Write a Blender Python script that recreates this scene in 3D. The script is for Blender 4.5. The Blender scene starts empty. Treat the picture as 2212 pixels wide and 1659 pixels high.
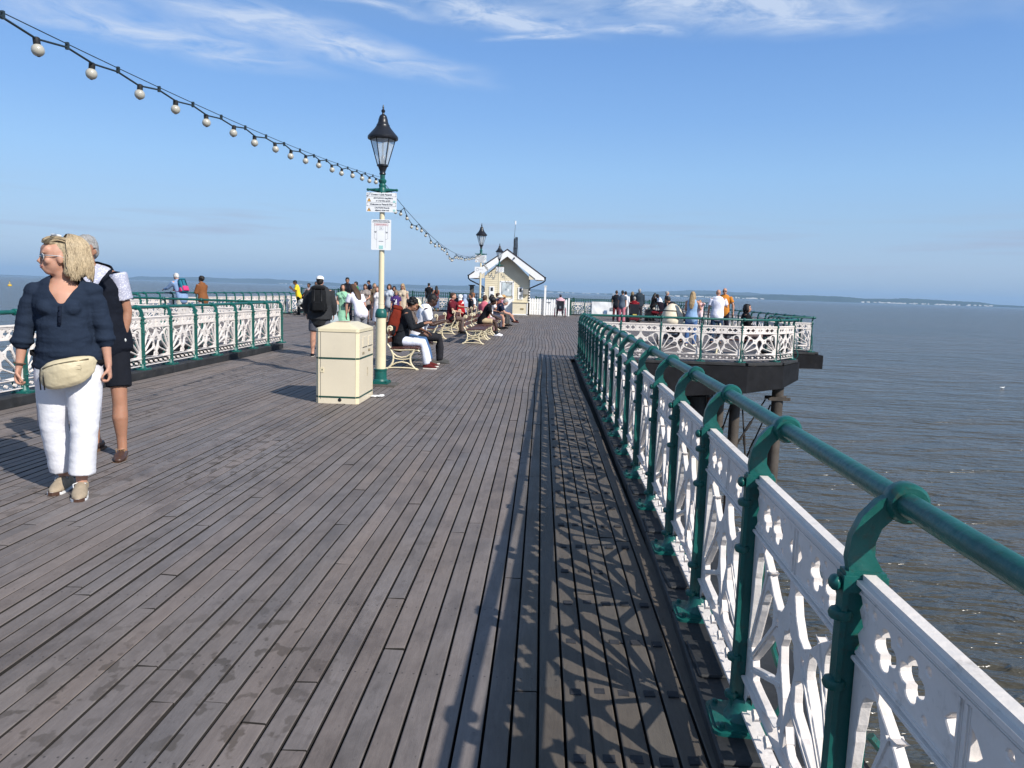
import bpy, bmesh, math, random
from mathutils import Vector, Matrix, noise, Quaternion
random.seed(7)
scene = bpy.context.scene
V = Vector
R = math.radians
PI = math.pi
# ------------------------------------------------------------------ camera, world, sun, exposure
cam_data = bpy.data.cameras.new("camera")
cam = bpy.data.objects.new("camera", cam_data)
scene.collection.objects.link(cam)
scene.camera = cam
cam_data.sensor_width = 36.0
cam_data.lens = 1662.0 / 2212.0 * 36.0
cam_data.clip_start = 0.05
cam_data.clip_end = 90000.0
CM = Matrix(((0.9987601, -0.03558767, 0.03481062, 0.0),
             (0.03880427, 0.11850226, -0.99219526, 0.0),
             (0.03118478, 0.99231584, 0.11973628, 1.45),
             (0, 0, 0, 1)))
cam.matrix_world = CM
SUN_DIR = V((0.95, -0.87, 1.0)).normalized()          # from the scene towards the sun
SUN_EL = math.asin(SUN_DIR.z)
SUN_AZ = math.atan2(SUN_DIR.x, SUN_DIR.y)

world = bpy.data.worlds.new("World")
scene.world = world
world.use_nodes = True
wn = world.node_tree.nodes; wl = world.node_tree.links
wn.clear()
def wnode(t, **kw):
    n = wn.new(t)
    for k, v in kw.items(): setattr(n, k, v)
    return n
def wmath(op, a, b=None, clamp=False):
    n = wnode('ShaderNodeMath', operation=op, use_clamp=clamp)
    for i, x in enumerate((a, b)):
        if x is None: continue
        if isinstance(x, (int, float)): n.inputs[i].default_value = x
        else: wl.new(x, n.inputs[i])
    return n.outputs[0]
sky = wnode('ShaderNodeTexSky', sky_type='NISHITA', sun_disc=False)
sky.sun_elevation = SUN_EL; sky.sun_rotation = SUN_AZ
sky.altitude = 0.0; sky.air_density = 1.0; sky.dust_density = 0.6; sky.ozone_density = 2.2
tc = wnode('ShaderNodeTexCoord')
sep = wnode('ShaderNodeSeparateXYZ'); wl.new(tc.outputs['Generated'], sep.inputs[0])
zc = wmath('MAXIMUM', sep.outputs[2], 0.02)
uu = wmath('DIVIDE', sep.outputs[0], zc); vv = wmath('DIVIDE', sep.outputs[1], zc)
comb = wnode('ShaderNodeCombineXYZ'); wl.new(uu, comb.inputs[0]); wl.new(vv, comb.inputs[1])
def cirrus(p, q, halfw, amt, seed, nsc=1.0):
    """one wind-drawn streak of high cloud between two points of the cloud layer"""
    cx, cy = (p[0]+q[0])/2, (p[1]+q[1])/2
    L = math.hypot(q[0]-p[0], q[1]-p[1])/2; ang = math.atan2(q[1]-p[1], q[0]-p[0])
    mp = wnode('ShaderNodeMapping', vector_type='TEXTURE')
    mp.inputs['Location'].default_value = (cx, cy, 0); mp.inputs['Rotation'].default_value = (0, 0, ang)
    mp.inputs['Scale'].default_value = (L, halfw, 1)
    wn_ = wnode('ShaderNodeTexNoise'); wn_.inputs['Scale'].default_value = 1.6
    wl.new(comb.outputs[0], wn_.inputs['Vector'])
    add = wnode('ShaderNodeVectorMath', operation='MULTIPLY_ADD')
    wl.new(wn_.outputs['Color'], add.inputs[0]); add.inputs[1].default_value = (.35, .35, 0); wl.new(comb.outputs[0], add.inputs[2])
    sub = wnode('ShaderNodeVectorMath', operation='SUBTRACT'); wl.new(add.outputs[0], sub.inputs[0]); sub.inputs[1].default_value = (.175, .175, 0)
    wl.new(sub.outputs[0], mp.inputs['Vector'])
    ln = wnode('ShaderNodeVectorMath', operation='LENGTH'); wl.new(mp.outputs[0], ln.inputs[0])
    mr = wnode('ShaderNodeMapRange', interpolation_type='SMOOTHSTEP')
    mr.inputs['From Min'].default_value = 1.25; mr.inputs['From Max'].default_value = 0.0
    wl.new(ln.outputs['Value'], mr.inputs['Value'])
    m2 = wnode('ShaderNodeMapping'); m2.inputs['Scale'].default_value = (1.3*nsc, .55*nsc, 1); m2.inputs['Location'].default_value = (seed, seed*.7, 0)
    wl.new(mp.outputs[0], m2.inputs['Vector'])
    nz = wnode('ShaderNodeTexNoise'); nz.inputs['Scale'].default_value = 2.6; nz.inputs['Detail'].default_value = 7; nz.inputs['Roughness'].default_value = .62
    nz.inputs['Distortion'].default_value = .5
    wl.new(m2.outputs[0], nz.inputs['Vector'])
    r2 = wnode('ShaderNodeMapRange'); r2.inputs['From Min'].default_value = .30; r2.inputs['From Max'].default_value = .66
    wl.new(nz.outputs['Fac'], r2.inputs['Value'])
    return wmath('MULTIPLY', wmath('MULTIPLY', mr.outputs[0], r2.outputs[0]), amt)
parts_ = [cirrus((-2.2, 2.65), (-1.05, 3.8), .30, .85, 1.3), cirrus((-1.6, 2.6), (-.3, 3.95), .24, 1.15, 4.1),
          cirrus((-.6, 2.75), (.25, 3.15), .18, 1.2, 7.7), cirrus((-.3, 3.22), (.16, 3.13), .05, 1.0, 2.2, .7),
          cirrus((-.1, 2.75), (1.4, 2.95), .27, 1.3, 11.0), cirrus((.15, 3.12), (.5, 3.1), .07, .9, 5.5, .7),
          cirrus((.9, 2.4), (3.4, 2.9), .38, .8, 9.0), cirrus((-1.0, 2.72), (-.4, 3.02), .06, .7, 3.0, .7)]
tot = parts_[0]
for p_ in parts_[1:]: tot = wmath('ADD', tot, p_)
tot = wmath('MINIMUM', tot, .78)
# faint flat bank just above the horizon
m3 = wnode('ShaderNodeMapping'); m3.inputs['Scale'].default_value = (1.6, 1.6, 26)
wl.new(tc.outputs['Generated'], m3.inputs['Vector'])
nb = wnode('ShaderNodeTexNoise'); nb.inputs['Scale'].default_value = 3.0; nb.inputs['Detail'].default_value = 6
wl.new(m3.outputs[0], nb.inputs['Vector'])
rb = wnode('ShaderNodeMapRange'); rb.inputs['From Min'].default_value = .52; rb.inputs['From Max'].default_value = .75; rb.inputs['To Max'].default_value = .75
wl.new(nb.outputs['Fac'], rb.inputs['Value'])
b1 = wnode('ShaderNodeMapRange', interpolation_type='SMOOTHSTEP'); b1.inputs['From Min'].default_value = .02; b1.inputs['From Max'].default_value = .06; wl.new(sep.outputs[2], b1.inputs['Value'])
b2 = wnode('ShaderNodeMapRange', interpolation_type='SMOOTHSTEP'); b2.inputs['From Min'].default_value = .12; b2.inputs['From Max'].default_value = .07; wl.new(sep.outputs[2], b2.inputs['Value'])
bank = wmath('MULTIPLY', wmath('MULTIPLY', b1.outputs[0], b2.outputs[0]), rb.outputs[0])
STR, EXPO = 0.11, 0.42
def sky_ramp(cols, scale=1.0):
    r = wnode('ShaderNodeValToRGB'); mr_ = wnode('ShaderNodeMapRange'); mr_.inputs['From Min'].default_value = -.05; mr_.inputs['From Max'].default_value = .95
    wl.new(sep.outputs[2], mr_.inputs['Value']); wl.new(mr_.outputs[0], r.inputs[0])
    el = r.color_ramp.elements
    while len(el) < len(cols): el.new(.5)
    for e_, (p, c) in zip(el, cols): e_.position = p+.05; e_.color = tuple(x*scale for x in c)+(1,)
    return r.outputs[0]
K_ = 1.0/(STR*2**EXPO)
tintr = sky_ramp([(-.05, (.5, .62, .95)), (.035, (.55, .70, 1.0)), (.146, (.80, .90, 1.05)), (.286, (.80, .95, 1.16)), (.95, (1.0, 1.0, 1.0))])
seen = sky_ramp([(-.05, (.30, .38, .52)), (0.0, (.43, .54, .70)), (.04, (.48, .61, .79)), (.09, (.40, .60, .84)), (.146, (.325, .57, .91)), (.21, (.24, .47, .87)), (.286, (.180, .382, .79)), (.42, (.20, .33, .56)), (.95, (.19, .27, .40))])
mul = wnode('ShaderNodeMix', data_type='RGBA', blend_type='MULTIPLY'); mul.inputs['Factor'].default_value = 1.0
wl.new(sky.outputs[0], mul.inputs['A']); wl.new(tintr, mul.inputs['B'])
sc_k = wnode('ShaderNodeVectorMath', operation='SCALE'); wl.new(seen, sc_k.inputs[0]); sc_k.inputs['Scale'].default_value = K_
lowmix = wnode('ShaderNodeMix', data_type='RGBA'); lowmix.inputs['Factor'].default_value = .72
wl.new(mul.outputs['Result'], lowmix.inputs['A']); wl.new(sc_k.outputs[0], lowmix.inputs['B'])
mixc = wnode('ShaderNodeMix', data_type='RGBA'); wl.new(tot, mixc.inputs['Factor'])
wl.new(lowmix.outputs['Result'], mixc.inputs['A']); mixc.inputs['B'].default_value = (.66*K_, .76*K_, .93*K_, 1)
mixd = wnode('ShaderNodeMix', data_type='RGBA'); wl.new(bank, mixd.inputs['Factor'])
wl.new(mixc.outputs['Result'], mixd.inputs['A']); mixd.inputs['B'].default_value = (.42*K_, .48*K_, .64*K_, 1)
bg = wnode('ShaderNodeBackground'); bg.inputs['Strength'].default_value = STR
wl.new(mixd.outputs['Result'], bg.inputs['Color'])
wo = wnode('ShaderNodeOutputWorld'); wl.new(bg.outputs[0], wo.inputs['Surface'])

sun_data = bpy.data.lights.new("sun", 'SUN'); sun_data.energy = 4.2; sun_data.angle = R(0.53); sun_data.color = (1.0, .95, .87)
sun = bpy.data.objects.new("sun", sun_data); scene.collection.objects.link(sun)
sun.rotation_euler = SUN_DIR.to_track_quat('Z', 'Y').to_euler(); sun.location = (10, -8, 20)
scene.view_settings.view_transform = 'Standard'; scene.view_settings.look = 'None'
scene.view_settings.gamma = 1.0; scene.view_settings.exposure = EXPO
scene.view_settings.use_curve_mapping = False
scene.cycles.max_bounces = 6; scene.cycles.diffuse_bounces = 3; scene.cycles.transparent_max_bounces = 8
scene.cycles.volume_bounces = 0

# ------------------------------------------------------------------ materials
def s2l(c):
    return tuple((x/12.92 if x <= .04045 else ((x+.055)/1.055)**2.4) for x in c)
_mats = {}
def mat(name, col, rough=.6, var=.12, vscale=6.0, bump=0.0, bscale=40.0, metal=0.0, dirt=None, spec=.5, coat=0.0, tintattr=False):
    """plain procedural paint / cloth / skin: colour that wanders a little, roughness that wanders, fine bump"""
    if name in _mats: return _mats[name]
    m = bpy.data.materials.new(name); m.use_nodes = True
    nt = m.node_tree; n = nt.nodes; l = nt.links
    b = n['Principled BSDF']
    b.inputs['Roughness'].default_value = rough; b.inputs['Metallic'].default_value = metal
    b.inputs['Specular IOR Level'].default_value = spec
    if coat: b.inputs['Coat Weight'].default_value = coat; b.inputs['Coat Roughness'].default_value = .15
    g = n.new('ShaderNodeNewGeometry')
    t = n.new('ShaderNodeTexNoise'); t.inputs['Scale'].default_value = vscale; t.inputs['Detail'].default_value = 5
    l.new(g.outputs['Position'], t.inputs['Vector'])
    mx = n.new('ShaderNodeMix'); mx.data_type = 'RGBA'
    lo = tuple(c*(1-var) for c in col)+(1,); hi = tuple(min(1, c*(1+var)) for c in col)+(1,)
    mx.inputs['A'].default_value = lo; mx.inputs['B'].default_value = hi
    r = n.new('ShaderNodeMapRange'); r.inputs['From Min'].default_value = .3; r.inputs['From Max'].default_value = .7
    l.new(t.outputs['Fac'], r.inputs['Value']); l.new(r.outputs[0], mx.inputs['Factor'])
    out = mx.outputs['Result']
    if dirt:
        t2 = n.new('ShaderNodeTexNoise'); t2.inputs['Scale'].default_value = dirt[2]; t2.inputs['Detail'].default_value = 8; t2.inputs['Roughness'].default_value = .7
        l.new(g.outputs['Position'], t2.inputs['Vector'])
        r2 = n.new('ShaderNodeMapRange'); r2.inputs['From Min'].default_value = .56; r2.inputs['From Max'].default_value = .74; r2.inputs['To Max'].default_value = dirt[1]
        l.new(t2.outputs['Fac'], r2.inputs['Value'])
        m2 = n.new('ShaderNodeMix'); m2.data_type = 'RGBA'; l.new(out, m2.inputs['A']); m2.inputs['B'].default_value = tuple(dirt[0])+(1,)
        l.new(r2.outputs[0], m2.inputs['Factor']); out = m2.outputs['Result']
    if tintattr:
        at = n.new('ShaderNodeAttribute'); at.attribute_name = 'tint'
        m3_ = n.new('ShaderNodeMix'); m3_.data_type = 'RGBA'; m3_.blend_type = 'MULTIPLY'; m3_.inputs['Factor'].default_value = 1
        l.new(out, m3_.inputs['A']); l.new(at.outputs['Color'], m3_.inputs['B']); out = m3_.outputs['Result']
    l.new(out, b.inputs['Base Color'])
    if bump:
        t3 = n.new('ShaderNodeTexNoise'); t3.inputs['Scale'].default_value = bscale; t3.inputs['Detail'].default_value = 4
        tc_ = n.new('ShaderNodeTexCoord'); l.new(tc_.outputs['Object'], t3.inputs['Vector'])
        bp = n.new('ShaderNodeBump'); bp.inputs['Strength'].default_value = bump; bp.inputs['Distance'].default_value = .01
        l.new(t3.outputs['Fac'], bp.inputs['Height']); l.new(bp.outputs[0], b.inputs['Normal'])
    _mats[name] = m
    return m
def cloth(rgb, name=None):
    """rgb in 0..1 display values"""
    key = name or 'cloth_%02x%02x%02x' % tuple(int(c*255) for c in rgb)
    return mat(key, s2l(rgb), rough=.9, var=.10, vscale=14, bump=.35, bscale=55, spec=.15)
def skin(tone):
    c = {'fair': (.50, .27, .19), 'tan': (.36, .18, .115), 'brown': (.16, .075, .045), 'dark': (.055, .028, .02)}[tone]
    m = mat('skin_'+tone, c, rough=.52, var=.10, vscale=9, spec=.35)
    b = m.node_tree.nodes['Principled BSDF']
    b.inputs['Subsurface Weight'].default_value = .10; b.inputs['Subsurface Radius'].default_value = (.02, .006, .003); b.inputs['Subsurface Scale'].default_value = .5
    return m
TEAL = mat('teal_paint', (.007, .100, .086), rough=.40, var=.20, vscale=7, bump=.35, bscale=30, spec=.45, dirt=((.060, .045, .028), .7, 24))
WHITE = mat('white_paint', (.76, .70, .655), rough=.46, var=.07, vscale=5, bump=.4, bscale=30, dirt=((.33, .29, .25), .6, 21))
CREAM = mat('cream_paint', (.72, .63, .43), rough=.38, var=.05, vscale=4, bump=.06, bscale=20, dirt=((.48, .42, .30), .35, 7))
CREAM_SIDE = mat('cream_panel_paint', (.70, .62, .47), rough=.45, var=.05, vscale=3, dirt=((.42, .38, .30), .4, 6))
BLACKP = mat('black_paint', (.012, .013, .018), rough=.35, var=.2, vscale=8, bump=.1)
GREENP = mat('dark_green_paint', (.012, .06, .045), rough=.4, var=.1)
BENCHWOOD = mat('bench_wood', (.085, .03, .022), rough=.45, var=.3, vscale=12, bump=.3, bscale=30)
TIMBER = mat('black_timber', (.020, .021, .023), rough=.7, var=.4, vscale=5, bump=.6, bscale=12, dirt=((.07, .065, .06), .6, 7))
IRON = mat('weathered_iron', (.075, .062, .052), rough=.75, var=.35, vscale=3, bump=.7, bscale=14, dirt=((.045, .02, .012), .8, 4))
CONC = mat('weathered_concrete', (.30, .28, .24), rough=.85, var=.2, vscale=3, bump=.4)
ROOFM = mat('dark_roof_felt', (.035, .028, .032), rough=.8, var=.2)
SIGNW = mat('sign_white', (.80, .81, .82), rough=.35, var=.03, vscale=5)
INK = mat('sign_ink', (.02, .025, .05), rough=.5, var=.05)
RUBBER = mat('black_rubber', (.015, .015, .016), rough=.6, var=.1)
STEEL = mat('grey_steel', (.32, .33, .35), rough=.35, metal=.8, var=.05)
DARKM = mat('near_black', (.006, .006, .008), rough=.5, var=.1)

def glassm(name, col, rough=.05, alpha=.35):
    m = bpy.data.materials.new(name); m.use_nodes = True; n = m.node_tree.nodes; l = m.node_tree.links; n.clear()
    o = n.new('ShaderNodeOutputMaterial'); mx = n.new('ShaderNodeMixShader'); t = n.new('ShaderNodeBsdfTransparent'); g = n.new('ShaderNodeBsdfPrincipled')
    g.inputs['Base Color'].default_value = tuple(col)+(1,); g.inputs['Roughness'].default_value = rough
    ns = n.new('ShaderNodeTexNoise'); ns.inputs['Scale'].default_value = 8; r = n.new('ShaderNodeMapRange'); r.inputs['To Min'].default_value = alpha*.7; r.inputs['To Max'].default_value = alpha*1.3
    l.new(ns.outputs['Fac'], r.inputs['Value']); l.new(r.outputs[0], mx.inputs[0])
    l.new(t.outputs[0], mx.inputs[1]); l.new(g.outputs[0], mx.inputs[2]); l.new(mx.outputs[0], o.inputs['Surface'])
    return m
LAMPGLASS = glassm('lantern_glass', (.75, .82, .88), .08, .42)

# ------------------------------------------------------------------ mesh helpers
class MB:
    def __init__(s): s.v = []; s.f = []; s.m = []
    def add(s, vs, fs, mi=0):
        o = len(s.v); s.v += [tuple(p) for p in vs]; s.f += [tuple(i+o for i in f) for f in fs]; s.m += [mi]*len(fs)
    def box(s, c, d, rot=None, mi=0):
        x, y, z = d[0]/2, d[1]/2, d[2]/2
        vs = [V((a, b, e)) for e in (-z, z) for b in (-y, y) for a in (-x, x)]
        if rot is not None: vs = [rot @ p for p in vs]
        s.add([p+V(c) for p in vs], [(0, 2, 3, 1), (4, 5, 7, 6), (0, 1, 5, 4), (2, 6, 7, 3), (0, 4, 6, 2), (1, 3, 7, 5)], mi)
    def rings(s, rs, cap=True, mi=0):
        n = len(rs[0]); o = len(s.v)
        for r in rs: s.v += [tuple(p) for p in r]
        for i in range(len(rs)-1):
            for j in range(n):
                k = (j+1) % n
                s.f.append((o+i*n+j, o+i*n+k, o+(i+1)*n+k, o+(i+1)*n+j)); s.m.append(mi)
        if cap:
            s.f.append(tuple(o+j for j in reversed(range(n)))); s.m.append(mi)
            s.f.append(tuple(o+(len(rs)-1)*n+j for j in range(n))); s.m.append(mi)
    def lathe(s, prof, c=(0, 0, 0), n=20, mi=0, sx=1, sy=1, a0=0.0):
        s.rings([[V((c[0]+sx*r*math.cos(2*PI*j/n+a0), c[1]+sy*r*math.sin(2*PI*j/n+a0), c[2]+z)) for j in range(n)] for r, z in prof], True, mi)
    def tube(s, pts, rad, n=8, mi=0, flat=None, ref=None, cap=True, roundcap=False):
        pts = [V(p) for p in pts]
        if not isinstance(rad, (list, tuple)): rad = [rad]*len(pts)
        rs = []; prev = None
        for i, p in enumerate(pts):
            t = (pts[min(i+1, len(pts)-1)]-pts[max(i-1, 0)])
            if t.length < 1e-9: t = V((0, 0, 1))
            t.normalize()
            if ref is not None: a = V(ref)-t*t.dot(V(ref))
            elif prev is None: a = t.orthogonal()
            else: a = prev-t*t.dot(prev)
            if a.length < 1e-6: a = t.orthogonal()
            a.normalize(); prev = a; b = t.cross(a)
            r = rad[i]; ra, rb = (r if isinstance(r, (tuple, list)) else (r, r))
            if flat: rb = rb*flat
            off = PI/4 if n == 4 else 0
            rs.append((p, a, b, ra, rb, t, off))
        out = []
        def ring(p, a, b, ra, rb, off): return [p+a*(ra*math.cos(2*PI*j/n+off))+b*(rb*math.sin(2*PI*j/n+off)) for j in range(n)]
        if roundcap:
            p, a, b, ra, rb, t, off = rs[0]; h = min(ra, rb)
            out.append(ring(p-t*h*.9, a, b, ra*.35, rb*.35, off)); out.append(ring(p-t*h*.55, a, b, ra*.8, rb*.8, off))
        for p, a, b, ra, rb, t, off in rs: out.append(ring(p, a, b, ra, rb, off))
        if roundcap:
            p, a, b, ra, rb, t, off = rs[-1]; h = min(ra, rb)
            out.append(ring(p+t*h*.55, a, b, ra*.8, rb*.8, off)); out.append(ring(p+t*h*.9, a, b, ra*.35, rb*.35, off))
        s.rings(out, cap, mi)
    def ell(s, c, r, q=None, n=14, m=9, mi=0):
        c = V(c); rs = []
        for i in range(1, m):
            th = PI*i/m; row = []
            for j in range(n):
                ph = 2*PI*j/n
                p = V((r[0]*math.sin(th)*math.cos(ph), r[1]*math.sin(th)*math.sin(ph), -r[2]*math.cos(th)))
                if q is not None: p = q @ p
                row.append(c+p)
            rs.append(row)
        s.rings(rs, True, mi)
    def prism(s, poly, z0, z1, mi=0, f=None):
        """poly in xy extruded in z; f maps points"""
        n = len(poly); vs = [V((x, y, z0)) for x, y in poly]+[V((x, y, z1)) for x, y in poly]
        if f: vs = [f(p) for p in vs]
        s.add(vs, [tuple(reversed(range(n))), tuple(range(n, 2*n))]+[(i, (i+1) % n, n+(i+1) % n, n+i) for i in range(n)], mi)
    def mesh(s, name='m', mats=None, smooth=False, angle=None):
        me = bpy.data.meshes.new(name); me.from_pydata(s.v, [], s.f)
        for m_ in (mats or []): me.materials.append(m_)
        if mats and len(mats) > 1: me.polygons.foreach_set('material_index', s.m)
        me.validate()
        bm = bmesh.new(); bm.from_mesh(me); bmesh.ops.recalc_face_normals(bm, faces=bm.faces)
        if angle is not None:
            for e in bm.edges: e.smooth = (len(e.link_faces) == 2 and e.calc_face_angle(9) < R(angle))
            for f in bm.faces: f.smooth = True
        elif smooth:
            for f in bm.faces: f.smooth = True
        bm.to_mesh(me); bm.free(); me.update()
        return me
    def build(s, name, mats, parent=None, smooth=False, angle=35, loc=None, rotz=None):
        if not isinstance(mats, (list, tuple)): mats = [mats]
        return link(name, s.mesh(name, mats, smooth, angle), parent, loc, rotz)
def link(name, me, parent=None, loc=None, rotz=None):
    o = bpy.data.objects.new(name, me); scene.collection.objects.link(o)
    if parent is not None: o.parent = parent
    if loc is not None: o.location = loc
    if rotz is not None: o.rotation_euler = (0, 0, rotz)
    return o
def tag(o, label=None, cat=None, group=None, kind=None):
    if label: o['label'] = label
    if cat: o['category'] = cat
    if group: o['group'] = group
    if kind: o['kind'] = kind
    return o
def thing(name, label, cat, loc=(0, 0, 0), rotz=0, group=None):
    o = bpy.data.objects.new(name, None); scene.collection.objects.link(o); o.empty_display_size = .2
    o.location = loc; o.rotation_euler = (0, 0, rotz)
    return tag(o, label, cat, group)
def copy_tree(o, parent=None):
    c = o.copy(); scene.collection.objects.link(c); c.parent = parent
    for ch in list(o.children): copy_tree(ch, c)
    return c
def eval_mesh(o):
    dg = bpy.context.evaluated_depsgraph_get()
    me = bpy.data.meshes.new_from_object(o.evaluated_get(dg)); return me
def fuse(mb, voxel=.02, it=3, mats=None, wr=0.0, wf=(9, 9, 9), carve=None, name='m', fac=.5):
    """melt overlapping lumps into one continuous surface"""
    me = mb.mesh('tmp')
    o = bpy.data.objects.new('tmp', me); scene.collection.objects.link(o)
    md = o.modifiers.new('r', 'REMESH'); md.mode = 'VOXEL'; md.voxel_size = voxel; md.adaptivity = 0
    sm = o.modifiers.new('s', 'SMOOTH'); sm.factor = fac; sm.iterations = it
    out = eval_mesh(o); bpy.data.objects.remove(o); bpy.data.meshes.remove(me)
    out.name = name; out.materials.clear()
    for m_ in (mats or []): out.materials.append(m_)
    bm = bmesh.new(); bm.from_mesh(out)
    if wr:
        bm.normal_update()
        for v in bm.verts:
            p = V((v.co.x*wf[0], v.co.y*wf[1], v.co.z*wf[2]))
            v.co += v.normal*wr*(noise.noise(p)+.5*abs(noise.noise(p*2.1)))
    if carve:
        dele = [f for f in bm.faces if carve(f.calc_center_median())]
        bmesh.ops.delete(bm, geom=dele, context='FACES')
        for _ in range(8):
            bv = [v for v in bm.verts if v.is_boundary]; new = {}
            for v in bv:
                nb2 = [e.other_vert(v).co for e in v.link_edges if e.is_boundary]
                if len(nb2) == 2: new[v] = v.co*.4+(nb2[0]+nb2[1])*.3
            for v, c in new.items(): v.co = c
    for f in bm.faces: f.smooth = True; f.material_index = 0
    bm.to_mesh(out); bm.free()
    return out
def text(body, size, parent, loc, m, rot=(PI/2, 0, 0), align='CENTER', name='lettering', depth=.0008, sx=1.0, bold=0.0):
    cu = bpy.data.curves.new('t', 'FONT'); cu.body = body; cu.size = size; cu.align_x = align; cu.align_y = 'CENTER'; cu.extrude = depth; cu.offset = bold
    o = bpy.data.objects.new('t', cu); scene.collection.objects.link(o)
    me = eval_mesh(o); bpy.data.objects.remove(o); bpy.data.curves.remove(cu)
    me.materials.clear(); me.materials.append(m)
    t = link(name, me, parent); t.location = loc; t.rotation_euler = rot; t.scale = (sx, 1, 1)
    return t
# ================================================================== SETTING
SEA_Z = -7.2
def lerp_tab(tab, y):
    if y <= tab[0][0]: return tab[0][1]
    for (a, b), (c, d) in zip(tab[:-1], tab[1:]):
        if y <= c: return b+(d-b)*(y-a)/(c-a)
    return tab[-1][1]
# measured plan line (post centres) and rail height of the long foreground railing, which bows very slightly
def rail_x(y): return lerp_tab([(-2, .60), (1.58, .685), (2.45, .715), (3.3, .745), (4.2, .772), (5.05, .787), (6.8, .805), (8.5, .823), (10.3, .833), (12.9, .852), (17.2, .880)], y)
def rail_z(y): return lerp_tab([(2, 1.043), (3.3, 1.040), (5, 1.031), (8, 1.020), (12.9, 1.000), (17.2, .980)], y)
def sea_material():
    m = bpy.data.materials.new('sea_water'); m.use_nodes = True; nt = m.node_tree; n = nt.nodes; l = nt.links
    b = n['Principled BSDF']
    g = n.new('ShaderNodeNewGeometry')
    t = n.new('ShaderNodeTexNoise'); t.inputs['Scale'].default_value = .035; t.inputs['Detail'].default_value = 4
    mp0 = n.new('ShaderNodeMapping'); mp0.inputs['Scale'].default_value = (.35, 1.6, 1); l.new(g.outputs['Position'], mp0.inputs['Vector']); l.new(mp0.outputs[0], t.inputs['Vector'])
    mx = n.new('ShaderNodeMix'); mx.data_type = 'RGBA'; mx.inputs['A'].default_value = (.040, .046, .038, 1); mx.inputs['B'].default_value = (.092, .074, .054, 1)
    l.new(t.outputs['Fac'], mx.inputs['Factor']); l.new(mx.outputs['Result'], b.inputs['Base Color'])
    b.inputs['Roughness'].default_value = .2; b.inputs['IOR'].default_value = 1.33
    hs = []
    for sc, sx, sy, rot, amp, det in ((.75, .34, 1.0, .26, 1.0, 3), (2.0, .40, 1.0, -.10, .46, 3), (6.5, .55, 1, .4, .06, 2), (.17, .4, 1, .1, 2.2, 2)):
        mp = n.new('ShaderNodeMapping'); mp.inputs['Scale'].default_value = (sx, sy, 1); mp.inputs['Rotation'].default_value = (0, 0, rot)
        l.new(g.outputs['Position'], mp.inputs['Vector'])
        w = n.new('ShaderNodeTexNoise'); w.inputs['Scale'].default_value = sc; w.inputs['Detail'].default_value = det; w.inputs['Distortion'].default_value = .6
        l.new(mp.outputs[0], w.inputs['Vector'])
        pw = n.new('ShaderNodeMath'); pw.operation = 'POWER'; pw.inputs[1].default_value = 1.6; l.new(w.outputs['Fac'], pw.inputs[0])
        q = n.new('ShaderNodeMath'); q.operation = 'MULTIPLY'; q.inputs[1].default_value = amp; l.new(pw.outputs[0], q.inputs[0])
        hs.append(q.outputs[0])
    cur = hs[0]
    for h in hs[1:]:
        ad = n.new('ShaderNodeMath'); ad.operation = 'ADD'; l.new(cur, ad.inputs[0]); l.new(h, ad.inputs[1]); cur = ad.outputs[0]
    bp = n.new('ShaderNodeBump'); bp.inputs['Strength'].default_value = 1.0; bp.inputs['Distance'].default_value = .72
    l.new(cur, bp.inputs['Height']); l.new(bp.outputs[0], b.inputs['Normal'])
    return m
mb = MB()
mb.add([(-21500, -2800, SEA_Z), (21500, -2800, SEA_Z), (21500, 26500, SEA_Z), (-21500, 26500, SEA_Z)], [(0, 1, 2, 3)])
o = mb.build('sea', sea_material(), angle=None); tag(o, kind='structure')

F_ = 1662.0
def azdir(px):
    """horizontal direction of a compass bearing given as an offset from the pier axis"""
    x = (px-1171.0)/F_
    return V((x, 1.0, 0))
def ridge(name, prof, D, depth, col, seed, z0=SEA_Z):
    rows = []
    x0, x1 = prof[0][0], prof[-1][0]; N = 420
    m_ = mat(name+'_land', col, rough=1.0, var=.35, vscale=.0022, spec=.0, dirt=((.15, .15, .12), .5, .004))
    mbh = MB(); J = 9; vs = []; fs = []
    for i in range(N+1):
        px = x0+(x1-x0)*i/N
        for k in range(len(prof)-1):
            if prof[k][0] <= px <= prof[k+1][0]: break
        a, b = prof[k], prof[k+1]; t = (px-a[0])/(b[0]-a[0]); t = t*t*(3-2*t)
        h = (a[1]+(b[1]-a[1])*t)*D/F_*1.12
        d = azdir(px)
        for j in range(J+1):
            u = j/J
            prof_h = math.sin(min(1, u*1.6)*PI/2)**.8
            hh = max(0, h*prof_h + h*.16*noise.noise(V((px*.035+seed, u*3, seed)))*prof_h)
            if u == 0: hh = -3
            p = d*(D+depth*u); vs.append((p.x, p.y, z0+hh+8*noise.noise(V((px*.3, u*6, seed)))*(u > 0)*min(1, h/60)))
        if i:
            for j in range(J):
                q = (i-1)*(J+1)+j; fs.append((q, q+J+1, q+J+2, q+1))
    mbh.add(vs, fs)
    o = mbh.build(name, m_, angle=180); tag(o, kind='structure'); return o
ridge('hills', [(-420, 5), (180, 1), (250, 2), (300, 7.5), (380, 8), (430, 10), (500, 9), (560, 10.5), (640, 9), (700, 7), (760, 4.5), (815, 4.5), (860, 8), (930, 7.5), (1000, 9), (1080, 8.5), (1140, 6.5), (1200, 3.5), (1262, 1.6), (1310, 2.4), (1345, 5.5), (1400, 8.5), (1440, 10.5), (1490, 14.5), (1570, 14), (1640, 12), (1700, 9), (1800, 6), (2300, 2)], 15500, 2500, (.060, .070, .050), 3.1)
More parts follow.
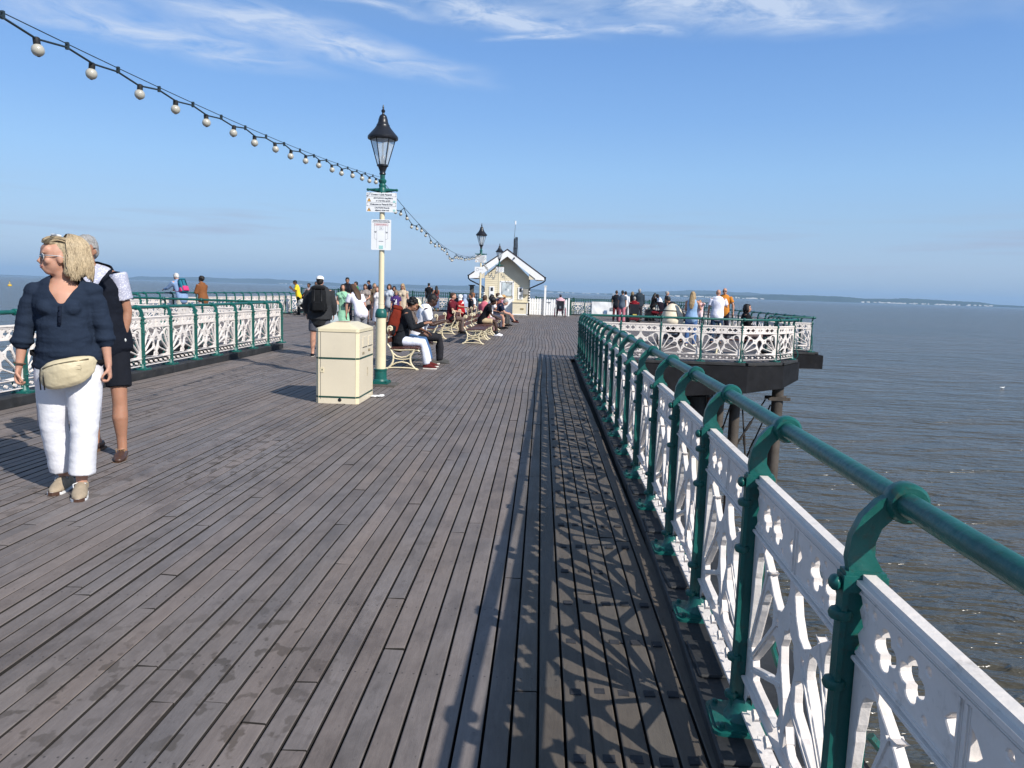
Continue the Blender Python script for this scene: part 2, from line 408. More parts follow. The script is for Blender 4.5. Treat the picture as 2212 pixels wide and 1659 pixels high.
ridge('near_hills', [(1300, .6), (1400, 2.2), (1480, 6), (1540, 8), (1600, 7), (1640, 9.5), (1670, 11.5), (1740, 11.5), (1800, 11), (1860, 8.5), (1890, 9.5), (1945, 12), (2010, 10), (2080, 8.5), (2130, 4.5), (2212, 2.6), (2500, 2.5)], 10500, 1800, (.045, .06, .04), 8.4)
# pale buildings of the towns along the far shore: far too many and small to count
mb = MB(); rr = random.Random(5)
for a, b, n_, D in ((1440, 1545, 26, 10450), (1560, 1640, 26, 10450), (1840, 1985, 34, 10450), (2000, 2120, 34, 10450), (600, 680, 14, 15300), (1180, 1330, 26, 15300)):
    for i in range(n_):
        px = rr.uniform(a, b); d = azdir(px)*(D-rr.uniform(0, 60)); w = rr.uniform(14, 46); h = rr.uniform(6, 16)
        mb.box((d.x, d.y, SEA_Z+h/2+rr.uniform(2, 10)), (w, 14, h))
tag(mb.build('far_town', mat('pale_render', (.75, .73, .68), rough=.9, var=.15, vscale=.01), angle=None), 'pale buildings of the towns scattered along the far shore', 'buildings', kind='stuff')

# ------------------------------------------------------------------ pier deck
XR, XL, XC = .66, -5.80, -2.55        # inner faces of the kerbs and the centre line
YEND = 51.6
def edge_r(x):
    """where along the pier the deck of the right-hand platform starts"""
    if x < .66: return -3.0
    if x < 4.75: return 17.02
    if x < 6.25: return 17.02+(x-4.75)/1.5*1.95
    if x < 7.62: return 21.45
    return None
def deck_y(x):
    xx = x if x > XC else 2*XC-x
    return edge_r(xx)
def board_wave(x, y):
    a = min(1, max(0, (y-6)/14))
    return a*(.020*math.sin(y*.95+x*.25)+.009*math.sin(y*1.9+x*.5+1.3)), .006*noise.noise(V((x*.7, y*.5, 0)))+.004*noise.noise(V((x*3, y*.9, 5)))
P = .0897; GAP = .0100
vs = []; fs = []; cols = []; fmi = []
rb_ = random.Random(11)
x = -12.70
ci = 0
while x < 7.62:
    y0 = deck_y(x+P/2)
    xa, xb = x+GAP/2, x+P-GAP/2
    if y0 is not None:
        y = y0 if y0 > 0 else -2.0-rb_.random()*3
        dark = .55 if (0.02 < x < .68) else 1.0
        while y < YEND:
            L = rb_.choice((2.4, 2.9, 3.3, 3.6, 4.2)); ye = min(YEND, y+L)
            if YEND-ye < .5: ye = YEND
            n = max(1, int((ye-y)/.55))
            g = rb_.uniform(.90, 1.09)
            warm = rb_.uniform(-.03, .04)
            c = (g*(1+warm), g, g*(1-warm*.9), 1)
            dz = rb_.uniform(-.0022, .0022); tl = rb_.uniform(-.0016, .0016)
            o0 = len(vs); gg = rb_.choice((.004, .005, .008, .012))
            for k in range(n+1):
                yy = y+gg/2+(ye-y-gg)*k/n
                wx, wz = board_wave(x, yy)
                for (xx, zz) in ((xa, -.028), (xa, -.0022), (xa+.0035, 0), (xb-.0035, 0), (xb, -.0022), (xb, -.028)):
                    vs.append((xx+wx, yy, zz+dz+wz+tl*(1 if xx > x+P/2 else -1))); cols.append(c)
            for k in range(n):
                q = o0+k*6
                for j in range(5): fs.append((q+j, q+j+1, q+j+7, q+j+6)); fmi.append(1 if j in (0, 4) else 0)
            fs.append(tuple(o0+j for j in range(6))); fs.append(tuple(o0+n*6+j for j in reversed(range(6)))); fmi += [1, 1]
            y = ye
    x += P; ci += 1
me = bpy.data.meshes.new('pier_deck'); me.from_pydata(vs, [], fs)
ca = me.color_attributes.new('tint', 'FLOAT_COLOR', 'POINT')
ca.data.foreach_set('color', [c_ for c in cols for c_ in c])
def deck_material():
    m = bpy.data.materials.new('weathered_deck'); m.use_nodes = True; nt = m.node_tree; n = nt.nodes; l = nt.links
    b = n['Principled BSDF']; g = n.new('ShaderNodeNewGeometry')
    def nz(sc, det, rough=.6, scale=(1, 1, 1), dist=0):
        mp = n.new('ShaderNodeMapping'); mp.inputs['Scale'].default_value = scale; l.new(g.outputs['Position'], mp.inputs['Vector'])
        t = n.new('ShaderNodeTexNoise'); t.inputs['Scale'].default_value = sc; t.inputs['Detail'].default_value = det; t.inputs['Roughness'].default_value = rough; t.inputs['Distortion'].default_value = dist
        l.new(mp.outputs[0], t.inputs['Vector']); return t.outputs['Fac']
    def mr(x, a, b_, c=0., d=1.):
        r = n.new('ShaderNodeMapRange'); r.inputs['From Min'].default_value = a; r.inputs['From Max'].default_value = b_; r.inputs['To Min'].default_value = c; r.inputs['To Max'].default_value = d
        l.new(x, r.inputs['Value']); return r.outputs[0]
    def mix(f, A, B, bt='MIX'):
        x = n.new('ShaderNodeMix'); x.data_type = 'RGBA'; x.blend_type = bt
        if isinstance(f, float): x.inputs['Factor'].default_value = f
        else: l.new(f, x.inputs['Factor'])
        for s_, k in ((A, 'A'), (B, 'B')):
            if isinstance(s_, tuple): x.inputs[k].default_value = s_
            else: l.new(s_, x.inputs[k])
        return x.outputs['Result']
    grain = nz(6, 9, .78, (7, .8, 1), .5); broad = nz(.55, 4, .55); blot = nz(2.2, 9, .72, (1, .55, 1), .2)
    col = mix(mr(grain, .25, .75), (.144, .118, .106, 1), (.212, .180, .163, 1))
    col = mix(mr(broad, .35, .68), col, mix(mr(grain, .3, .7), (.155, .136, .134, 1), (.212, .190, .187, 1)))
    col = mix(mr(blot, .50, .66, 0, .58), col, (.070, .054, .045, 1))
    mott = nz(3.6, 8, .75, (1.3, .8, 1), .4); col = mix(mr(mott, .46, .62, 0, .30), col, (.085, .074, .070, 1))
    speck = nz(55, 3, .6, (1, .6, 1)); col = mix(mr(speck, .66, .74, 0, .55), col, (.04, .034, .03, 1))
    spots = nz(11, 3, .5, (1, .8, 1)); sm = nz(.8, 3, .6, (1.2, .35, 1))
    cmb = n.new('ShaderNodeMath'); cmb.operation = 'MULTIPLY'; l.new(mr(spots, .56, .60), cmb.inputs[0]); l.new(mr(sm, .50, .62, 0, .7), cmb.inputs[1])
    col = mix(cmb.outputs[0], col, (.070, .056, .045, 1))
    pale = nz(5, 6, .7, (1, .3, 1)); col = mix(mr(pale, .66, .80, 0, .45), col, (.30, .28, .26, 1))
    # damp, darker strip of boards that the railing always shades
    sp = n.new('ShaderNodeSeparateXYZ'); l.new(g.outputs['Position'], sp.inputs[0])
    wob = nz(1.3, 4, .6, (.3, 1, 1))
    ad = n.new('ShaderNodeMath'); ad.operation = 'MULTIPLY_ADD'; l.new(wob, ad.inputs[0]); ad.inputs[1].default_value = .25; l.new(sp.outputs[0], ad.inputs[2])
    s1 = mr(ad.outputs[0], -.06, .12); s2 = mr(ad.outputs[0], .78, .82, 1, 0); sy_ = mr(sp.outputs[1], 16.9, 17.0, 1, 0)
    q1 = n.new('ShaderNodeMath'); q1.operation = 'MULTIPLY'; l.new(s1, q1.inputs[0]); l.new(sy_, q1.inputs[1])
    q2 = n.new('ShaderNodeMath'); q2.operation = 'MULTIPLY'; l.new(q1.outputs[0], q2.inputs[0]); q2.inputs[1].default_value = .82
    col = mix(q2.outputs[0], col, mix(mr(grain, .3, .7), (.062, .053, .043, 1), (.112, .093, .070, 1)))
    def M2(op, a, b_=None):
        q = n.new('ShaderNodeMath'); q.operation = op
        for i, x in enumerate((a, b_)):
            if x is None: continue
            if isinstance(x, (int, float)): q.inputs[i].default_value = x
            else: l.new(x, q.inputs[i])
        return q.outputs[0]
    fx = M2('FRACT', M2('DIVIDE', M2('ADD', sp.outputs[0], 12.70), .0897)); fy = M2('FRACT', M2('DIVIDE', sp.outputs[1], .61))
    da = M2('MULTIPLY', M2('SUBTRACT', M2('ABSOLUTE', M2('SUBTRACT', fx, .5)), .24), .0897); db = M2('MULTIPLY', M2('SUBTRACT', fy, .5), .61)
    dd_ = M2('SQRT', M2('ADD', M2('MULTIPLY', da, da), M2('MULTIPLY', db, db)))
    col = mix(mr(dd_, .0034, .0046, .8, 0), col, (.035, .030, .028, 1))
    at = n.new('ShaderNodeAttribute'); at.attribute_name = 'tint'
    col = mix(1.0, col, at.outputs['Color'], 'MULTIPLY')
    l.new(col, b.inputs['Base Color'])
    l.new(mr(blot, .4, .7, .72, .5), b.inputs['Roughness']); b.inputs['Specular IOR Level'].default_value = .35
    bp = n.new('ShaderNodeBump'); bp.inputs['Strength'].default_value = .55; bp.inputs['Distance'].default_value = .004
    l.new(grain, bp.inputs['Height']); l.new(bp.outputs[0], b.inputs['Normal'])
    return m
DECKM = deck_material(); me.materials.append(DECKM); me.materials.append(mat('dark_board_sides', (.020, .017, .015), rough=.95, var=.3))  # second slot: sides and ends of the boards, darker than the tops
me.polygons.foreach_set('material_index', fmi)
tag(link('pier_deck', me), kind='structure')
# solid dark slab, added under the boards so the gaps look black
mb = MB()
def outline(off=0.0, zmap=None):
    o_ = off
    r = [(XR+.50-o_, -3), (XR+.50-o_, 17.02-.14+o_), (4.85-o_*.4, 17.02-.14+o_), (6.42-o_, 18.93), (6.42-o_, 21.3+o_), (7.72-o_, 21.3+o_), (7.72-o_, YEND+.2-o_)]
    l_ = [(2*XC-a, b) for a, b in reversed(r)]
    return r+l_
mb.prism(outline(.30), -.16, -.075)
tag(mb.build('gap_backing_slab', mat('dark_gap_backing', (.012, .011, .011), rough=.9, var=.3), angle=None), kind='structure')
# anti-slip squares let into five boards beside the railing
mb = MB(); rg = random.Random(3)
ysq = []; y = 1.85
while y < 9: ysq.append(y); y += .408
for y in ysq:
    for k, xq in enumerate((.152, .243, .335, .427, .519)):
        xq = -12.70+P*(round((xq+12.70-P/2)/P)+.5)
        if k == 4 and rg.random() < .3: continue
        if rg.random() < .04: continue
        mb.box((xq+rg.uniform(-.003, .003), y+rg.uniform(-.006, .006)+k*.004, .0035), (.039, .040, .007))
tag(mb.build('deck_grip_inserts', mat('grip_insert', (.022, .023, .028), rough=.85, var=.4, vscale=25, dirt=((.12, .11, .10), .5, 30)), angle=None), kind='structure')
# kerbs of black timber under the railings and the deck edge beams
mb = MB()
def seg_beam(mbx, a, b, w, z0, z1, side=0):
    a = V((a[0], a[1], 0)); b = V((b[0], b[1], 0)); d = (b-a); L = d.length; d.normalize()
    rot = Matrix.Rotation(math.atan2(d.y, d.x), 3, 'Z'); c = (a+b)/2+V((-d.y, d.x, 0))*side
    mbx.box((c.x, c.y, (z0+z1)/2), (L, w, z1-z0), rot)
NODES_R = [(.90, -2.4), (.90, 17.10)]
RIGHT_EDGE = [(.90, 17.10), (4.50, 17.10), (5.38, 17.55), (6.02, 18.6), (6.22, 19.9), (6.25, 21.42), (7.50, 21.42), (7.50, YEND)]
LEFT_EDGE = [(2*XC-x_, y_) for x_, y_ in RIGHT_EDGE]
y = -2.4
while y < 17.1:     # kerb timbers in lengths, with cleats
    L = min(1.15 if y < 6 else 2.6, 17.2-y)
    mb.box((rail_x(y+L/2)+.11, y+L/2, .012), (.44, L-.012, .07), Matrix.Rotation(math.atan2(rail_x(y)-rail_x(y+L), L), 3, 'Z')); mb.box((-6.03, y+L/2, .045), (.44, L-.012, .13)); y += L
for E in (RIGHT_EDGE, LEFT_EDGE):
    sg = 1 if E is RIGHT_EDGE else -1
    for a, b in zip(E[:-1], E[1:]):
        seg_beam(mb, a, b, .30, -.02, .045)
for k in range(24):
    yk = 1.58+.87*k+.43
    if yk < 16.8: mb.box((rail_x(yk)-.04, yk, .052), (.11, .30, .012), Matrix.Rotation(.03*(k % 3-1), 3, 'Z'))
seg_beam(mb, (-12.6, YEND+.05), (7.5, YEND+.05), .3, -.02, .06)
o = mb.build('deck_kerbs', TIMBER, angle=None); tag(o, kind='structure')
bm = bmesh.new(); bm.from_mesh(o.data); bmesh.ops.bevel(bm, geom=list(bm.edges), offset=.008, segments=1, affect='EDGES'); bm.to_mesh(o.data); bm.free()
mb = MB()
for sg in (1, -1):
    M_ = (lambda p: p) if sg == 1 else (lambda p: (2*XC-p[0], p[1]))
    seg_beam(mb, M_((1.06, -3)), M_((1.06, 17.0)), .16, -.55, -.08)
    # front edge of the platform: a haunched cantilever that gets shallower outwards
    def haunch(pts, zt, zb0, zb1, th):
        n_ = len(pts); L = [0]
        for a, b in zip(pts[:-1], pts[1:]): L.append(L[-1]+math.hypot(b[0]-a[0], b[1]-a[1]))
        vs_ = []
        for i, p in enumerate(pts):
            z_ = zb0+(zb1-zb0)*min(1, max(0, L[i]/L[-1]))
            q = (p[0], p[1]); q2 = (p[0]-.05, p[1]+th)
            for (a_, b_) in (q, q2): vs_ += [(M_((a_, b_))[0], b_, zt), (M_((a_, b_))[0], b_, z_)]
        fs_ = []
        for i in range(n_-1):
            o_ = i*4
            fs_ += [(o_, o_+1, o_+5, o_+4), (o_+2, o_+6, o_+7, o_+3), (o_, o_+4, o_+6, o_+2), (o_+1, o_+3, o_+7, o_+5)]
        fs_ += [(0, 2, 3, 1), ((n_-1)*4, (n_-1)*4+1, (n_-1)*4+3, (n_-1)*4+2)]
        mb.add(vs_, fs_)
    haunch([(1.1, 16.93), (2.4, 16.93), (3.6, 16.93), (4.55, 16.93), (5.48, 17.42), (6.18, 18.5), (6.42, 19.8)], -.03, -.88, -.34, .25)
    mb.box((M_((6.3, 0))[0], 20.4, -.22), (.22, 1.9, .38))
    seg_beam(mb, M_((6.3, 21.32)), M_((7.72, 21.32)), .18, -.40, -.03)
    seg_beam(mb, M_((7.62, 21.3)), M_((7.62, YEND)), .18, -.40, -.03)
    for yb in (21.6, 27, 33, 39, 45, 50.8): seg_beam(mb, M_((1.0, yb)), M_((5.9, yb)), .3, -.62, -.2)
for yb in (1, 5, 9, 13, 16.6, 21.6, 27, 33, 39, 45, 50.8): mb.box((XC, yb, -.45), (7.0, .3, .5))
mb.box((XC, YEND+.2, -.22), (20.3, .2, .4))
o = mb.build('edge_beams', mat('tarred_beam', (.010, .0105, .013), rough=.75, var=.35, vscale=4, bump=.7, bscale=6, dirt=((.03, .028, .026), .5, 6), spec=.2), angle=None); tag(o, kind='structure')

# ------------------------------------------------------------------ piles
def pile(x, y, r, m_, label, ztop=-.42, cap=True, group=None):
    t = thing('pier_pile', label, 'pile', (x, y, 0), 0, group)
    mbp = MB(); mbp.lathe([(r*1.04, SEA_Z-3), (r*1.02, SEA_Z-.5), (r, SEA_Z+1), (r, -2.2), (r*1.0, ztop)], n=22); mbp.build('pile_shaft', m_, t)
    if cap:
        mbp = MB(); mbp.box((0, 0, ztop+.02), (r*3.0, r*2.4, .05)); mbp.lathe([(r*1.14, ztop-.16), (r*1.14, ztop-.02)], n=22); mbp.build('cap_plate', BLACKP, t)
    return t
def clamp(x, y, r, z, parent):
    mbp = MB(); mbp.lathe([(r*1.12, z-.05), (r*1.12, z+.05)], n=22)
    for s_ in (-1, 1): mbp.box((0, s_*r*1.12, z), (r*3.9, .03, .085))
    for a in (-1, 1): mbp.tube([(a*r*1.75, -r*1.3, z), (a*r*1.75, r*1.3, z)], .02, 6)
    mbp.build('pile_clamp', IRON, parent)
G_P = 'iron piles under the right-hand platform'
t1 = pile(5.80, 18.75, .135, IRON, 'grey iron pile at the outer corner of the right platform', -.44); clamp(0, 0, .135, -.93, t1)
t2 = pile(4.78, 18.7, .125, IRON, 'iron pile second in from the outer corner of the platform', -.6)
t3 = pile(4.13, 18.8, .125, mat('rusty_iron', (.12, .045, .03), rough=.85, var=.4, vscale=3, bump=.5, dirt=((.07, .05, .04), .7, 4)), 'rust red iron pile beside the pale concrete column', -.8)
t4 = pile(3.78, 18.5, .25, CONC, 'thick pale concrete column under the platform', -1.0, cap=False)
mbp = MB(); mbp.lathe([(.256, -1.4), (.256, -.9)], n=22); mbp.build('dark_collar', TIMBER, t4)
for k, yb in enumerate((25, 33, 41, 49)):
    pile(5.9, yb, .135, IRON, 'iron pile farther back under the right platform, in row %s' % ('second', 'third', 'fourth', 'last')[k], -.75, group=G_P)
    pile(1.6, yb, .135, IRON, 'iron pile near the pier axis far under the deck, row %s' % ('second', 'third', 'fourth', 'last')[k], -.75, group=G_P)
for (xx, yy) in ((.4, 3), (.4, 9.5), (.4, 15.5), (-5.6, 3), (-5.6, 9.5), (-5.6, 15.5)):
    pile(xx, yy, .14, IRON, 'iron pile under the narrow part of the deck', -.7, group='piles under the narrow deck')
# tie rods between the piles
def tie(a, b, lab):
    mbp = MB(); a, b = V(a), V(b); c = a.lerp(b, .55)
    mbp.tube([a, c], .019, 8); mbp.tube([c, b], .024, 8)
    mbp.tube([c-(b-a).normalized()*.13, c+(b-a).normalized()*.13], .034, 6)
    tag(mbp.build('tie_rod', mat('tarred_rod', (.03, .025, .022), rough=.7, var=.4), angle=50), lab, 'tie rod', 'tie rods bracing the platform piles')
tie((5.50, 18.70, -.96), (4.83, 18.66, -2.17), 'tie rod sloping down left from the corner pile clamp')
tie((5.66, 18.80, -1.10), (5.10, 19.2, -3.0), 'dark tie rod dropping steeply from the corner pile')
tie((4.90, 18.72, -.62), (5.22, 18.8, -3.1), 'tie rod leaning right from the head of the second pile')
tie((4.64, 18.6, -1.15), (4.36, 18.7, -2.3), 'dark tie rod between the rusty pile and the second pile')
tie((4.83, 18.66, -2.17), (4.2, 18.7, -3.3), 'tie rod continuing low past the second pile')
tie((5.2, 18.8, -3.0), (5.65, 18.8, -5.2), 'lower tie rod between the two outer piles')
tie((3.98, 18.3, -.85), (4.10, 18.4, -2.2), 'short dark brace right of the concrete column')
tie((4.22, 18.3, -.85), (4.06, 18.4, -2.2), 'short brace crossing in front of the rusty pile')

# ------------------------------------------------------------------ the air
mb = MB(); mb.box((0, 12000, 140), (44000, 30000, 2*(140-SEA_Z+4)))
hz = mb.build('haze', None, angle=None) if False else link('haze', mb.mesh('haze', []))
hm = bpy.data.materials.new('haze_air'); hm.use_nodes = True; hn = hm.node_tree.nodes; hn.clear()
ho_ = hn.new('ShaderNodeOutputMaterial'); pv = hn.new('ShaderNodeVolumePrincipled'); pv.inputs['Color'].default_value = (.45, .70, 1.0, 1); pv.inputs['Density'].default_value = 5.8e-5; pv.inputs['Anisotropy'].default_value = .0
hm.node_tree.links.new(pv.outputs[0], ho_.inputs['Volume']); hz.data.materials.append(hm); tag(hz, kind='stuff')
# ================================================================== RAILINGS
BAY = .883
def quat(cx, cy, r):
    out = []
    for i in range(32):
        a = 2*PI*i/32; ph = (a+PI/4) % (PI/2)-PI/4
        q = .50*math.cos(ph)+math.sqrt(max(.0, .42**2-(.50*math.sin(ph))**2)); out.append((cx+r*q*math.cos(a), cy+r*q*math.sin(a)))
    return out
def circ(cx, cy, r, n=8): return [(cx+r*math.cos(2*PI*i/n), cy+r*math.sin(2*PI*i/n)) for i in range(n)]
PW = BAY-.05; PH = .77; H2 = PW/2
def vm(y):
    return y*.9 if y < .15 else .135+(y-.15)*(.475/.43) if y < .58 else .610+(y-.58)*(.16/.19)
def panel_mesh():
    cu = bpy.data.curves.new('p', 'CURVE'); cu.dimensions = '2D'; cu.fill_mode = 'BOTH'; cu.extrude = .0095; cu.bevel_depth = .0022; cu.bevel_resolution = 0
    def sp(pts):
        s = cu.splines.new('POLY'); s.points.add(len(pts)-1)
        for i, (x, y) in enumerate(pts): s.points[i].co = (x, vm(y), 0, 1)
        s.use_cyclic_u = True
    e = [(-H2, 0), (H2, 0)]
    # cusped ends of the top band
    e += [(H2, .56), (H2, .60), (H2-.016, .625), (H2-.002, .645), (H2-.026, .676), (H2-.002, .708), (H2-.014, .728), (H2, .75), (H2, PH)]
    e += [(-x, y) for x, y in reversed(e[2:])]
    sp(e)
    for s in (-1, 1):
        for k in (1, 2): sp(quat(s*(.062+k*.112), .676, .056))
        sp([(s*x, y) for x, y in ((.018, .640), (.040, .655), (.058, .676), (.040, .697), (.018, .712))][::s])
        for xk in (.118, .230, .342, .385):
            sp(circ(s*xk, .728, .0125)); sp(circ(s*xk, .624, .0125))
        # swag openings under the top band
        p = [(.026, .582), (.020, .548), (.040, .506), (.082, .466), (.122, .456), (.168, .476), (.228, .516), (.295, .550), (.365, .582)]
        sp([(s*x, y) for x, y in p])
        sp([(s*(x-.0)+0, y) for x, y in ((.118-.015, .424-.014), (.118+.015, .424-.014), (.118+.015, .424+.012), (.118-.015, .424+.012))])
        # petals of the two quarter fans
        for ang, r1 in ((7.8, .395), (28.6, .392), (49.8, .390), (72, .396)):
            ca_, sa_ = math.cos(R(ang)), math.sin(R(ang)); r0 = .100; hi = []
            for i in range(17):
                t = i/16; r = r0+(r1-r0)*t
                ww = min(.054, r*.184-.0075)
                if r > r1-.055: q_ = (r-(r1-.055))/.055; ww *= math.sqrt(max(.04, 1-q_*q_*.93))
                if .10 < r1-r < .115: ww += .004
                hi.append((r, ww))
            pts = hi+[(r1+.012, 0.0)]+[(r, -w_) for r, w_ in reversed(hi)]
            sp([(s*(H2+.012-(r*ca_-q*sa_)), .165+r*sa_+q*ca_) for r, q in pts])
        for ang in (17, 40, 62, 84): sp(circ(s*(H2+.012-.082*math.cos(R(ang))), .165+.082*math.sin(R(ang)), .0065))
        sp([(s*(x), y) for x, y in ((.010, .150), (.052, .185), (.030, .225), (.016, .195))])
        sp([(s*(H2-x), y) for x, y in ((.185, .508), (.215, .528), (.180, .523))])
    # central bud
    bud = [(0, .200), (.018, .27), (.056, .340), (.066, .385), (.050, .410), (.044, .434), (.012, .445), (0, .462)]
    sp(bud+[(-x, y) for x, y in reversed(bud[1:-1])])
    sp(circ(0, .492, .007))
    for k in range(-2, 3):
        sp(quat(k*.146, .064, .026))
    for k in range(-3, 3):
        sp(circ((k+.5)*.146, .096, .006)); sp(circ((k+.5)*.146, .032, .006))
    o = bpy.data.objects.new('p', cu); scene.collection.objects.link(o)
    me = eval_mesh(o); bpy.data.objects.remove(o)
    bm = bmesh.new(); bm.from_mesh(me)
    # stand it up: x along the rail, z up, y outboard
    for v in bm.verts: x, y, z = v.co; v.co = (x, z, y)
    def addbox(c, d, bev=.0):
        r = bmesh.ops.create_cube(bm, size=1); 
        for v in r['verts']: v.co = V((v.co.x*d[0]+c[0], v.co.y*d[1]+c[1], v.co.z*d[2]+c[2]))
        if bev: bmesh.ops.bevel(bm, geom=list({e_ for v in r['verts'] for e_ in v.link_edges}), offset=bev, segments=2, affect='EDGES')
    addbox((0, 0, PH+.008), (PW+.012, .050, .034), .012)
    addbox((0, 0, PH-.014), (PW, .034, .012), .003)
    for z, w in ((.586, .044), (.600, .030), (.136, .052), (.010, .046), (.124, .028)): addbox((0, 0, vm(z)), (PW, w, .009), .002)
    for x in (-.011, .011): addbox((x, 0, vm(.676)), (.012, .032, .122), .003)
    # raised ribs along the spokes of the fans
    for s in (-1, 1):
        for ang in (18, 39.5, 61.5):
            a = V((s*(H2+.012-.12*math.cos(R(ang))), 0, vm(.165+.12*math.sin(R(ang))))); b = V((s*(H2+.012-.405*math.cos(R(ang))), 0, vm(.165+.405*math.sin(R(ang)))))
            d = (b-a).normalized(); nrm = V((-d.z, 0, d.x))
            for w, yy in ((.0055, .0165),):
                vs_ = [bm.verts.new(p) for p in (a+nrm*w+V((0, yy, 0)), b+nrm*w+V((0, yy, 0)), b-nrm*w+V((0, yy, 0)), a-nrm*w+V((0, yy, 0)), a+nrm*w-V((0, yy, 0)), b+nrm*w-V((0, yy, 0)), b-nrm*w-V((0, yy, 0)), a-nrm*w-V((0, yy, 0)))]
                for f in ((0, 1, 2, 3), (7, 6, 5, 4), (0, 4, 5, 1), (1, 5, 6, 2), (2, 6, 7, 3), (3, 7, 4, 0)): bm.faces.new([vs_[i] for i in f])
    bmesh.ops.recalc_face_normals(bm, faces=bm.faces)
    for f in bm.faces: f.smooth = False
    bm.to_mesh(me); bm.free(); me.materials.clear(); me.materials.append(WHITE); me.name = 'panel'
    return me
PANEL = panel_mesh()
def post_mesh(zr):
    """cast post: foot plate, tapered web with bosses, arm that curls outboard (+y) to carry the hand rail"""
    mb = MB(); k = zr/1.035
    # rounded foot plate and flare
    pts = []
    for cx, cy, a0 in ((.075, .075, 0), (-.075, .075, 90), (-.075, -.075, 180), (.075, -.075, 270)):
        for a in range(0, 91, 30): pts.append((cx+.03*math.cos(R(a0+a)), cy+.03*math.sin(R(a0+a))))
    mb.prism(pts, 0, .014); mb.prism([(x*.9, y*.9) for x, y in pts], .014, .022)
    mb.lathe([(.062, .02), (.050, .04), (.040, .075), (.034, .095)], n=12)
    for sx in (-1, 1):
        for sy in (-1, 1): mb.lathe([(.010, .02), (.010, .032), (.005, .036)], (sx*.075, sy*.075, 0), n=6)
    def blk(z0, z1, wx, yi, yo): mb.box((0, (yi+yo)/2, (z0+z1)/2), (wx, yo-yi, z1-z0))
    blk(.05, .86*k, .018, -.030, .038)
    mb.box((0, -.035, .45*k), (.036, .012, .82*k))
    for z in (.10, .235, .62, .78*k): mb.lathe([(.014, z-.014), (.022, z-.010), (.025, z), (.022, z+.010), (.014, z+.014)], (0, -.036, 0), n=10)
    blk(.836*k, .872*k, .044, -.042, .048)
    blk(.872*k, .880*k, .038, -.038, .044)
    mb.ell((0, -.052, .850*k), (.020, .014, .018), n=10, m=7)
    # arm
    path = [(.006, .872), (-.008, .912), (-.006, .952), (.008, .990), (.032, 1.018), (.065, 1.034)]
    wid = [.034, .028, .025, .024, .025, .028]
    rs = []
    for i, ((y, z), w) in enumerate(zip(path, wid)):
        a = path[max(0, i-1)]; b = path[min(len(path)-1, i+1)]; d = V((0, b[0]-a[0], (b[1]-a[1]))).normalized(); nrm = V((0, d.z, -d.y)); c = V((0, y, z*k))
        hw = .0125
        rs.append([c+V((-hw, 0, 0))-nrm*w, c+V((hw, 0, 0))-nrm*w, c+V((hw, 0, 0))+nrm*w, c+V((-hw, 0, 0))+nrm*w])
    mb.rings(rs)
    # collar ring round the hand rail
    n = 18
    rr_ = [[V((x, .075+r*math.cos(2*PI*j/n), zr+r*math.sin(2*PI*j/n))) for j in range(n)] for x, r in ((-.024, .028), (-.024, .037), (-.015, .044), (.015, .044), (.024, .037), (.024, .028))]
    mb.rings(rr_)
    # outboard scroll stay
    pts = [(0, .05, .50), (0, .075, .47), (0, .105, .40), (0, .10, .33), (0, .085, .28), (0, .105, .22), (0, .135, .17), (0, .14, .11), (0, .12, .05), (0, .09, .02)]
    mb.tube(pts, .010, 6)
    mb.tube([(0, .085, .28), (0, .115, .30), (0, .125, .275), (0, .112, .26)], .007, 5)
    return mb.mesh('post', [TEAL], angle=40)
POST = {z: post_mesh(z) for z in (.985, 1.035)}
rpost = random.Random(21)
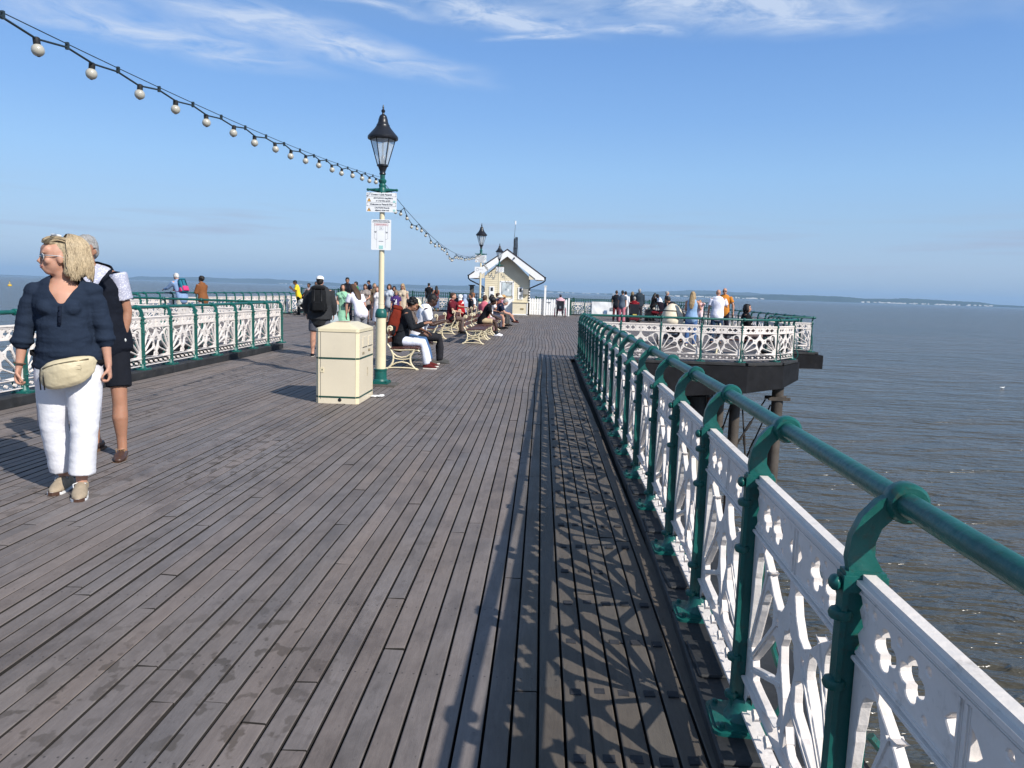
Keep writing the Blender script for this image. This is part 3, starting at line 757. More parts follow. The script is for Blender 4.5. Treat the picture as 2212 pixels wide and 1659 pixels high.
def railing(label, nodes, out=1, zf=None, zr=.985, z0=.045, name='pier_railing', group=None, ends=(True, True), posts=True, bay=BAY):
    """nodes: plan polyline of the posts; out=+1 puts the sea on the right-hand side of travel"""
    t = thing(name, label, 'railing', (nodes[0][0], nodes[0][1], 0), 0, group)
    o0 = V((nodes[0][0], nodes[0][1], 0))
    pts = []
    for a, b in zip(nodes[:-1], nodes[1:]):
        L = math.hypot(b[0]-a[0], b[1]-a[1]); n = max(1, round(L/bay))
        for i in range(n): pts.append((a[0]+(b[0]-a[0])*i/n, a[1]+(b[1]-a[1])*i/n))
    pts.append(nodes[-1])
    def nrm(i):
        a = pts[max(0, i-1)]; b = pts[min(len(pts)-1, i+1)]; d = V((b[0]-a[0], b[1]-a[1], 0)).normalized()
        return d, V((d.y, -d.x, 0))*out
    rail = []
    for i, p in enumerate(pts):
        d, n_ = nrm(i)
        if i == 0 and ends[0]: rail.append(V((p[0], p[1], zf(p[1]) if zf else zr))+n_*.075-d*.06-o0)
        rail.append(V((p[0], p[1], zf(p[1]) if zf else zr))+n_*.075-o0)
        if i == len(pts)-1 and ends[1]: rail.append(V((p[0], p[1], zf(p[1]) if zf else zr))+n_*.075+d*.06-o0)
        if (i > 0 or ends[0]) and (i < len(pts)-1 or ends[1]):
            po = link('post', POST[zr], t, V((p[0], p[1], z0))-o0); X = d*(-out if False else 1); Y = n_; Z = X.cross(Y)
            if Z.z < 0: X = -X
            po.rotation_euler = Matrix((X, Y, V((0, 0, 1)))).transposed().to_euler()
            po.rotation_euler[2] += R(rpost.uniform(-1.6, 1.6)); po.rotation_euler[0] += R(rpost.uniform(-.5, .5)); po.scale = (1, 1, ((zf(p[1]) if zf else zr)-z0)/zr)
    for i in range(len(pts)-1):
        a, b = V(pts[i]), V(pts[i+1]); c = (a+b)/2; d = (b-a); L = d.length; d = V((d.x, d.y, 0)).normalized()
        nn = V((d.y, -d.x, 0))*out*.012; pa = link('panel', PANEL, t, V((c.x, c.y, z0+.045))+nn-o0); pa.rotation_euler = (0, 0, math.atan2(d.y, d.x)); pa.scale = ((L-.03)/PW, 1, ((zf(c.y) if zf else zr)-z0)/.99)
    mbr = MB(); mbr.tube(rail, .0250, 16); mbr.build('hand_rail', TEAL, t, angle=50)
    return t
RYS = [1.58+.87*i for i in range(-4, 19)]
railing('long teal and white railing running down the right side in the foreground', [(rail_x(y), y) for y in RYS], out=1, zr=1.035, zf=rail_z, bay=.87)
LY0 = 17.45-BAY*22
railing('teal and white railing on black kerb behind the walking couple at left', [(-5.95, LY0), (-5.95, LY0+BAY*22)], out=-1, zr=1.035, z0=.11)
railing('railing round the near edge of the right platform, facing the camera', [(.88, 17.10)]+[(.88+BAY*k, 17.10) for k in range(1, 5)]+[(5.33, 17.62), (5.98, 18.5), (6.20, 19.9), (6.22, 21.40)], out=1, ends=(False, True))
railing('short railing panel stepping out over the dark beam at right', [(6.22, 21.42), (7.42, 21.42)], out=1, ends=(False, True), bay=1.3)
railing('curved-top railing receding along the outer right side of the platform', [(7.42, 21.42), (7.42, 51.4)], out=1, ends=(False, True))
railing('railing crossing the near edge of the left platform, behind the near railing', [(2*XC-.88-BAY*k, 17.42) for k in range(0, 5)]+[(2*XC-5.33, 17.8), (2*XC-5.98, 18.5), (2*XC-6.2, 19.9), (2*XC-6.22, 21.4), (-12.52, 21.42)], out=-1, zr=1.035, ends=(False, True))
railing('railing receding along the outer left side where the backpacker leans', [(-12.52, 21.42), (-12.52, 38.2)], out=-1, zr=1.035, ends=(False, True))
railing('far left railing beyond the yellow shirt, after the platform steps in', [(-12.52, 38.2), (-11.4, 40.2), (-11.4, 51.4)], out=-1, ends=(False, False))
railing('end railing left of the kiosk, behind the couple looking out to sea', [(-11.4, 51.4), (-3.6, 51.4)], out=-1, ends=(True, True))
railing('end railing right of the picket gate where the posters hang', [(1.95, 51.4), (7.42, 51.4)], out=-1, ends=(True, False))
# green bar fence of the landing stage beyond the end of the pier
def bar_fence(x0, x1, y, z1, label):
    t = thing('bar_fence', label, 'fence', ((x0+x1)/2, y, 0)); w = (x1-x0)/2
    mbf = MB()
    for z in (z1-.04, .25): mbf.box((0, 0, z), (2*w, .05, .05))
    mbf.build('fence_rail', GREENP, t, angle=None)
    mbf = MB(); n = int(2*w/.155)
    for i in range(n+1): mbf.box((-w+2*w*i/n, 0, (z1-.0)/2-.3), (.045, .03, z1+.6))
    mbf.build('fence_bars', GREENP, t, angle=None)
    for i in range(int(2*w/2.6)+1): mbf = MB(); mbf.box((-w+2.6*i, .02, z1/2-.4), (.10, .10, z1+.9)); mbf.build('fence_post', GREENP, t, angle=None)
bar_fence(-16.8, -3.9, 53.6, 1.22, 'dark green bar fence beyond the end railing on the left')
bar_fence(-.4, 13.2, 53.6, 1.10, 'dark green bar fence beyond the end railing on the right')
# landing stage floor beyond
mb = MB(); mb.box((-1.8, 54.5, -.35), (31, 4.6, .2)); tag(mb.build('landing_stage', TIMBER, angle=None), kind='structure')
for k, (x_, y_) in enumerate(((-16, 54.5), (-9, 54.5), (-2, 54.5), (5, 54.5), (12, 54.5))):
    pile(x_, y_, .16, IRON, 'pile under the landing stage, %s from the left' % ('first', 'second', 'third', 'fourth', 'fifth')[k], -.45, cap=False, group='piles under the landing stage')
# ================================================================== LAMP POSTS
def lamp(x, y, label, grp='Victorian lamp posts along the middle of the pier'):
    t = thing('street_lamp', label, 'lamp post', (x, y, 0), 0, grp)
    m = MB(); m.box((0.03, 0, .016), (.44, .40, .028)); m.build('base_board', mat('grey_board', (.10, .09, .08), rough=.85, var=.3, vscale=8, bump=.4), t, angle=None)
    m = MB(); m.box((0, 0, .045), (.27, .27, .025)); m.box((0, 0, .064), (.23, .23, .016))
    m.lathe([(.115, .06), (.105, .085), (.094, .10), (.092, .215), (.099, .225), (.099, .245), (.085, .25)], n=28)
    for sx in (-1, 1):
        for sy in (-1, 1): m.lathe([(.014, .05), (.014, .075)], (sx*.115, sy*.115, 0), n=6)
    m.build('base', TEAL, t)
    m = MB(); m.lathe([(.078, .24), (.076, .60), (.072, 1.03)], n=28); m.build('lower_column', CREAM, t)
    m = MB(); m.lathe([(.082, 1.005), (.086, 1.015), (.086, 1.06), (.080, 1.09), (.060, 1.13), (.052, 1.135)], n=28); m.build('collar', TEAL, t)
    m = MB(); m.lathe([(.043, 1.12), (.042, 1.20), (.045, 1.20), (.045, 1.212), (.041, 1.212), (.037, 2.78)], n=24); m.build('upper_column', CREAM, t)
    m = MB(); m.lathe([(.05, 2.76), (.058, 2.79), (.058, 2.85), (.046, 2.875), (.052, 2.90), (.050, 2.915), (.040, 2.93), (.056, 2.955), (.058, 2.975), (.046, 2.99), (.034, 3.0), (.036, 3.06), (.044, 3.07)], n=24)
    for s in (-1, 1):
        m.tube([(s*.03, 0, 2.835), (s*.07, 0, 2.835), (s*.185, 0, 2.842), (s*.20, 0, 2.842)], [.034, .030, .015, .018], 12)
        m.ell((s*.21, 0, 2.842), (.021, .021, .021), n=10, m=7)
    m.build('ladder_bar', TEAL, t)
    m = MB(); m.lathe([(.034, 3.05), (.048, 3.065), (.040, 3.09), (.048, 3.12), (.066, 3.165), (.082, 3.175), (.082, 3.195), (.06, 3.20)], n=24)
    N = 6; a0 = R(10)
    for j in range(N):
        a = 2*PI*j/N+a0; m.tube([(.072*math.cos(a), .072*math.sin(a), 3.185), (.178*math.cos(a), .178*math.sin(a), 3.555)], .0075, 6)
    m.tube([(.178*math.cos(2*PI*j/N+a0), .178*math.sin(2*PI*j/N+a0), 3.55) for j in range(N+1)], .008, 6)
    m.build('lantern_frame', BLACKP, t)
    m = MB(); m.rings([[V((r*math.cos(2*PI*j/N+a0), r*math.sin(2*PI*j/N+a0), z)) for j in range(N)] for r, z in ((.068, 3.20), (.172, 3.545))], cap=False); m.build('lantern_glass', LAMPGLASS, t, angle=None)
    m = MB(); m.lathe([(.14, 3.552), (.212, 3.548), (.217, 3.558), (.217, 3.585), (.206, 3.60), (.165, 3.645), (.118, 3.70), (.095, 3.735), (.094, 3.75), (.086, 3.757), (.070, 3.795), (.066, 3.83), (.058, 3.84), (.058, 3.852), (.045, 3.88), (.018, 3.90), (.014, 3.915), (.026, 3.93), (.028, 3.95), (.014, 3.965), (.010, 3.98), (.014, 3.99), (.004, 4.03)], n=28)
    m.build('lantern_roof', BLACKP, t)
    m = MB(); m.lathe([(.012, 3.19), (.012, 3.55)], n=8); m.lathe([(.02, 3.2), (.034, 3.24), (.030, 3.30), (.012, 3.33)], n=10); m.build('lamp_fitting', STEEL, t)
    m = MB(); m.box((.01, 0, 3.545), (.26, .24, .006)); 
    return t
L1P = (-2.355, 11.28); L2P = (-2.42, 30.2); L3P = (-2.40, 42.6)
lamp1 = lamp(*L1P, 'nearest lamp post, beside the cream litter bin, with two white signs')
lamp2 = lamp(*L2P, 'second lamp post, standing among the benches')
lamp3 = lamp(*L3P, 'farthest and smallest lamp post, in front of the kiosk')

# ------------------------------------------------------------------ signs
ORANGE = mat('warning_orange', (.85, .42, .04), rough=.5, var=.05)
TEALPALE = mat('pale_teal_print', (.35, .62, .60), rough=.5, var=.05)
def board(w, h, parent, name='board'):
    m = MB(); r = .012; pts = []
    for cx, cy, a0 in ((w/2-r, h/2-r, 0), (-w/2+r, h/2-r, 90), (-w/2+r, -h/2+r, 180), (w/2-r, -h/2+r, 270)):
        for a in range(0, 91, 30): pts.append((cx+r*math.cos(R(a0+a)), cy+r*math.sin(R(a0+a))))
    m.prism(pts, -.002, .002, f=lambda p: V((p.x, p.z, p.y))); return m.build(name, SIGNW, parent, angle=None)
def welcome_sign(x, y, z, label, detail=True, rz=0):
    t = thing('sign', label, 'sign', (x, y, z), rz, 'welcome and caution signs on the lamp posts')
    W, H = .44, .275
    board(W, H, t)
    def T(s, size, px, pz, sx=1.0, al='CENTER', b=0.0006): text(s, size, t, (px, -.0035, pz), INK, align=al, sx=sx, bold=b)
    T('Croeso i Lanfa Penarth', .033, .0, .108, .98); T('Welcome to Penarth Pier', .033, .0, -.030, .96)
    T('GWYLIWCH rhag llithro', .027, .025, .058); T('ar y byrddau gwlyb', .027, .025, .022)
    T('CAUTION! Boards', .027, .01, -.078); T('slippery when wet', .027, .01, -.112)
    m = MB()
    for z_ in (.084, .0, -.052): m.box((0, -.003, z_-.002), (.425, .0016, .0016))
    for z_ in (.108, -.030):
        for s in (-1, 1):
            for d in (-1, 1): m.add([(s*.213, -.0032, z_+d*.019), (s*.198, -.0032, z_+d*.019), (s*.213, -.0032, z_+d*.006)], [(0, 1, 2)])
    m.build('printed_lines', INK, t, angle=None)
    m = MB(); m2 = MB()
    for z_ in (.035, -.100):
        m.prism([(-.208, z_-.026), (-.150, z_-.026), (-.179, z_+.026)], .0028, .0034, f=lambda p: V((p.x, -p.z, p.y)))
        m2.prism([(-.201, z_-.022), (-.157, z_-.022), (-.179, z_+.018)], .0036, .0040, f=lambda p: V((p.x, -p.z, p.y)))
    m.build('triangle_border', INK, t, angle=None); m2.build('triangle', ORANGE, t, angle=None)
    m = MB()
    for z_ in (.035, -.100):
        m.tube([(-.186, -.0045, z_-.004), (-.178, -.0045, z_+.004), (-.172, -.0045, z_-.006), (-.166, -.0045, z_-.014)], .0022, 4); m.ell((-.180, -.0045, z_+.009), (.003, .001, .003), n=6, m=4)
    m.build('slipping_figure', INK, t, angle=None)
    m = MB()
    for z_ in (.006, -.118): m.box((.186, -.003, z_+.006), (.034, .0012, .030))
    m.build('council_mark', TEALPALE, t, angle=None)
    m = MB()
    for z_ in (.08, -.08): m.box((0, .03, z_), (.09, .05, .02)); m.tube([(-.045, .02, z_), (-.05, .10, z_), (.05, .10, z_), (.045, .02, z_)], .006, 5)
    m.build('bracket', STEEL, t, angle=None)
    return t
welcome_sign(L1P[0]+.0, L1P[1]-.055, 2.66, 'bilingual white welcome sign with two orange warning triangles on the nearest lamp post')
def map_sign(x, y, z, label, g='plan signs on the lamp posts'):
    t = thing('sign', label, 'sign', (x, y, z), 0, g)
    board(.288, .435, t)
    def T(s, size, px, pz, m_=INK, sx=1.0): text(s, size, t, (px, -.0035, pz), m_, sx=sx, bold=.0004)
    T('PLEASE BE AWARE THAT FISHING TAKES', .0132, 0, .200, sx=.98); T('PLACE ON THE OUTSIDE OF THE MARKED AREAS', .0132, 0, .181, sx=.86)
    T('No fishing from the landing stage', .0135, 0, .146, mat('sign_red', (.5, .03, .03), rough=.5), .9)
    T('Fishing', .011, -.082, .045); T('area', .011, -.082, .033); T('Fishing', .011, .080, .040); T('area', .011, .080, .028)
    T('Pier', .011, 0, .098); T('hut', .011, 0, .086); T('You are here', .0125, 0, -.092)
    m = MB(); y_ = -.0032
    def ln(a, b, w=.0018): 
        a = V((a[0], y_, a[1])); b = V((b[0], y_, b[1])); d = (b-a).normalized(); n_ = V((-d.z, 0, d.x))*w/2
        m.add([a-n_, b-n_, b+n_, a+n_], [(0, 1, 2, 3)])
    for s in (-1, 1):
        ln((s*.098, .16), (s*.098, -.045)); ln((s*.098, -.045), (s*.085, -.062)); ln((s*.085, -.062), (s*.062, -.068)); ln((s*.062, .125), (s*.062, -.185)); 
    for a, b in (((-.028, .115), (.028, .115)), ((-.028, .07), (.028, .07)), ((-.028, .07), (-.028, .115)), ((.028, .07), (.028, .115)), ((0, -.07), (0, -.082))): ln(a, b)
    m.build('printed_plan', INK, t, angle=None)
    m = MB()
    for z_ in (.160, .131): m.box((0, -.003, z_), (.200, .001, .0022))
    for s in (-1, 1): m.box((s*.1, -.003, .1455), (.0022, .001, .03))
    m.build('red_box', mat('sign_red', (.5, .03, .03)), t, angle=None)
    m = MB(); m.box((0, -.003, -.178), (.060, .0012, .050)); m.build('council_mark', TEALPALE, t, angle=None)
    m = MB()
    for z_ in (.12, -.12): m.box((0, .03, z_), (.08, .05, .02)); m.tube([(-.04, .02, z_), (-.042, .095, z_), (.042, .095, z_), (.04, .02, z_)], .006, 5)
    m.build('bracket', STEEL, t, angle=None)
    return t
map_sign(L1P[0], L1P[1]-.055, 2.20, 'white plan sign with thin line drawing, lower of the two on the nearest lamp post')
welcome_sign(L2P[0]+.0, L2P[1]-.055, 2.66, 'white welcome sign on the second lamp post')
t = thing('sign', 'white landscape sign with a small ring drawn on it, second lamp post', 'sign', (L2P[0]-.03, L2P[1]-.055, 2.24)); board(.40, .22, t)
m = MB(); m.tube([(-.09+.05*math.cos(a), -.004, .0+.05*math.sin(a)) for a in [2*PI*i/16 for i in range(17)]], .004, 4); m.build('printed_ring', INK, t, angle=None)
text('Cadwch ar y pier', .02, t, (.06, -.0035, .0), INK)
welcome_sign(L3P[0]+.05, L3P[1]-.055, 2.60, 'white welcome sign turned slightly on the farthest lamp post', rz=R(12))

# ------------------------------------------------------------------ festoon lights
BULB = mat('frosted_bulb', (.46, .44, .38), rough=.28, var=.06, vscale=20, coat=.4); BULB.node_tree.nodes['Principled BSDF'].inputs['Subsurface Weight'].default_value = .25
BULB.node_tree.nodes['Principled BSDF'].inputs['Subsurface Radius'].default_value = (.03, .03, .025)
WIRE = mat('black_cable', (.02, .035, .045), rough=.6, var=.1)
bulb0 = None
def make_bulb():
    m = MB(); m.ell((0, 0, -.049), (.0285, .0285, .0285), n=18, m=12); o = m.build('light_bulb', BULB, smooth=True, angle=60)
    m = MB(); m.lathe([(.0135, -.030), (.0155, -.026), (.0155, .004), (.010, .008)], n=12); m.build('lamp_holder', RUBBER, o)
    m = MB(); m.lathe([(.005, -.0785), (.008, -.0768)], n=8); m.build('bulb_tip', DARKM, o)
    return o
nb_ = 0
def put_bulb(p, lab, g, tilt=(0, 0)):
    global bulb0, nb_
    if bulb0 is None: bulb0 = make_bulb(); o = bulb0
    else: o = copy_tree(bulb0)
    o.location = p; o.rotation_euler = (tilt[0], tilt[1], 0); tag(o, lab, 'light bulb', g); nb_ += 1
def cat_(a, b, sag, n=40):
    out = []
    for i in range(n+1):
        t = i/n; p = a.lerp(b, t); p.z -= sag*4*t*(1-t); out.append(p)
    return out
rl = random.Random(9)
A = V((L1P[0], -7.6, 2.86)); B = V((L1P[0], L1P[1]-.03, 2.99))
def zc_(y): # measured height of the cable over the near span
    t = (y-A.y)/(B.y-A.y); return A.z+(B.z-A.z)*t-4*.402*t*(1-t)
ys = [3.60+.4535*i for i in range(-12, 17)]
mid = []; tie_y = [3.80, 4.93-.16, 5.15, 6.5, 7.4, 8.3, 9.2, 10.1, 11.0]
G1 = 'white festoon bulbs on the near span of cable'
names = ['first', 'second', 'third', 'fourth', 'fifth', 'sixth', 'seventh', 'eighth', 'ninth', 'tenth', 'eleventh', 'twelfth', 'thirteenth', 'fourteenth', 'fifteenth', 'sixteenth', 'seventeenth', 'eighteenth']
kk = 0
for i, yb in enumerate(ys):
    zb = zc_(yb)-.012-rl.uniform(0, .012)
    mid.append((yb, zb))
    if yb > 3.2:
        put_bulb(V((L1P[0]+rl.uniform(-.01, .01), yb, zb)), 'round white bulb, %s from the left on the near light cable' % names[kk] if kk < 16 else 'white bulb touching the head of the nearest lamp post', G1, (rl.uniform(-.12, .12), rl.uniform(-.12, .12))); kk += 1
t = thing('light_cable', 'pair of dark cables carrying bulbs from the upper left to the nearest lamp', 'cable', tuple(A))
m = MB(); pts = []
for (y0_, z0_), (y1_, z1_) in zip(mid[:-1], mid[1:]):
    pts += [V((L1P[0], y0_, z0_)), V((L1P[0], (y0_+y1_)/2, (z0_+z1_)/2+.024+rl.uniform(-.008, .01)))]
pts += [V((L1P[0], mid[-1][0], mid[-1][1])), B-V((0, 0, .02))]
m.tube([p-A for p in pts], .0055, 6); m.build('supply_cable', WIRE, t)
m = MB(); m.tube([V((L1P[0]+.008, y_, zc_(y_)+.020))-A for y_ in [A.y+(B.y-A.y)*i/60 for i in range(61)]], .0026, 5); m.build('support_wire', WIRE, t)
for (y0_, z0_), (y1_, z1_) in zip(mid[:-1], mid[1:]):
    m = MB(); yy = (y0_+y1_)/2; m.box(V((L1P[0]+.004, yy, zc_(yy)+.012))-A, (.016, .012, .034))
    m.build('cable_tie', WIRE, t, angle=None)
# second span: droops in loops between ties
def loopspan(A, B, sag, ties, label, blabel, gb, pitch=.62, seed=1):
    r_ = random.Random(seed)
    t = thing('light_cable', label, 'cable', tuple(A)); sup = cat_(A, B, sag, 60)
    def sp_(u):
        k = min(59, int(u*60)); f = u*60-k; return sup[k].lerp(sup[k+1], f)
    m = MB(); m.tube([p-A for p in sup], .0045, 5); m.build('support_wire', WIRE, t)
    m = MB(); path = []; n_ = 0
    us = [0]+[u for u, d in ties]; ds = [d for u, d in ties]
    for (u0, u1, d) in zip(us[:-1], us[1:], ds):
        a = sp_(u0); b = sp_(u1); N = 10
        seg = []
        for i in range(N+1):
            s = i/N; p = a.lerp(b, s); q = sp_(u0+(u1-u0)*s); p.z = q.z-d*4*s*(1-s)-.01; seg.append(p)
        path += seg
        L = (b-a).length+2*d; nb__ = max(1, int(L/pitch))
        for i in range(nb__):
            s = (i+.5)/nb__; k = int(s*N); p = seg[k].lerp(seg[min(N, k+1)], s*N-k)
            put_bulb(p-V((0, 0, .01)), blabel, gb, (r_.uniform(-.3, .3), r_.uniform(-.3, .3))); n_ += 1
    m.tube([p-A for p in path], .0065, 5); m.build('supply_cable', WIRE, t)
loopspan(V((L1P[0]+.03, L1P[1]+.03, 2.93)), V((L2P[0], L2P[1]-.05, 2.90)), .50, [(.085, .17), (.17, .12), (.24, .02), (.31, .10), (.40, .03), (.52, .17), (.60, .04), (.70, .05), (.80, .03), (.90, .04), (1.0, .02)],
         'sagging looped light cable between the nearest and second lamp posts', 'small bulb of the drooping string between the nearest and second lamps', 'bulbs between the nearest and second lamps', .52, 2)
loopspan(V((L2P[0]+.03, L2P[1]+.05, 2.85)), V((L3P[0], L3P[1]-.05, 2.85)), .55, [(.25, .10), (.5, .22), (.75, .25), (1.0, .15)],
         'tangled light cable between the second and farthest lamp posts', 'tiny bulb of the tangled string in front of the kiosk gable', 'bulbs between the second and farthest lamps', .40, 5)
loopspan(V((L3P[0]+.05, L3P[1]+.03, 2.80)), V((L3P[0]+.55, L3P[1]+4.8, 2.0)), .25, [(.3, .25), (.65, .2), (1.0, .1)],
         'loose end of light cable hanging from the farthest lamp', 'tiny bulb on the loose cable end by the kiosk door', 'bulbs on the loose cable end', .5, 6)

# ================================================================== LITTER BIN
t = thing('litter_bin', 'large cream litter bin with green bands and a hipped lid', 'litter bin', (-2.486, 9.745, 0))
hx, hy, ch = .265, .415, .035
def chbox(hx, hy, ch): return [(hx-ch, -hy), (hx, -hy+ch), (hx, hy-ch), (hx-ch, hy), (-hx+ch, hy), (-hx, hy-ch), (-hx, -hy+ch), (-hx+ch, -hy)]
m = MB(); m.prism(chbox(hx, hy, ch), .0, .885); m.build('body', CREAM_SIDE, t, angle=None)
m = MB()    # bright edge strips and the folded plinth
for sx in (-1, 1):
    for sy in (-1, 1):
        c_ = V((sx*(hx-ch/2), sy*(hy-ch/2), .4425)); m.box(c_+V((sx*.0012, sy*.0012, 0)), (ch*1.414+.004, .003, .883), Matrix.Rotation(math.atan2(sx*1, -sy*1)*1 if False else (PI/4 if sx*sy < 0 else -PI/4), 3, 'Z'))
m.build('corner_strips', CREAM, t, angle=None)
m = MB(); q = [(x*1.012, y*1.008) for x, y in chbox(hx, hy, ch)]
m.prism(q, .888, .925); n_ = len(q)
top = [(x*.38, y*.62) for x, y in q]
m.rings([[V((x, y, .925)) for x, y in q], [V((x, y, .998)) for x, y in top]]); m.build('lid', CREAM, t, angle=None)
m = MB(); m.box((-.02, -.05, 1.001), (.13, .26, .006)); m.build('lid_plate', mat('tan_plate', (.38, .27, .18), rough=.6, var=.2), t, angle=None)
m = MB()
for z_ in (.552, .072): m.prism([(x*1.010, y*1.006) for x, y in chbox(hx, hy, ch)], z_, z_+.022)
m.build('green_bands', GREENP, t, angle=None)
m = MB(); m.box((-.205, -hy-.0005, .47), (.0035, .004, .83)); m.box((0, -hy-.001, .885), (.52, .003, .0035))
m.box((hx+.0005, 0, .884), (.004, .80, .0035)); m.build('door_gap', DARKM, t, angle=None)
m = MB(); m.box((-.186, -hy-.003, .415), (.042, .006, .062)); m.build('lock_plate', CREAM, t, angle=None)
m = MB(); m.ell((-.183, -hy-.007, .418), (.008, .004, .010), n=10, m=6)
for a in (-1, 1):
    for b in (-1, 1): m.ell((-.186+a*.013, -hy-.006, .415+b*.023), (.0035, .002, .0035), n=6, m=4)
m.ell((.30-hx, -hy-.003, .050), (.0225, .004, .0225), n=16, m=8)
m.ell((hx+.003, .20, .78), (.003, .012, .016), n=12, m=6)
m.build('keyhole_and_drain', DARKM, t, angle=60)
m = MB()
for yy, w in ((-.10, .23), (.20, .22)): 
    m.box((hx+.003, yy+.02, .760), (.006, w, .125))
m.build('flap', CREAM_SIDE, t, angle=None)
m = MB()
for yy, w in ((-.10, .235), (.20, .225)): m.box((hx+.004, yy+.02, .694), (.010, w, .0045))
m.build('flap_gap', DARKM, t, angle=None)
FAINT = mat('worn_lettering', (.36, .30, .20), rough=.7, var=.3, vscale=40)
text('LITTER', .052, t, (hx+.002, -.16, .615), FAINT, rot=(PI/2, 0, PI/2), sx=.75); text('SBWRIEL', .052, t, (hx+.002, .17, .635), FAINT, rot=(PI/2, 0, PI/2), sx=.7)
m = MB(); m.tube([(hx+.003, .07, .42), (hx+.003, .075, .385), (hx+.003, .065, .36), (hx+.003, .075, .34), (hx+.003, .06, .31)], .003, 5); m.ell((hx+.003, .07, .41), (.003, .009, .012), n=8, m=6); m.tube([(hx+.003, .085, .38), (hx+.003, .055, .33)], .003, 5)
m.build('figure_mark', FAINT, t, angle=None)
t = tag(link('litter', fuse((lambda mb: (mb.ell((0, 0, .016), (.075, .035, .012)), mb.ell((.055, .02, .02), (.035, .025, .018)), mb.ell((-.05, -.02, .012), (.05, .02, .009)), mb)[-1])(MB()), .005, 2, [SIGNW], wr=.006, wf=(40, 40, 40)), None, (-2.13, 10.02, .002)), 'crumpled white paper litter on the boards at the foot of the bin', 'litter')

# ================================================================== BENCHES
def frame_bars(mb, x0):
    """one cast end frame: side profile in (y forward, z up) at x0"""
    def bar(pts, r=.017, w=.021): mb.tube([(x0, y, z) for y, z in pts], [(w, rr_) for rr_ in ([r]*len(pts) if not isinstance(r, list) else r)], 8, ref=(1, 0, 0))
    # scroll, back and seat rail as one sweep
    sc = [(.035+.030*math.cos(a)*(1-.10*i), .715+.030*math.sin(a)*(1-.10*i)) for i, a in enumerate([R(40-52*k) for k in range(7)])]
    bar(list(reversed(sc))+[(.06, .745), (.03, .765), (-.005, .755), (-.022, .72), (-.010, .67), (.005, .62), (-.005, .56), (-.020, .50), (-.015, .44), (.03, .385), (.10, .355), (.20, .345), (.32, .352), (.44, .358), (.53, .350), (.555, .33)], .0165)
    mb.lathe([(.034, -.016), (.034, .016)], n=4)if False else None
    mb.tube([(x0-.022, .030, .712), (x0+.022, .030, .712)], .030, 12)
    # crossed legs
    bar([(.03, .37), (.06, .315), (.085, .26), (.092, .20), (.080, .13), (.05, .07), (.005, .02), (-.03, .012)], .019)
    bar([(.46, .35), (.43, .30), (.40, .255), (.39, .20), (.40, .13), (.43, .075), (.475, .025), (.52, .012)], .019)
    bar([(.085, .285), (.15, .235), (.24, .215), (.33, .235), (.41, .290)], .014)
    bar([(.075, .075), (.14, .115), (.24, .135), (.34, .118), (.415, .080)], .014)
    bar([(.10, .20), (.16, .185), (.24, .18), (.32, .185), (.385, .20)], .010)
    bar([(-.045, .012), (.10, .030), (.24, .032), (.38, .030), (.535, .012)], .013)
    for y in (-.03, .52): mb.box((x0, y, .008), (.05, .05, .016))
def bench(L=1.86):
    t = thing('bench', '', 'bench')
    for x_ in (-L/2+.03, L/2-.03):
        m = MB(); frame_bars(m, x_); m.build('end_frame', CREAM, t, angle=50)
    m = MB(); frame = [(.02, .43), (0, 0)]
    def slat(c, d, ang):
        rot = Matrix.Rotation(ang, 3, 'X'); m.box(c, d, rot)
    m = MB()
    for k, y in enumerate((.085, .175, .265, .355, .445)): slat((0, y, .378+.004*k), (L, .078, .024), R(2))
    m.box((0, .515, .385), (L, .05, .03)); m.build('seat', BENCHWOOD, t, angle=None)
    m = MB(); slat((0, .012, .655), (L, .022, .120), R(-6)); slat((0, .000, .515), (L, .022, .085), R(8)); m.build('backrest', BENCHWOOD, t, angle=None)
    m = MB(); m.tube([(-L/2+.03, .24, .135), (L/2-.03, .24, .135)], .010, 8); m.build('tie_bar', CREAM, t)
    return t
b0 = bench(); GB = 'cream cast iron benches with brown slats'
def put_bench(x, y, face, label, first=[True]):
    o = b0 if first[0] else copy_tree(b0); first[0] = False
    o.location = (x, y, 0); o.rotation_euler = (0, 0, R(-face)); tag(o, label, 'bench', GB)
    return o
# right-hand row faces +x: face=90 ; left-hand row faces -x: face=270
put_bench(-2.70, 14.50, 90, 'nearest bench, behind the lamp post, with three people on it')
put_bench(-2.06, 21.62, 90, 'empty bench in the middle of the right row with its seat clear')
put_bench(-2.04, 23.95, 90, 'bench behind the empty one, where the person in black tee and beige shorts sits')
put_bench(-2.04, 26.55, 90, 'fourth bench of the right row, just before the second lamp post')
put_bench(-2.04, 29.40, 90, 'bench of the man in the navy polo shirt')
put_bench(-2.04, 32.40, 90, 'farthest bench of the right row, with the hat wearers')
put_bench(-2.80, 21.55, 270, 'empty bench nearest us in the left row, back towards us')
put_bench(-2.80, 25.70, 270, 'left-row bench where the man in maroon leans on the back')
put_bench(-2.80, 30.10, 270, 'left-row bench with the person in the white headscarf')
put_bench(-2.80, 34.00, 270, 'left-row bench farthest away, with the man in white')
put_bench(5.60, 20.35, 200, 'bench at the corner of the right platform under the dark-haired woman')

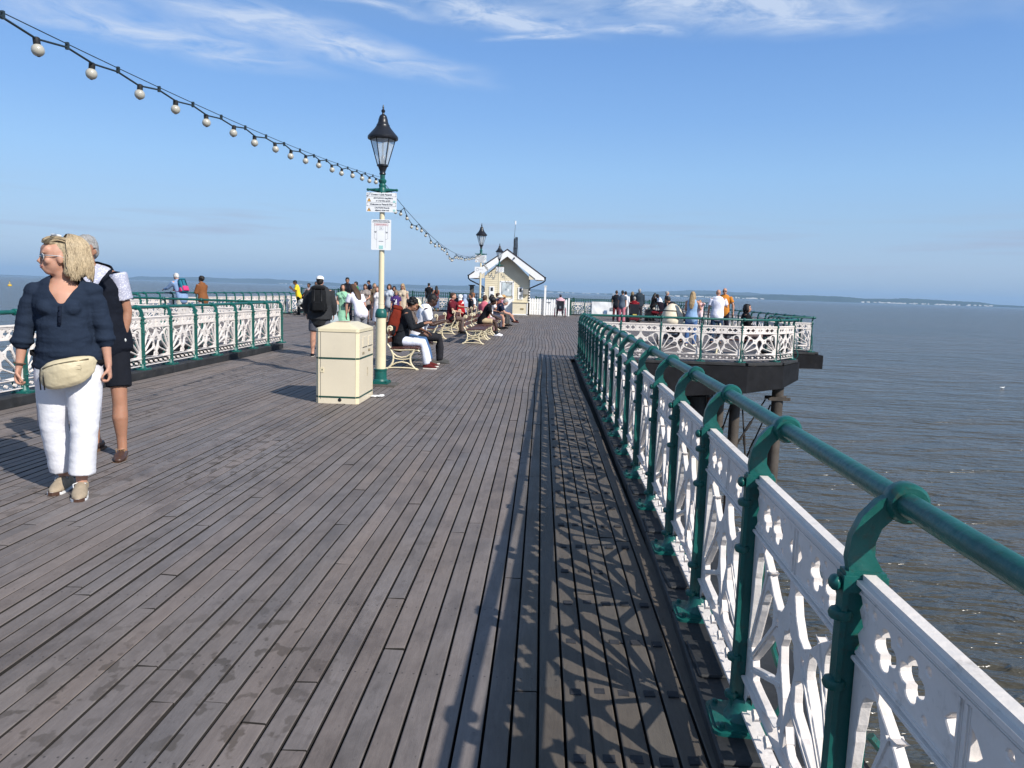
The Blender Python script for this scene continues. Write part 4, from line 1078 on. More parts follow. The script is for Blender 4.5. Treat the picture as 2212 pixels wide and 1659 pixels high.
# ================================================================== KIOSK
KX, KY, KW, KD = -2.17, 47.5, 1.35, 3.6
kt = thing('kiosk', 'small cream weatherboarded kiosk with a white-trimmed gable roof', 'kiosk', (KX, KY, 0))
BOARDM = mat('cream_weatherboard', (.71, .63, .46), rough=.5, var=.06, vscale=2, dirt=((.50, .42, .27), .3, 5))
def gab(x): return 3.62-abs(x)*.95
m = MB()
z = .0
while z < 3.6:       # lapped boards of the front and back gable
    z1 = z+.118
    hw = KW if z < 2.34 else max(0, (3.62-z)/.95)
    hw1 = KW if z1 < 2.34 else max(0, (3.62-z1)/.95)
    hw = min(KW, hw); hw1 = min(KW, hw1)
    if hw > .03:
        m.add([(-hw, -.022, z), (hw, -.022, z), (hw1, -.004, z1), (-hw1, -.004, z1), (-hw, .01, z), (hw, .01, z)], [(0, 1, 2, 3), (0, 4, 5, 1)])
    z = z1
z = .0
while z < 2.3:
    for s in (-1, 1):
        m.add([(s*(KW+.016), 0, z), (s*(KW+.016), KD, z), (s*(KW+.002), KD, z+.118), (s*(KW+.002), 0, z+.118), (s*KW, 0, z), (s*KW, KD, z)], [(0, 1, 2, 3), (0, 4, 5, 1)])
    z += .118
m.prism([(-KW, 0), (KW, 0), (KW, 2.32), (0, 3.60), (-KW, 2.32)], .02, KD, f=lambda p: V((p.x, p.z, p.y)))
m.build('wall', BOARDM, kt, angle=None)
m = MB()
for s in (-1, 1):
    m.prism([(0, 3.98), (s*2.32, 2.36), (s*2.32, 2.30), (0, 3.90)], -.62, KD+.3, f=lambda p: V((p.x, p.z, p.y)))
m.build('roof', ROOFM, kt, angle=None)
m = MB()
for s in (-1, 1):
    m.prism([(s*.0, 3.895), (s*2.27, 2.31), (s*2.27, 2.16), (s*1.74, 2.18), (s*1.70, 2.26), (0, 3.52)], -.60, -.56, f=lambda p: V((p.x, p.z, p.y)))
m.build('bargeboard', mat('white_gloss', (.84, .84, .84), rough=.35, var=.03), kt, angle=None)
for s in (-1, 1):
    m = MB(); m.box((s*1.98, 1.2, 2.17), (.5, 3.5, .02)); m.prism([(s*KW, 2.18), (s*2.2, 2.18), (s*2.2, 2.27), (s*KW, 2.9)], -.55, -.52, f=lambda p: V((p.x, p.z, p.y))); m.build('soffit', CREAM_SIDE, kt, angle=None)
m = MB(); 
for s in (-1, 1):
    m.tube([(s*2.33, -.62, 2.31), (s*2.33, KD+.3, 2.31)], .055, 8)
    m.tube([(s*2.33, -.45, 2.30), (s*2.33, -.45, 2.14), (s*2.20, -.40, 2.02), (s*1.60, -.14, 1.74), (s*1.42, -.07, 1.66), (s*(KW+.04), -.05, 1.52), (s*(KW+.04), -.05, .02)], .040, 8)
m.build('gutter', BLACKP, kt)
m = MB()
for s, zz in ((1, (1.46, 1.30, 1.14, .98, .82)), (-1, (1.30, 1.18, 1.05))):
    for i, z_ in enumerate(zz): m.lathe([(.046, z_-.035), (.046, z_+.035)], (s*(KW+.04), -.05, 0), n=10)
m.build('painted_band', mat('white_gloss', (.84, .84, .84)), kt)
WG = mat('white_gloss', (.84, .84, .84))
dr = MB()
for c_, d_ in (((-.79+.41, -.04, 2.02), (.86, .06, .08)), ((-.79, -.04, 1.02), (.07, .06, 2.04)), ((.03, -.04, 1.02), (.07, .06, 2.04))): dr.box(V(c_)+V((.38, 0, 0)), d_)
dr.build('door_frame', WG, kt, angle=None)
m = MB(); m.box((0, -.035, .50), (.75, .05, 1.0)); m.box((0, -.035, 1.58), (.75, .04, .80))
dd = m.build('door', WG, kt, angle=None)
m = MB(); m.box((.0, -.060, 1.565), (.60, .012, .80)); m.build('door_glass', mat('frosted_pane', (.52, .58, .60), rough=.15, var=.25, vscale=3, spec=.6), dd, angle=None)
m = MB(); m.box((.0, -.058, 1.98), (.62, .022, .03)); m.box((.31, -.058, 1.565), (.022, .022, .86)); m.box((-.31, -.058, 1.565), (.015, .02, .86)); m.build('glazing_bead', BLACKP, dd, angle=None)
m = MB(); m.box((.10, -.068, 1.50), (.11, .003, .16)); m.build('notice', SIGNW, dd, angle=None)
m = MB(); m.tube([(.33, -.08, 1.02), (.33, -.12, 1.02), (.24, -.12, 1.02)], .012, 6); m.build('handle', STEEL, dd)
PANE = mat('dark_pane', (.02, .022, .028), rough=.08, var=.3, spec=.8); PANE2 = mat('grey_pane', (.28, .30, .32), rough=.2, var=.35, vscale=6)
for x_ in (-.915, .85):
    m = MB(); m.box((x_, -.035, 1.33), (.30, .05, .74)); w = m.build('window', WG, kt, angle=None)
    m = MB(); m.box((x_, -.063, 1.53), (.15, .01, .22)); m.build('pane', PANE, w, angle=None)
    m = MB(); m.box((x_, -.063, 1.13), (.15, .01, .24)); m.build('pane', PANE2, w, angle=None)
m = MB(); m.box((1.17, -.12, 1.44), (.30, .20, .33)); m.build('meter_box', mat('grey_box', (.30, .29, .26), rough=.6), kt, angle=None)
m = MB(); m.box((.0, -.02, .05), (2.72, .05, .08)); m.build('plinth', TIMBER, kt, angle=None)
m = MB(); m.ell((.42, -.66, 3.42), (.05, .07, .05), n=10, m=6); m.box((.42, -.62, 3.47), (.04, .06, .03)); m.build('security_light', BLACKP, kt)
m = MB()
for k, (x_, z1) in enumerate(((.34, 4.72), (.42, 4.82), (.50, 4.80))): m.lathe([(.035, 3.3), (.035, z1)], (x_, 1.3, 0), n=10)
m.box((.42, 1.3, 4.7), (.24, .06, .04)); m.box((.42, 1.3, 4.1), (.24, .06, .04)); m.tube([(.5, 1.3, 4.7), (.62, 1.2, 3.6)], .006, 4); m.tube([(.34, 1.3, 4.7), (.22, 1.2, 3.6)], .006, 4); m.build('flue', BLACKP, kt)
m = MB(); m.tube([(.30, 1.3, 3.6), (.30, 1.3, 4.6), (.33, 1.3, 5.0), (.36, 1.3, 5.62)], [.02, .018, .012, .010], 8); m.build('aerial_mast', IRON, kt)
m = MB(); m.lathe([(.045, 5.58), (.045, 5.80)], (.36, 1.3, 0), n=10); m.build('aerial_head', WG, kt)
# locker by the kiosk
t = thing('locker', 'cream wooden locker against the kiosk front, right of the door', 'locker', (-1.33, 47.12, 0))
m = MB(); m.box((.03, 0, .40), (.92, .50, .80)); m.build('body', BOARDM, t, angle=None)
m = MB(); m.box((.03, -.02, .815), (.98, .58, .035), Matrix.Rotation(R(5), 3, 'X')); m.build('lid', CREAM, t, angle=None)
m = MB(); m.box((.46, -.26, .40), (.06, .03, .80)); m.box((.03, -.26, .06), (.92, .03, .06)); m.build('trim', WG, t, angle=None)
m = MB(); m.box((.15, -.262, .40), (.20, .02, .09)); m.build('vent', mat('brass_vent', (.30, .24, .12), rough=.5), t, angle=None)
# lifebuoy rope and coil at the left corner
t = thing('rope_coil', 'blue rope coil hanging at the left corner of the kiosk', 'rope', (-3.62, 47.4, 1.5)); m = MB()
for k in range(4): m.tube([(.012*k+.07*math.cos(a), -.10-.01*k, .15*math.sin(a)) for a in [2*PI*i/12 for i in range(13)]], .016, 5)
m.build('rope', mat('blue_rope', (.02, .06, .14), rough=.8, var=.3), t)
# dark timber post left of the kiosk
t = thing('bollard_post', 'weathered square timber post left of the kiosk', 'post', (-4.38, 48.2, 0)); m = MB(); m.box((0, 0, .86), (.24, .24, 1.72)); m.build('shaft', mat('grey_timber', (.07, .075, .075), rough=.85, var=.35, vscale=4), t, angle=None)
m = MB(); m.box((0, 0, 1.74), (.40, .32, .05)); m.build('cap', TIMBER, t, angle=None)
# red and white board hung on the railing
t = thing('notice', 'red and white notice board on the end railing left of the kiosk', 'notice', (-5.2, 51.2, .98)); m = MB(); m.box((0, 0, 0), (.42, .02, .26)); m.build('board', mat('sign_pink_red', (.55, .06, .09), rough=.5, var=.3, vscale=6), t, angle=None)
m = MB(); m.box((-.02, -.014, .02), (.30, .006, .06)); m.box((.04, -.014, -.07), (.2, .006, .04)); m.build('print', SIGNW, t, angle=None)
t = thing('cabinet', 'black cabinet against the end railing left of the kiosk', 'cabinet', (-5.45, 50.9, 0)); m = MB(); m.box((0, 0, .44), (.62, .42, .84)); m.build('body', BLACKP, t, angle=None); m = MB(); m.box((0, -.01, .88), (.66, .46, .05)); m.build('lid', RUBBER, t, angle=None)
# picket fence and gate
def pickets(x0, x1, y, h, label, nm):
    t = thing(nm, label, 'fence' if nm == 'picket_fence' else 'gate', ((x0+x1)/2, y, 0)); w = (x1-x0); n = max(2, round(w/.155))
    m = MB()
    for i in range(n):
        cx = -w/2+(i+.5)*w/n; hw = w/n/2-.012
        m.prism([(cx-hw, .03), (cx+hw, .03), (cx+hw, h-.09), (cx, h), (cx-hw, h-.09)], -.011, .011, f=lambda p: V((p.x, p.z, p.y)))
    m.build('pickets', WG, t, angle=None); m = MB()
    for z in (.28, h-.30): m.box((0, .03, z), (w, .035, .08))
    m.build('cross_rail', WG, t, angle=None); return t
pickets(-.80, .14, 48.6, 1.07, 'white picket fence panel shaded by the kiosk roof', 'picket_fence')
g_ = pickets(.28, 1.60, 48.5, 1.05, 'white picket gate behind the wheelchair user', 'picket_gate')
m = MB(); m.box((-.50, -.03, .84), (.24, .02, .03)); m.box((-.47, -.03, .77), (.03, .02, .10)); m.build('latch', STEEL, g_, angle=None)
t = thing('gate_post', 'tall white square gate post with a cap, left of the picket gate', 'post', (.20, 48.5, 0)); m = MB(); m.box((0, 0, .90), (.12, .12, 1.80)); m.build('shaft', WG, t, angle=None); m = MB(); m.box((0, 0, 1.83), (.19, .19, .05)); m.build('cap', WG, t, angle=None)
t = thing('gate_post', 'short white gate post right of the picket gate', 'post', (1.70, 48.5, 0)); m = MB(); m.box((0, 0, .56), (.10, .10, 1.12)); m.build('shaft', WG, t, angle=None)
t = thing('gate_post', 'dark green post at the left end of the poster railing', 'post', (1.90, 50.9, 0)); m = MB(); m.box((0, 0, .50), (.12, .12, 1.0)); m.build('shaft', GREENP, t, angle=None)
# posters on the end railing
t = thing('poster_sheet', 'large creased white poster sheet with small photographs on the end railing', 'poster', (4.55, 51.28, .50))
m = MB(); NX, NZ = 30, 12; W_, H_ = 2.45, .86; vs = []; fs = []
for i in range(NX+1):
    for j in range(NZ+1):
        x_ = -W_/2+W_*i/NX; z_ = -H_/2+H_*j/NZ; vs.append((x_, .035*noise.noise(V((x_*2.2, z_*2.5, 1)))+.02*noise.noise(V((x_*6+z_*4, z_, 4))), z_+.03*noise.noise(V((x_, 0, 2)))))
for i in range(NX):
    for j in range(NZ): q = i*(NZ+1)+j; fs.append((q, q+NZ+1, q+NZ+2, q+1))
m.add(vs, fs); m.build('sheet', mat('poster_vinyl', (.78, .79, .80), rough=.3, var=.12, vscale=2), t, smooth=True, angle=180)
PH1 = mat('photo_sea', (.12, .20, .32), rough=.4, var=.8, vscale=9); PH2 = mat('photo_grey', (.25, .27, .29), rough=.4, var=.8, vscale=12); PH3 = mat('print_tan', (.50, .36, .22), rough=.5, var=.4)
for (x_, z_, w_, h_, mm_) in ((-.32, -.24, .22, .25, PH1), (.14, -.02, .30, .20, PH2), (.64, .12, .38, .28, PH1), (-.36, -.40, .42, .07, PH3)):
    m = MB(); m.box((x_, -.05, z_), (w_, .006, h_)); m.build('photograph', mm_, t, angle=None)
# yellow buoy far left
t = thing('buoy', 'yellow navigation buoy floating at the far left edge', 'buoy', (-440, 625, SEA_Z)); t.scale = (1.1, 1.1, 1.1)
m = MB(); m.lathe([(1.0, -.3), (1.35, .1), (1.35, .9), (.9, 1.15)], n=16); m.build('float', mat('buoy_yellow', (.75, .48, .02), rough=.5), t)
m = MB(); m.tube([(0, 0, 1), (0, 0, 3.6)], .08, 6)
for a in (0, 2.1, 4.2): m.tube([(.7*math.cos(a), .7*math.sin(a), 1.1), (.1*math.cos(a), .1*math.sin(a), 3.0)], .07, 5)
m.build('tower', mat('buoy_yellow', (.75, .48, .02)), t); m = MB(); m.ell((0, 0, 3.7), (.35, .35, .3)); m.build('lamp', BLACKP, t)
# gull on the water
t = thing('gull', 'tiny white gull floating on the open water at right', 'bird', (0, 0, 0))
def px_sea(px, py):
    v_ = CM.to_3x3() @ V((px-1106, -(py-829.5), -F_)); k_ = (SEA_Z-1.45)/v_.z; return v_*k_+V((0, 0, 1.45))
t.location = px_sea(2165, 839)
m = MB(); m.ell((0, 0, .08), (.20, .085, .075)); m.tube([(.15, 0, .10), (.20, 0, .18), (.22, 0, .22)], [.04, .03, .035], 8); m.tube([(-.15, 0, .1), (-.30, 0, .14)], [.05, .01], 6)
link('gull_plumage', fuse(m, .02, 2, [SIGNW]), t); m = MB(); m.tube([(.245, 0, .22), (.29, 0, .21)], [.010, .004], 5); m.build('beak', ORANGE, t)
# ================================================================== PEOPLE
HAIRC = {'blond': (.36, .25, .13), 'brown': (.065, .035, .020), 'dark': (.012, .009, .008), 'black': (.006, .005, .006), 'grey': (.30, .29, .28), 'white': (.58, .56, .53), 'ginger': (.20, .08, .03), 'auburn': (.09, .035, .018), 'ash': (.22, .165, .10)}
def hairmat(c): return mat('hair_'+c, HAIRC[c], rough=.55, var=.35, vscale=60, bump=.6, bscale=90, spec=.4)
def dirv(v): return V(v).normalized()
def hand(mb, w, d, pn, side, k=1.0, curl=.5, fr=.0085):
    """palm, four unequal bent fingers and a thumb leaving the side of the palm. d along the hand, pn palm normal, side towards the thumb"""
    d = V(d).normalized(); pn = V(pn); pn = (pn-d*pn.dot(d)).normalized(); sd = V(side); sd = (sd-d*sd.dot(d)-pn*sd.dot(pn)).normalized()
    pal = [w-d*.01*k, w+d*.03*k, w+d*.065*k, w+d*.088*k]
    mb.tube(pal, [(.024*k, .017*k), (.034*k, .017*k), (.039*k, .015*k), (.036*k, .012*k)], 12, ref=sd, roundcap=True)
    for i, (off, L) in enumerate(((.027, .072), (.009, .080), (-.009, .075), (-.026, .060))):
        b = w+d*.083*k+sd*off*k; a = d.copy(); pts = [b-d*.012*k, b]; p = b.copy()
        for j, fr_ in enumerate((.45, .32, .23)):
            ang = curl*(.55 if j == 0 else .95)
            a = (Matrix.Rotation(ang, 3, d.cross(pn)) @ a) if True else a
            p = p+a*L*fr_*k; pts.append(p.copy())
        mb.tube(pts, [fr*k*1.1, fr*k*1.08, fr*k, fr*k*.92, fr*k*.8], 8, roundcap=True)
    b = w+d*.018*k+sd*.024*k
    mb.tube([b-sd*.012*k, b+d*.022*k+sd*.016*k+pn*.010*k, b+d*.048*k+sd*.020*k+pn*.022*k*(.6+curl), b+d*.070*k+sd*.014*k+pn*.032*k*(.6+curl)], [.013*k, .0125*k, .0105*k, .0085*k], 8, roundcap=True)
def person(label, x, y, face=0, H=1.7, build=1.0, sk='fair', hair=('short', 'brown'), top=(.3, .3, .3), sleeve='short', bot=('trousers', (.2, .2, .25)), shoes=(.1, .1, .1),
           lean=0, sit=None, arms=None, legs=None, hyaw=0, hpitch=0, tilt=0, fem=False, vox=None, group=None, dress=None, collar=None, z=0, shades=False, hood=None, socks=None, name='person', side=0, belly=0, extra=None, hsc=1.0, bust=1.0):
    d_cam = math.hypot(x, y)
    if vox is None: vox = .009 if d_cam < 8 else (.014 if d_cam < 21 else .019)
    k = H/1.75
    near = d_cam < 21
    thl, shl, ank = .435*k, .415*k, .085*k
    if legs is None:
        legs = [((-.06, .03, -1), (-.02, -.04, -1)), ((.06, -.02, -1), (.02, -.03, -1))] if sit is None else [((-.16, 1, -.06), (-.02, .05, -1)), ((.16, 1, -.06), (.03, .0, -1))]
    legs = [(dirv(a), dirv(b)) for a, b in legs]
    hz = (max(-(a.z*thl+b.z*shl) for a, b in legs)+ank) if sit is None else sit+.105*k
    hip = V((0, 0, hz)); ln = R(lean); sdl = R(side)
    up = V((math.sin(sdl), math.sin(ln), math.cos(ln))).normalized(); fw = V((0, math.cos(ln), -math.sin(ln))); sd = fw.cross(up).normalized(); fw = up.cross(sd)
    b_ = build
    sw = (.168 if fem else .188)*k*(.5+.5*b_)
    # torso sections: s, half width, half depth, forward shift
    hipw, waist, chest = ((.170, .135, .155) if fem else (.160, .150, .175))
    T = [(-.13, .11, .095, 0), (-.08, hipw*.96, .110, -.005), (0, hipw, .118, -.008), (.10, (hipw+waist)/2, .108+belly*.6, belly*.5), (.19, waist, .102+belly, belly*.7), (.30, (waist+chest)/2, .112+belly*.5, belly*.4+.006), (.39, chest, .118, .010 if fem else .006), (.46, chest*.98, .108, -.002), (.505, chest*.84, .085, -.010), (.54, .085, .068, -.012)]
    def torso(mb, t, s0, s1, flare=0, mi=0):
        pts = []; rad = []
        for s, w, d, f in T:
            if s < s0-.001 or s > s1+.001: continue
            pts.append(hip+up*s*k+fw*f*k); rad.append(((w*b_+t+flare*max(0, .2-s))*k, (d*b_+t+flare*max(0, .2-s))*k))
        mb.tube(pts, rad, 20, ref=sd, roundcap=True)
        if fem and bust and s1 > .4 and s0 < .3:
            for q in (-1, 1): mb.ell(hip+up*.375*k+fw*(.075*b_+.02+t*.7)*k+sd*q*.075*k*b_, ((.062*b_+t*.5)*k*bust, (.062*b_+t*.5)*k*bust, (.062*b_+t*.5)*k*bust), n=12, m=8)
    sh = [hip+up*.490*k+sd*q*sw for q in (-1, 1)]
    nb = hip+up*.535*k-fw*.008*k
    nh = nb+up*.075*k+fw*.018*k*(1+abs(lean)/40)
    hy = Matrix.Rotation(-R(hyaw), 3, 'Z'); hf = hy @ V((fw.x, fw.y*1.0, 0)).normalized() if abs(fw.y) > .01 else fw
    hp = R(hpitch); hu = (V((0, 0, 1))*math.cos(hp)+hf*math.sin(hp)); hf = (hf*math.cos(hp)-V((0, 0, 1))*math.sin(hp))
    if tilt: q_ = Matrix.Rotation(R(tilt), 3, hf); hu = q_ @ hu
    hu = (hu*.8+up*.2).normalized(); hf = (hf-hu*hf.dot(hu)).normalized(); hs = hf.cross(hu)
    kh = k*hsc; hc = nh+hu*.098*kh+hf*.012*kh
    HQ = Matrix((hs, hf, hu)).transposed()
    def hd(a, b, c): return hc+hs*a*kh+hf*b*kh+hu*c*kh
    hkk = kh*(1.0 if H > 1.4 else 1.25)
    def HE(mb, c, r): mb.ell(hd(*c), tuple(v*hkk for v in r), HQ, n=16, m=11)
    body = MB()
    torso(body, 0, -.14, .55)
    body.tube([nb-up*.03*k, nb+up*.02*k, nh, nh+hu*.035*k], [.066*k, .052*k*(.8+.2*b_), .050*k*(.8+.2*b_), .052*k], 14, roundcap=True)
    HE(body, (0, -.012, .022), (.073, .092, .088)); HE(body, (0, .018, -.035), (.060, .068, .072)); HE(body, (0, .044, -.080), (.034, .036, .028)); HE(body, (0, .010, -.085), (.042, .050, .030)); body.tube([hd(0, .050, -.030), hd(0, .086, -.050), hd(0, .072, -.070)], [.030*k, .016*k, .020*k], 10, roundcap=True)
    if near or True:
        body.tube([hd(0, .076, .018), hd(0, .090, -.004), hd(0, .106, -.022), hd(0, .090, -.032)], [.009*k, .011*k, .0125*k, .013*k], 8, roundcap=True); HE(body, (0, .055, .045), (.055, .035, .040))
        HE(body, (0, .079, .030), (.045, .014, .012)); HE(body, (0, .084, -.050), (.022, .012, .010)); HE(body, (0, .086, -.062), (.020, .010, .008))
        for q in (-1, 1): HE(body, (q*.073, -.004, -.012), (.010, .020, .030)); HE(body, (q*.040, .060, -.020), (.024, .022, .024))
    legp = []
    for i, q in enumerate((-1, 1)):
        hj = hip+V((q*.085*k*b_, 0, -.02*k)); a, b = legs[i]; kn = hj+a*thl; an = kn+b*shl
        legp.append((hj, kn, an, a, b)); g = .6+.4*b_
        body.tube([hj, hj.lerp(kn, .3), hj.lerp(kn, .7), kn, kn.lerp(an, .15), kn.lerp(an, .38)-b.cross(V((1, 0, 0)))*.012*k, kn.lerp(an, .75), an], [(.090*g)*k, .082*g*k, .063*g*k, .055*k*g, .053*k*g, .057*k*g, .040*k, .036*k], 14, roundcap=True)
        fd = V((q*.16, 1, 0)).normalized() if sit is None or True else None
        body.tube([an+V((0, 0, -.01))-fd*.03*k, an+fd*.05*k+V((0, 0, -.035*k)), an+fd*.13*k+V((0, 0, -.055*k))], [(.034*k, .034*k), (.038*k, .030*k), (.040*k, .016*k)], 10, ref=(1, 0, 0), roundcap=True)
    if arms is None: arms = [((-.14, .02, -1), (-.04, .18, -1)), ((.14, -.02, -1), (.04, .16, -1))]
    armp = []
    for i, q in enumerate((-1, 1)):
        A_ = arms[i]; a, c = dirv(A_[0]), dirv(A_[1]); s0 = sh[i]; e = s0+a*.285*k; w = e+c*.245*k
        armp.append((s0, e, w, a, c)); g = .65+.35*b_
        body.tube([s0-sd*q*.03*k+up*.0, s0, s0.lerp(e, .4), e, e.lerp(w, .25), w.lerp(e, .25), w], [.052*k*g, .054*k*g, .047*k*g, .037*k*g, .039*k*g, .028*k, .0245*k], 12, roundcap=True)
        curl = A_[2] if len(A_) > 2 else .45
        pn = A_[3] if len(A_) > 3 else (V((-q, .15, 0)) if abs(c.z) > .6 else V((-q*.6, 0, -.8)) if c.y > .5 else V((0, -1, 0)))
        sdv = A_[4] if len(A_) > 4 else (V((0, 1, 0)) if abs(c.z) > .6 else V((-q*.4, 0, 1)))
        hand(body, w, c*.9+a*.1, pn, sdv, k*(1.0 if near else 1.05), curl, .0088 if near else .0105)
    me = fuse(body, vox, 3 if near else 2, [skin(sk)], name='person')
    root = link(name, me); root.location = (x, y, z); root.rotation_euler = (0, 0, -R(face))
    tag(root, label, 'person', group)
    def cl(mb, nm, m_, wr=0.0, wf=(7, 7, 4), vx=None, it=3, carve=None): return link(nm, fuse(mb, vx or vox*1.05, it, [m_], wr=wr, wf=wf, carve=carve, name=nm), root)
    W = .010 if near else .007
    tt = .016
    # ---- lower garment
    if dress is None:
        kind, bc = bot
        mb = MB()
        if kind in ('trousers', 'shorts', 'wide', 'crop', 'leggings'):
            torso(mb, .010, -.14, .12)
            wd = {'trousers': .014, 'shorts': .020, 'wide': .03, 'crop': .02, 'leggings': .006}[kind]
            for (hj, kn, an, a, b) in legp:
                g = .6+.4*b_
                if kind == 'shorts':
                    en = hj.lerp(kn, .80); mb.tube([hj, hj.lerp(kn, .4), en], [(.090*g+.010)*k, (.080*g+.016)*k, (.064*g+.024)*k], 16)
                else:
                    ee = an if kind in ('trousers', 'wide', 'leggings') else kn.lerp(an, .72)
                    mb.tube([hj, hj.lerp(kn, .35), kn, kn.lerp(ee, .4), ee-b*.01 if kind != 'crop' else ee], [(.092*g+.012)*k, (.080*g+wd*.9)*k, (.054*g+wd)*k, (.054*g+wd*1.15)*k, (.037+wd*1.7)*k if kind != 'leggings' else .042*k], 16)
            cl(mb, {'shorts': 'shorts', 'leggings': 'leggings'}.get(kind, 'trousers'), cloth(bc), wr=W*1.1)
        elif kind == 'skirt':
            torso(mb, .014, -.02, .14); mb.tube([hip, hip+V((0, 0, -.3*k)), hip+V((0, 0, -.7*k))], [(.18*k, .13*k), (.20*k, .15*k), (.23*k, .18*k)], 18, ref=(1, 0, 0)); cl(mb, 'skirt', cloth(bc), wr=W*1.6, wf=(14, 14, 2))
    else:
        dc, dl = dress
        mb = MB(); torso(mb, .016, -.02, .50)
        L = hz-dl
        mb.tube([hip+up*.05*k, hip+V((0, 0, -.25*L)), hip+V((0, 0, -.6*L)), hip+V((0, 0, -L))], [(.165*b_*k, .125*b_*k), (.19*k*b_, .15*k*b_), (.21*k*b_, .18*k*b_), (.26*k*b_, .22*k*b_)], 20, ref=(1, 0, 0))
        for (s0, e, w, a, c) in armp: mb.tube([s0-a*.01, s0.lerp(e, .28)], [.066*k, .070*k], 12, roundcap=False)
        cl(mb, 'dress', cloth(dc), wr=W*1.8, wf=(16, 16, 2))
    # ---- upper garment
    if dress is None:
        mb = MB(); th = {'long': .020, 'coat': .034, 'short': .016, '3q': .026, 'none': .010}[sleeve]
        torso(mb, th, -.14 if sleeve in ('long', 'coat') else -.09, .52, flare=.05 if not fem else .07)
        if sleeve == 'coat': mb.tube([hip+up*.02, hip-up*.12*k], [(.20*k*b_, .15*k*b_), (.205*k*b_, .155*k*b_)], 18, ref=(1, 0, 0))
        g = .65+.35*b_
        for (s0, e, w, a, c) in armp:
            if sleeve == 'none': mb.ell(s0, (.03*k,)*3) ; continue
            if sleeve == 'short': mb.tube([s0-a*.02*k, s0.lerp(e, .35), s0.lerp(e, .68)], [(.056*g+.014)*k, (.050*g+.020)*k, (.046*g+.026)*k], 14)
            elif sleeve == '3q': mb.tube([s0-a*.02*k, s0.lerp(e, .5), e, e.lerp(w, .32)], [(.058*g+.018)*k, (.050*g+.022)*k, (.042*g+.024)*k, (.040*g+.026)*k], 14)
            else:
                x_ = .018 if sleeve == 'long' else .030
                mb.tube([s0-a*.02*k, s0.lerp(e, .5), e, e.lerp(w, .5), w-c*.01], [(.056*g+x_)*k, (.048*g+x_)*k, (.040*g+x_)*k, (.034*g+x_)*k, (.027+x_*.9)*k], 14)
        mb.tube([nb-up*.035*k, nb+up*.010*k], [.078*k, .060*k], 14) if sleeve != 'none' else None
        if hood or sleeve == 'coat': mb.ell(nb-fw*.055*k+up*.0*k, (.095*k, .065*k, .055*k))
        nmt = {'long': 'top', 'coat': 'jacket', 'short': 'shirt', '3q': 'shirt', 'none': 'vest_top'}[sleeve]
        cl(mb, nmt, cloth(top), wr=W*1.5)
    # ---- shoes
    if shoes:
        for (hj, kn, an, a, b) in legp:
            q = -1 if hj.x < 0 else 1; fd = V((q*.16, 1, 0)).normalized(); rt = V((fd.y, -fd.x, 0)); zf = an.z-ank if sit is None else 0
            g0 = V((an.x, an.y, an.z-ank))
            mb = MB(); mb.tube([g0+V((0, 0, .045*k))-fd*.055*k, g0+V((0, 0, .055*k)), g0+fd*.07*k+V((0, 0, .050*k)), g0+fd*.13*k+V((0, 0, .040*k)), g0+fd*.175*k+V((0, 0, .034*k))], [(.034*k, .040*k), (.040*k, .050*k), (.045*k, .042*k), (.047*k, .030*k), (.034*k, .022*k)], 14, ref=rt, roundcap=True)
            mb.tube([an+V((0, 0, -.03*k)), an+V((0, 0, .0))], [.044*k, .043*k], 12)
            s_ = cl(mb, 'shoe', cloth(shoes), vx=min(vox, .013))
            if near:
                m2 = MB(); pts = [(-.075, -.030), (-.080, 0), (-.070, .032), (.03, .040), (.11, .050), (.165, .042), (.195, .012), (.195, -.016), (.165, -.040), (.11, -.048), (.03, -.038)]
                m2.prism(pts, .0, .022*k, f=lambda p: g0+fd*p.x*k+rt*p.y*k+V((0, 0, p.z+.001))); link('sole', m2.mesh('sole', [cloth((.85, .83, .80))], angle=40), s_)
            if socks:
                m2 = MB(); m2.tube([an+V((0, 0, -.01)), an-b*.10*k], [.044*k, .043*k], 12); link('sock', m2.mesh('sock', [cloth(socks)], True), root)
    # ---- hair and hats
    style, hcol = hair
    HM = hairmat(hcol) if hcol in HAIRC else cloth(hcol)
    mb = MB()
    if style in ('short', 'long', 'bob', 'bun', 'curly', 'pony', 'thin'):
        sc_ = 1.0 if style != 'thin' else .985
        HE(mb, (0, -.024, .036), (.079*sc_, .094*sc_, .088*sc_))
        if style != 'thin': HE(mb, (0, .020, .072), (.062, .062, .040))
        HE(mb, (0, -.055, -.01), (.068, .055, .065))
        for q in (-1, 1):
            if style != 'thin': HE(mb, (q*.066, -.012, .0), (.014, .030, .045))
        if style == 'long':
            down = V((0, 0, -1))
            base = hd(0, -.065, .03)
            bk = -fw
            pts = [base, hd(0, -.085, -.06), nb-fw*.085*k+up*.0, hip+up*.42*k-fw*(.125*b_)*k, hip+up*.28*k-fw*(.13*b_)*k]
            mb.tube(pts, [(.070*k, .045*k), (.088*k, .045*k), (.095*k, .040*k), (.090*k, .030*k), (.055*k, .018*k)], 14, ref=hs, roundcap=True)
            for q in (-1, 1): mb.tube([hd(q*.058, -.005, .04), hd(q*.076, -.01, -.04), hd(q*.080, -.005, -.11), nb+sd*q*.085*k-fw*.02*k-up*.04*k], [(.024*k, .032*k), (.022*k, .036*k), (.024*k, .036*k), (.018*k, .022*k)], 10, ref=hs, roundcap=True)
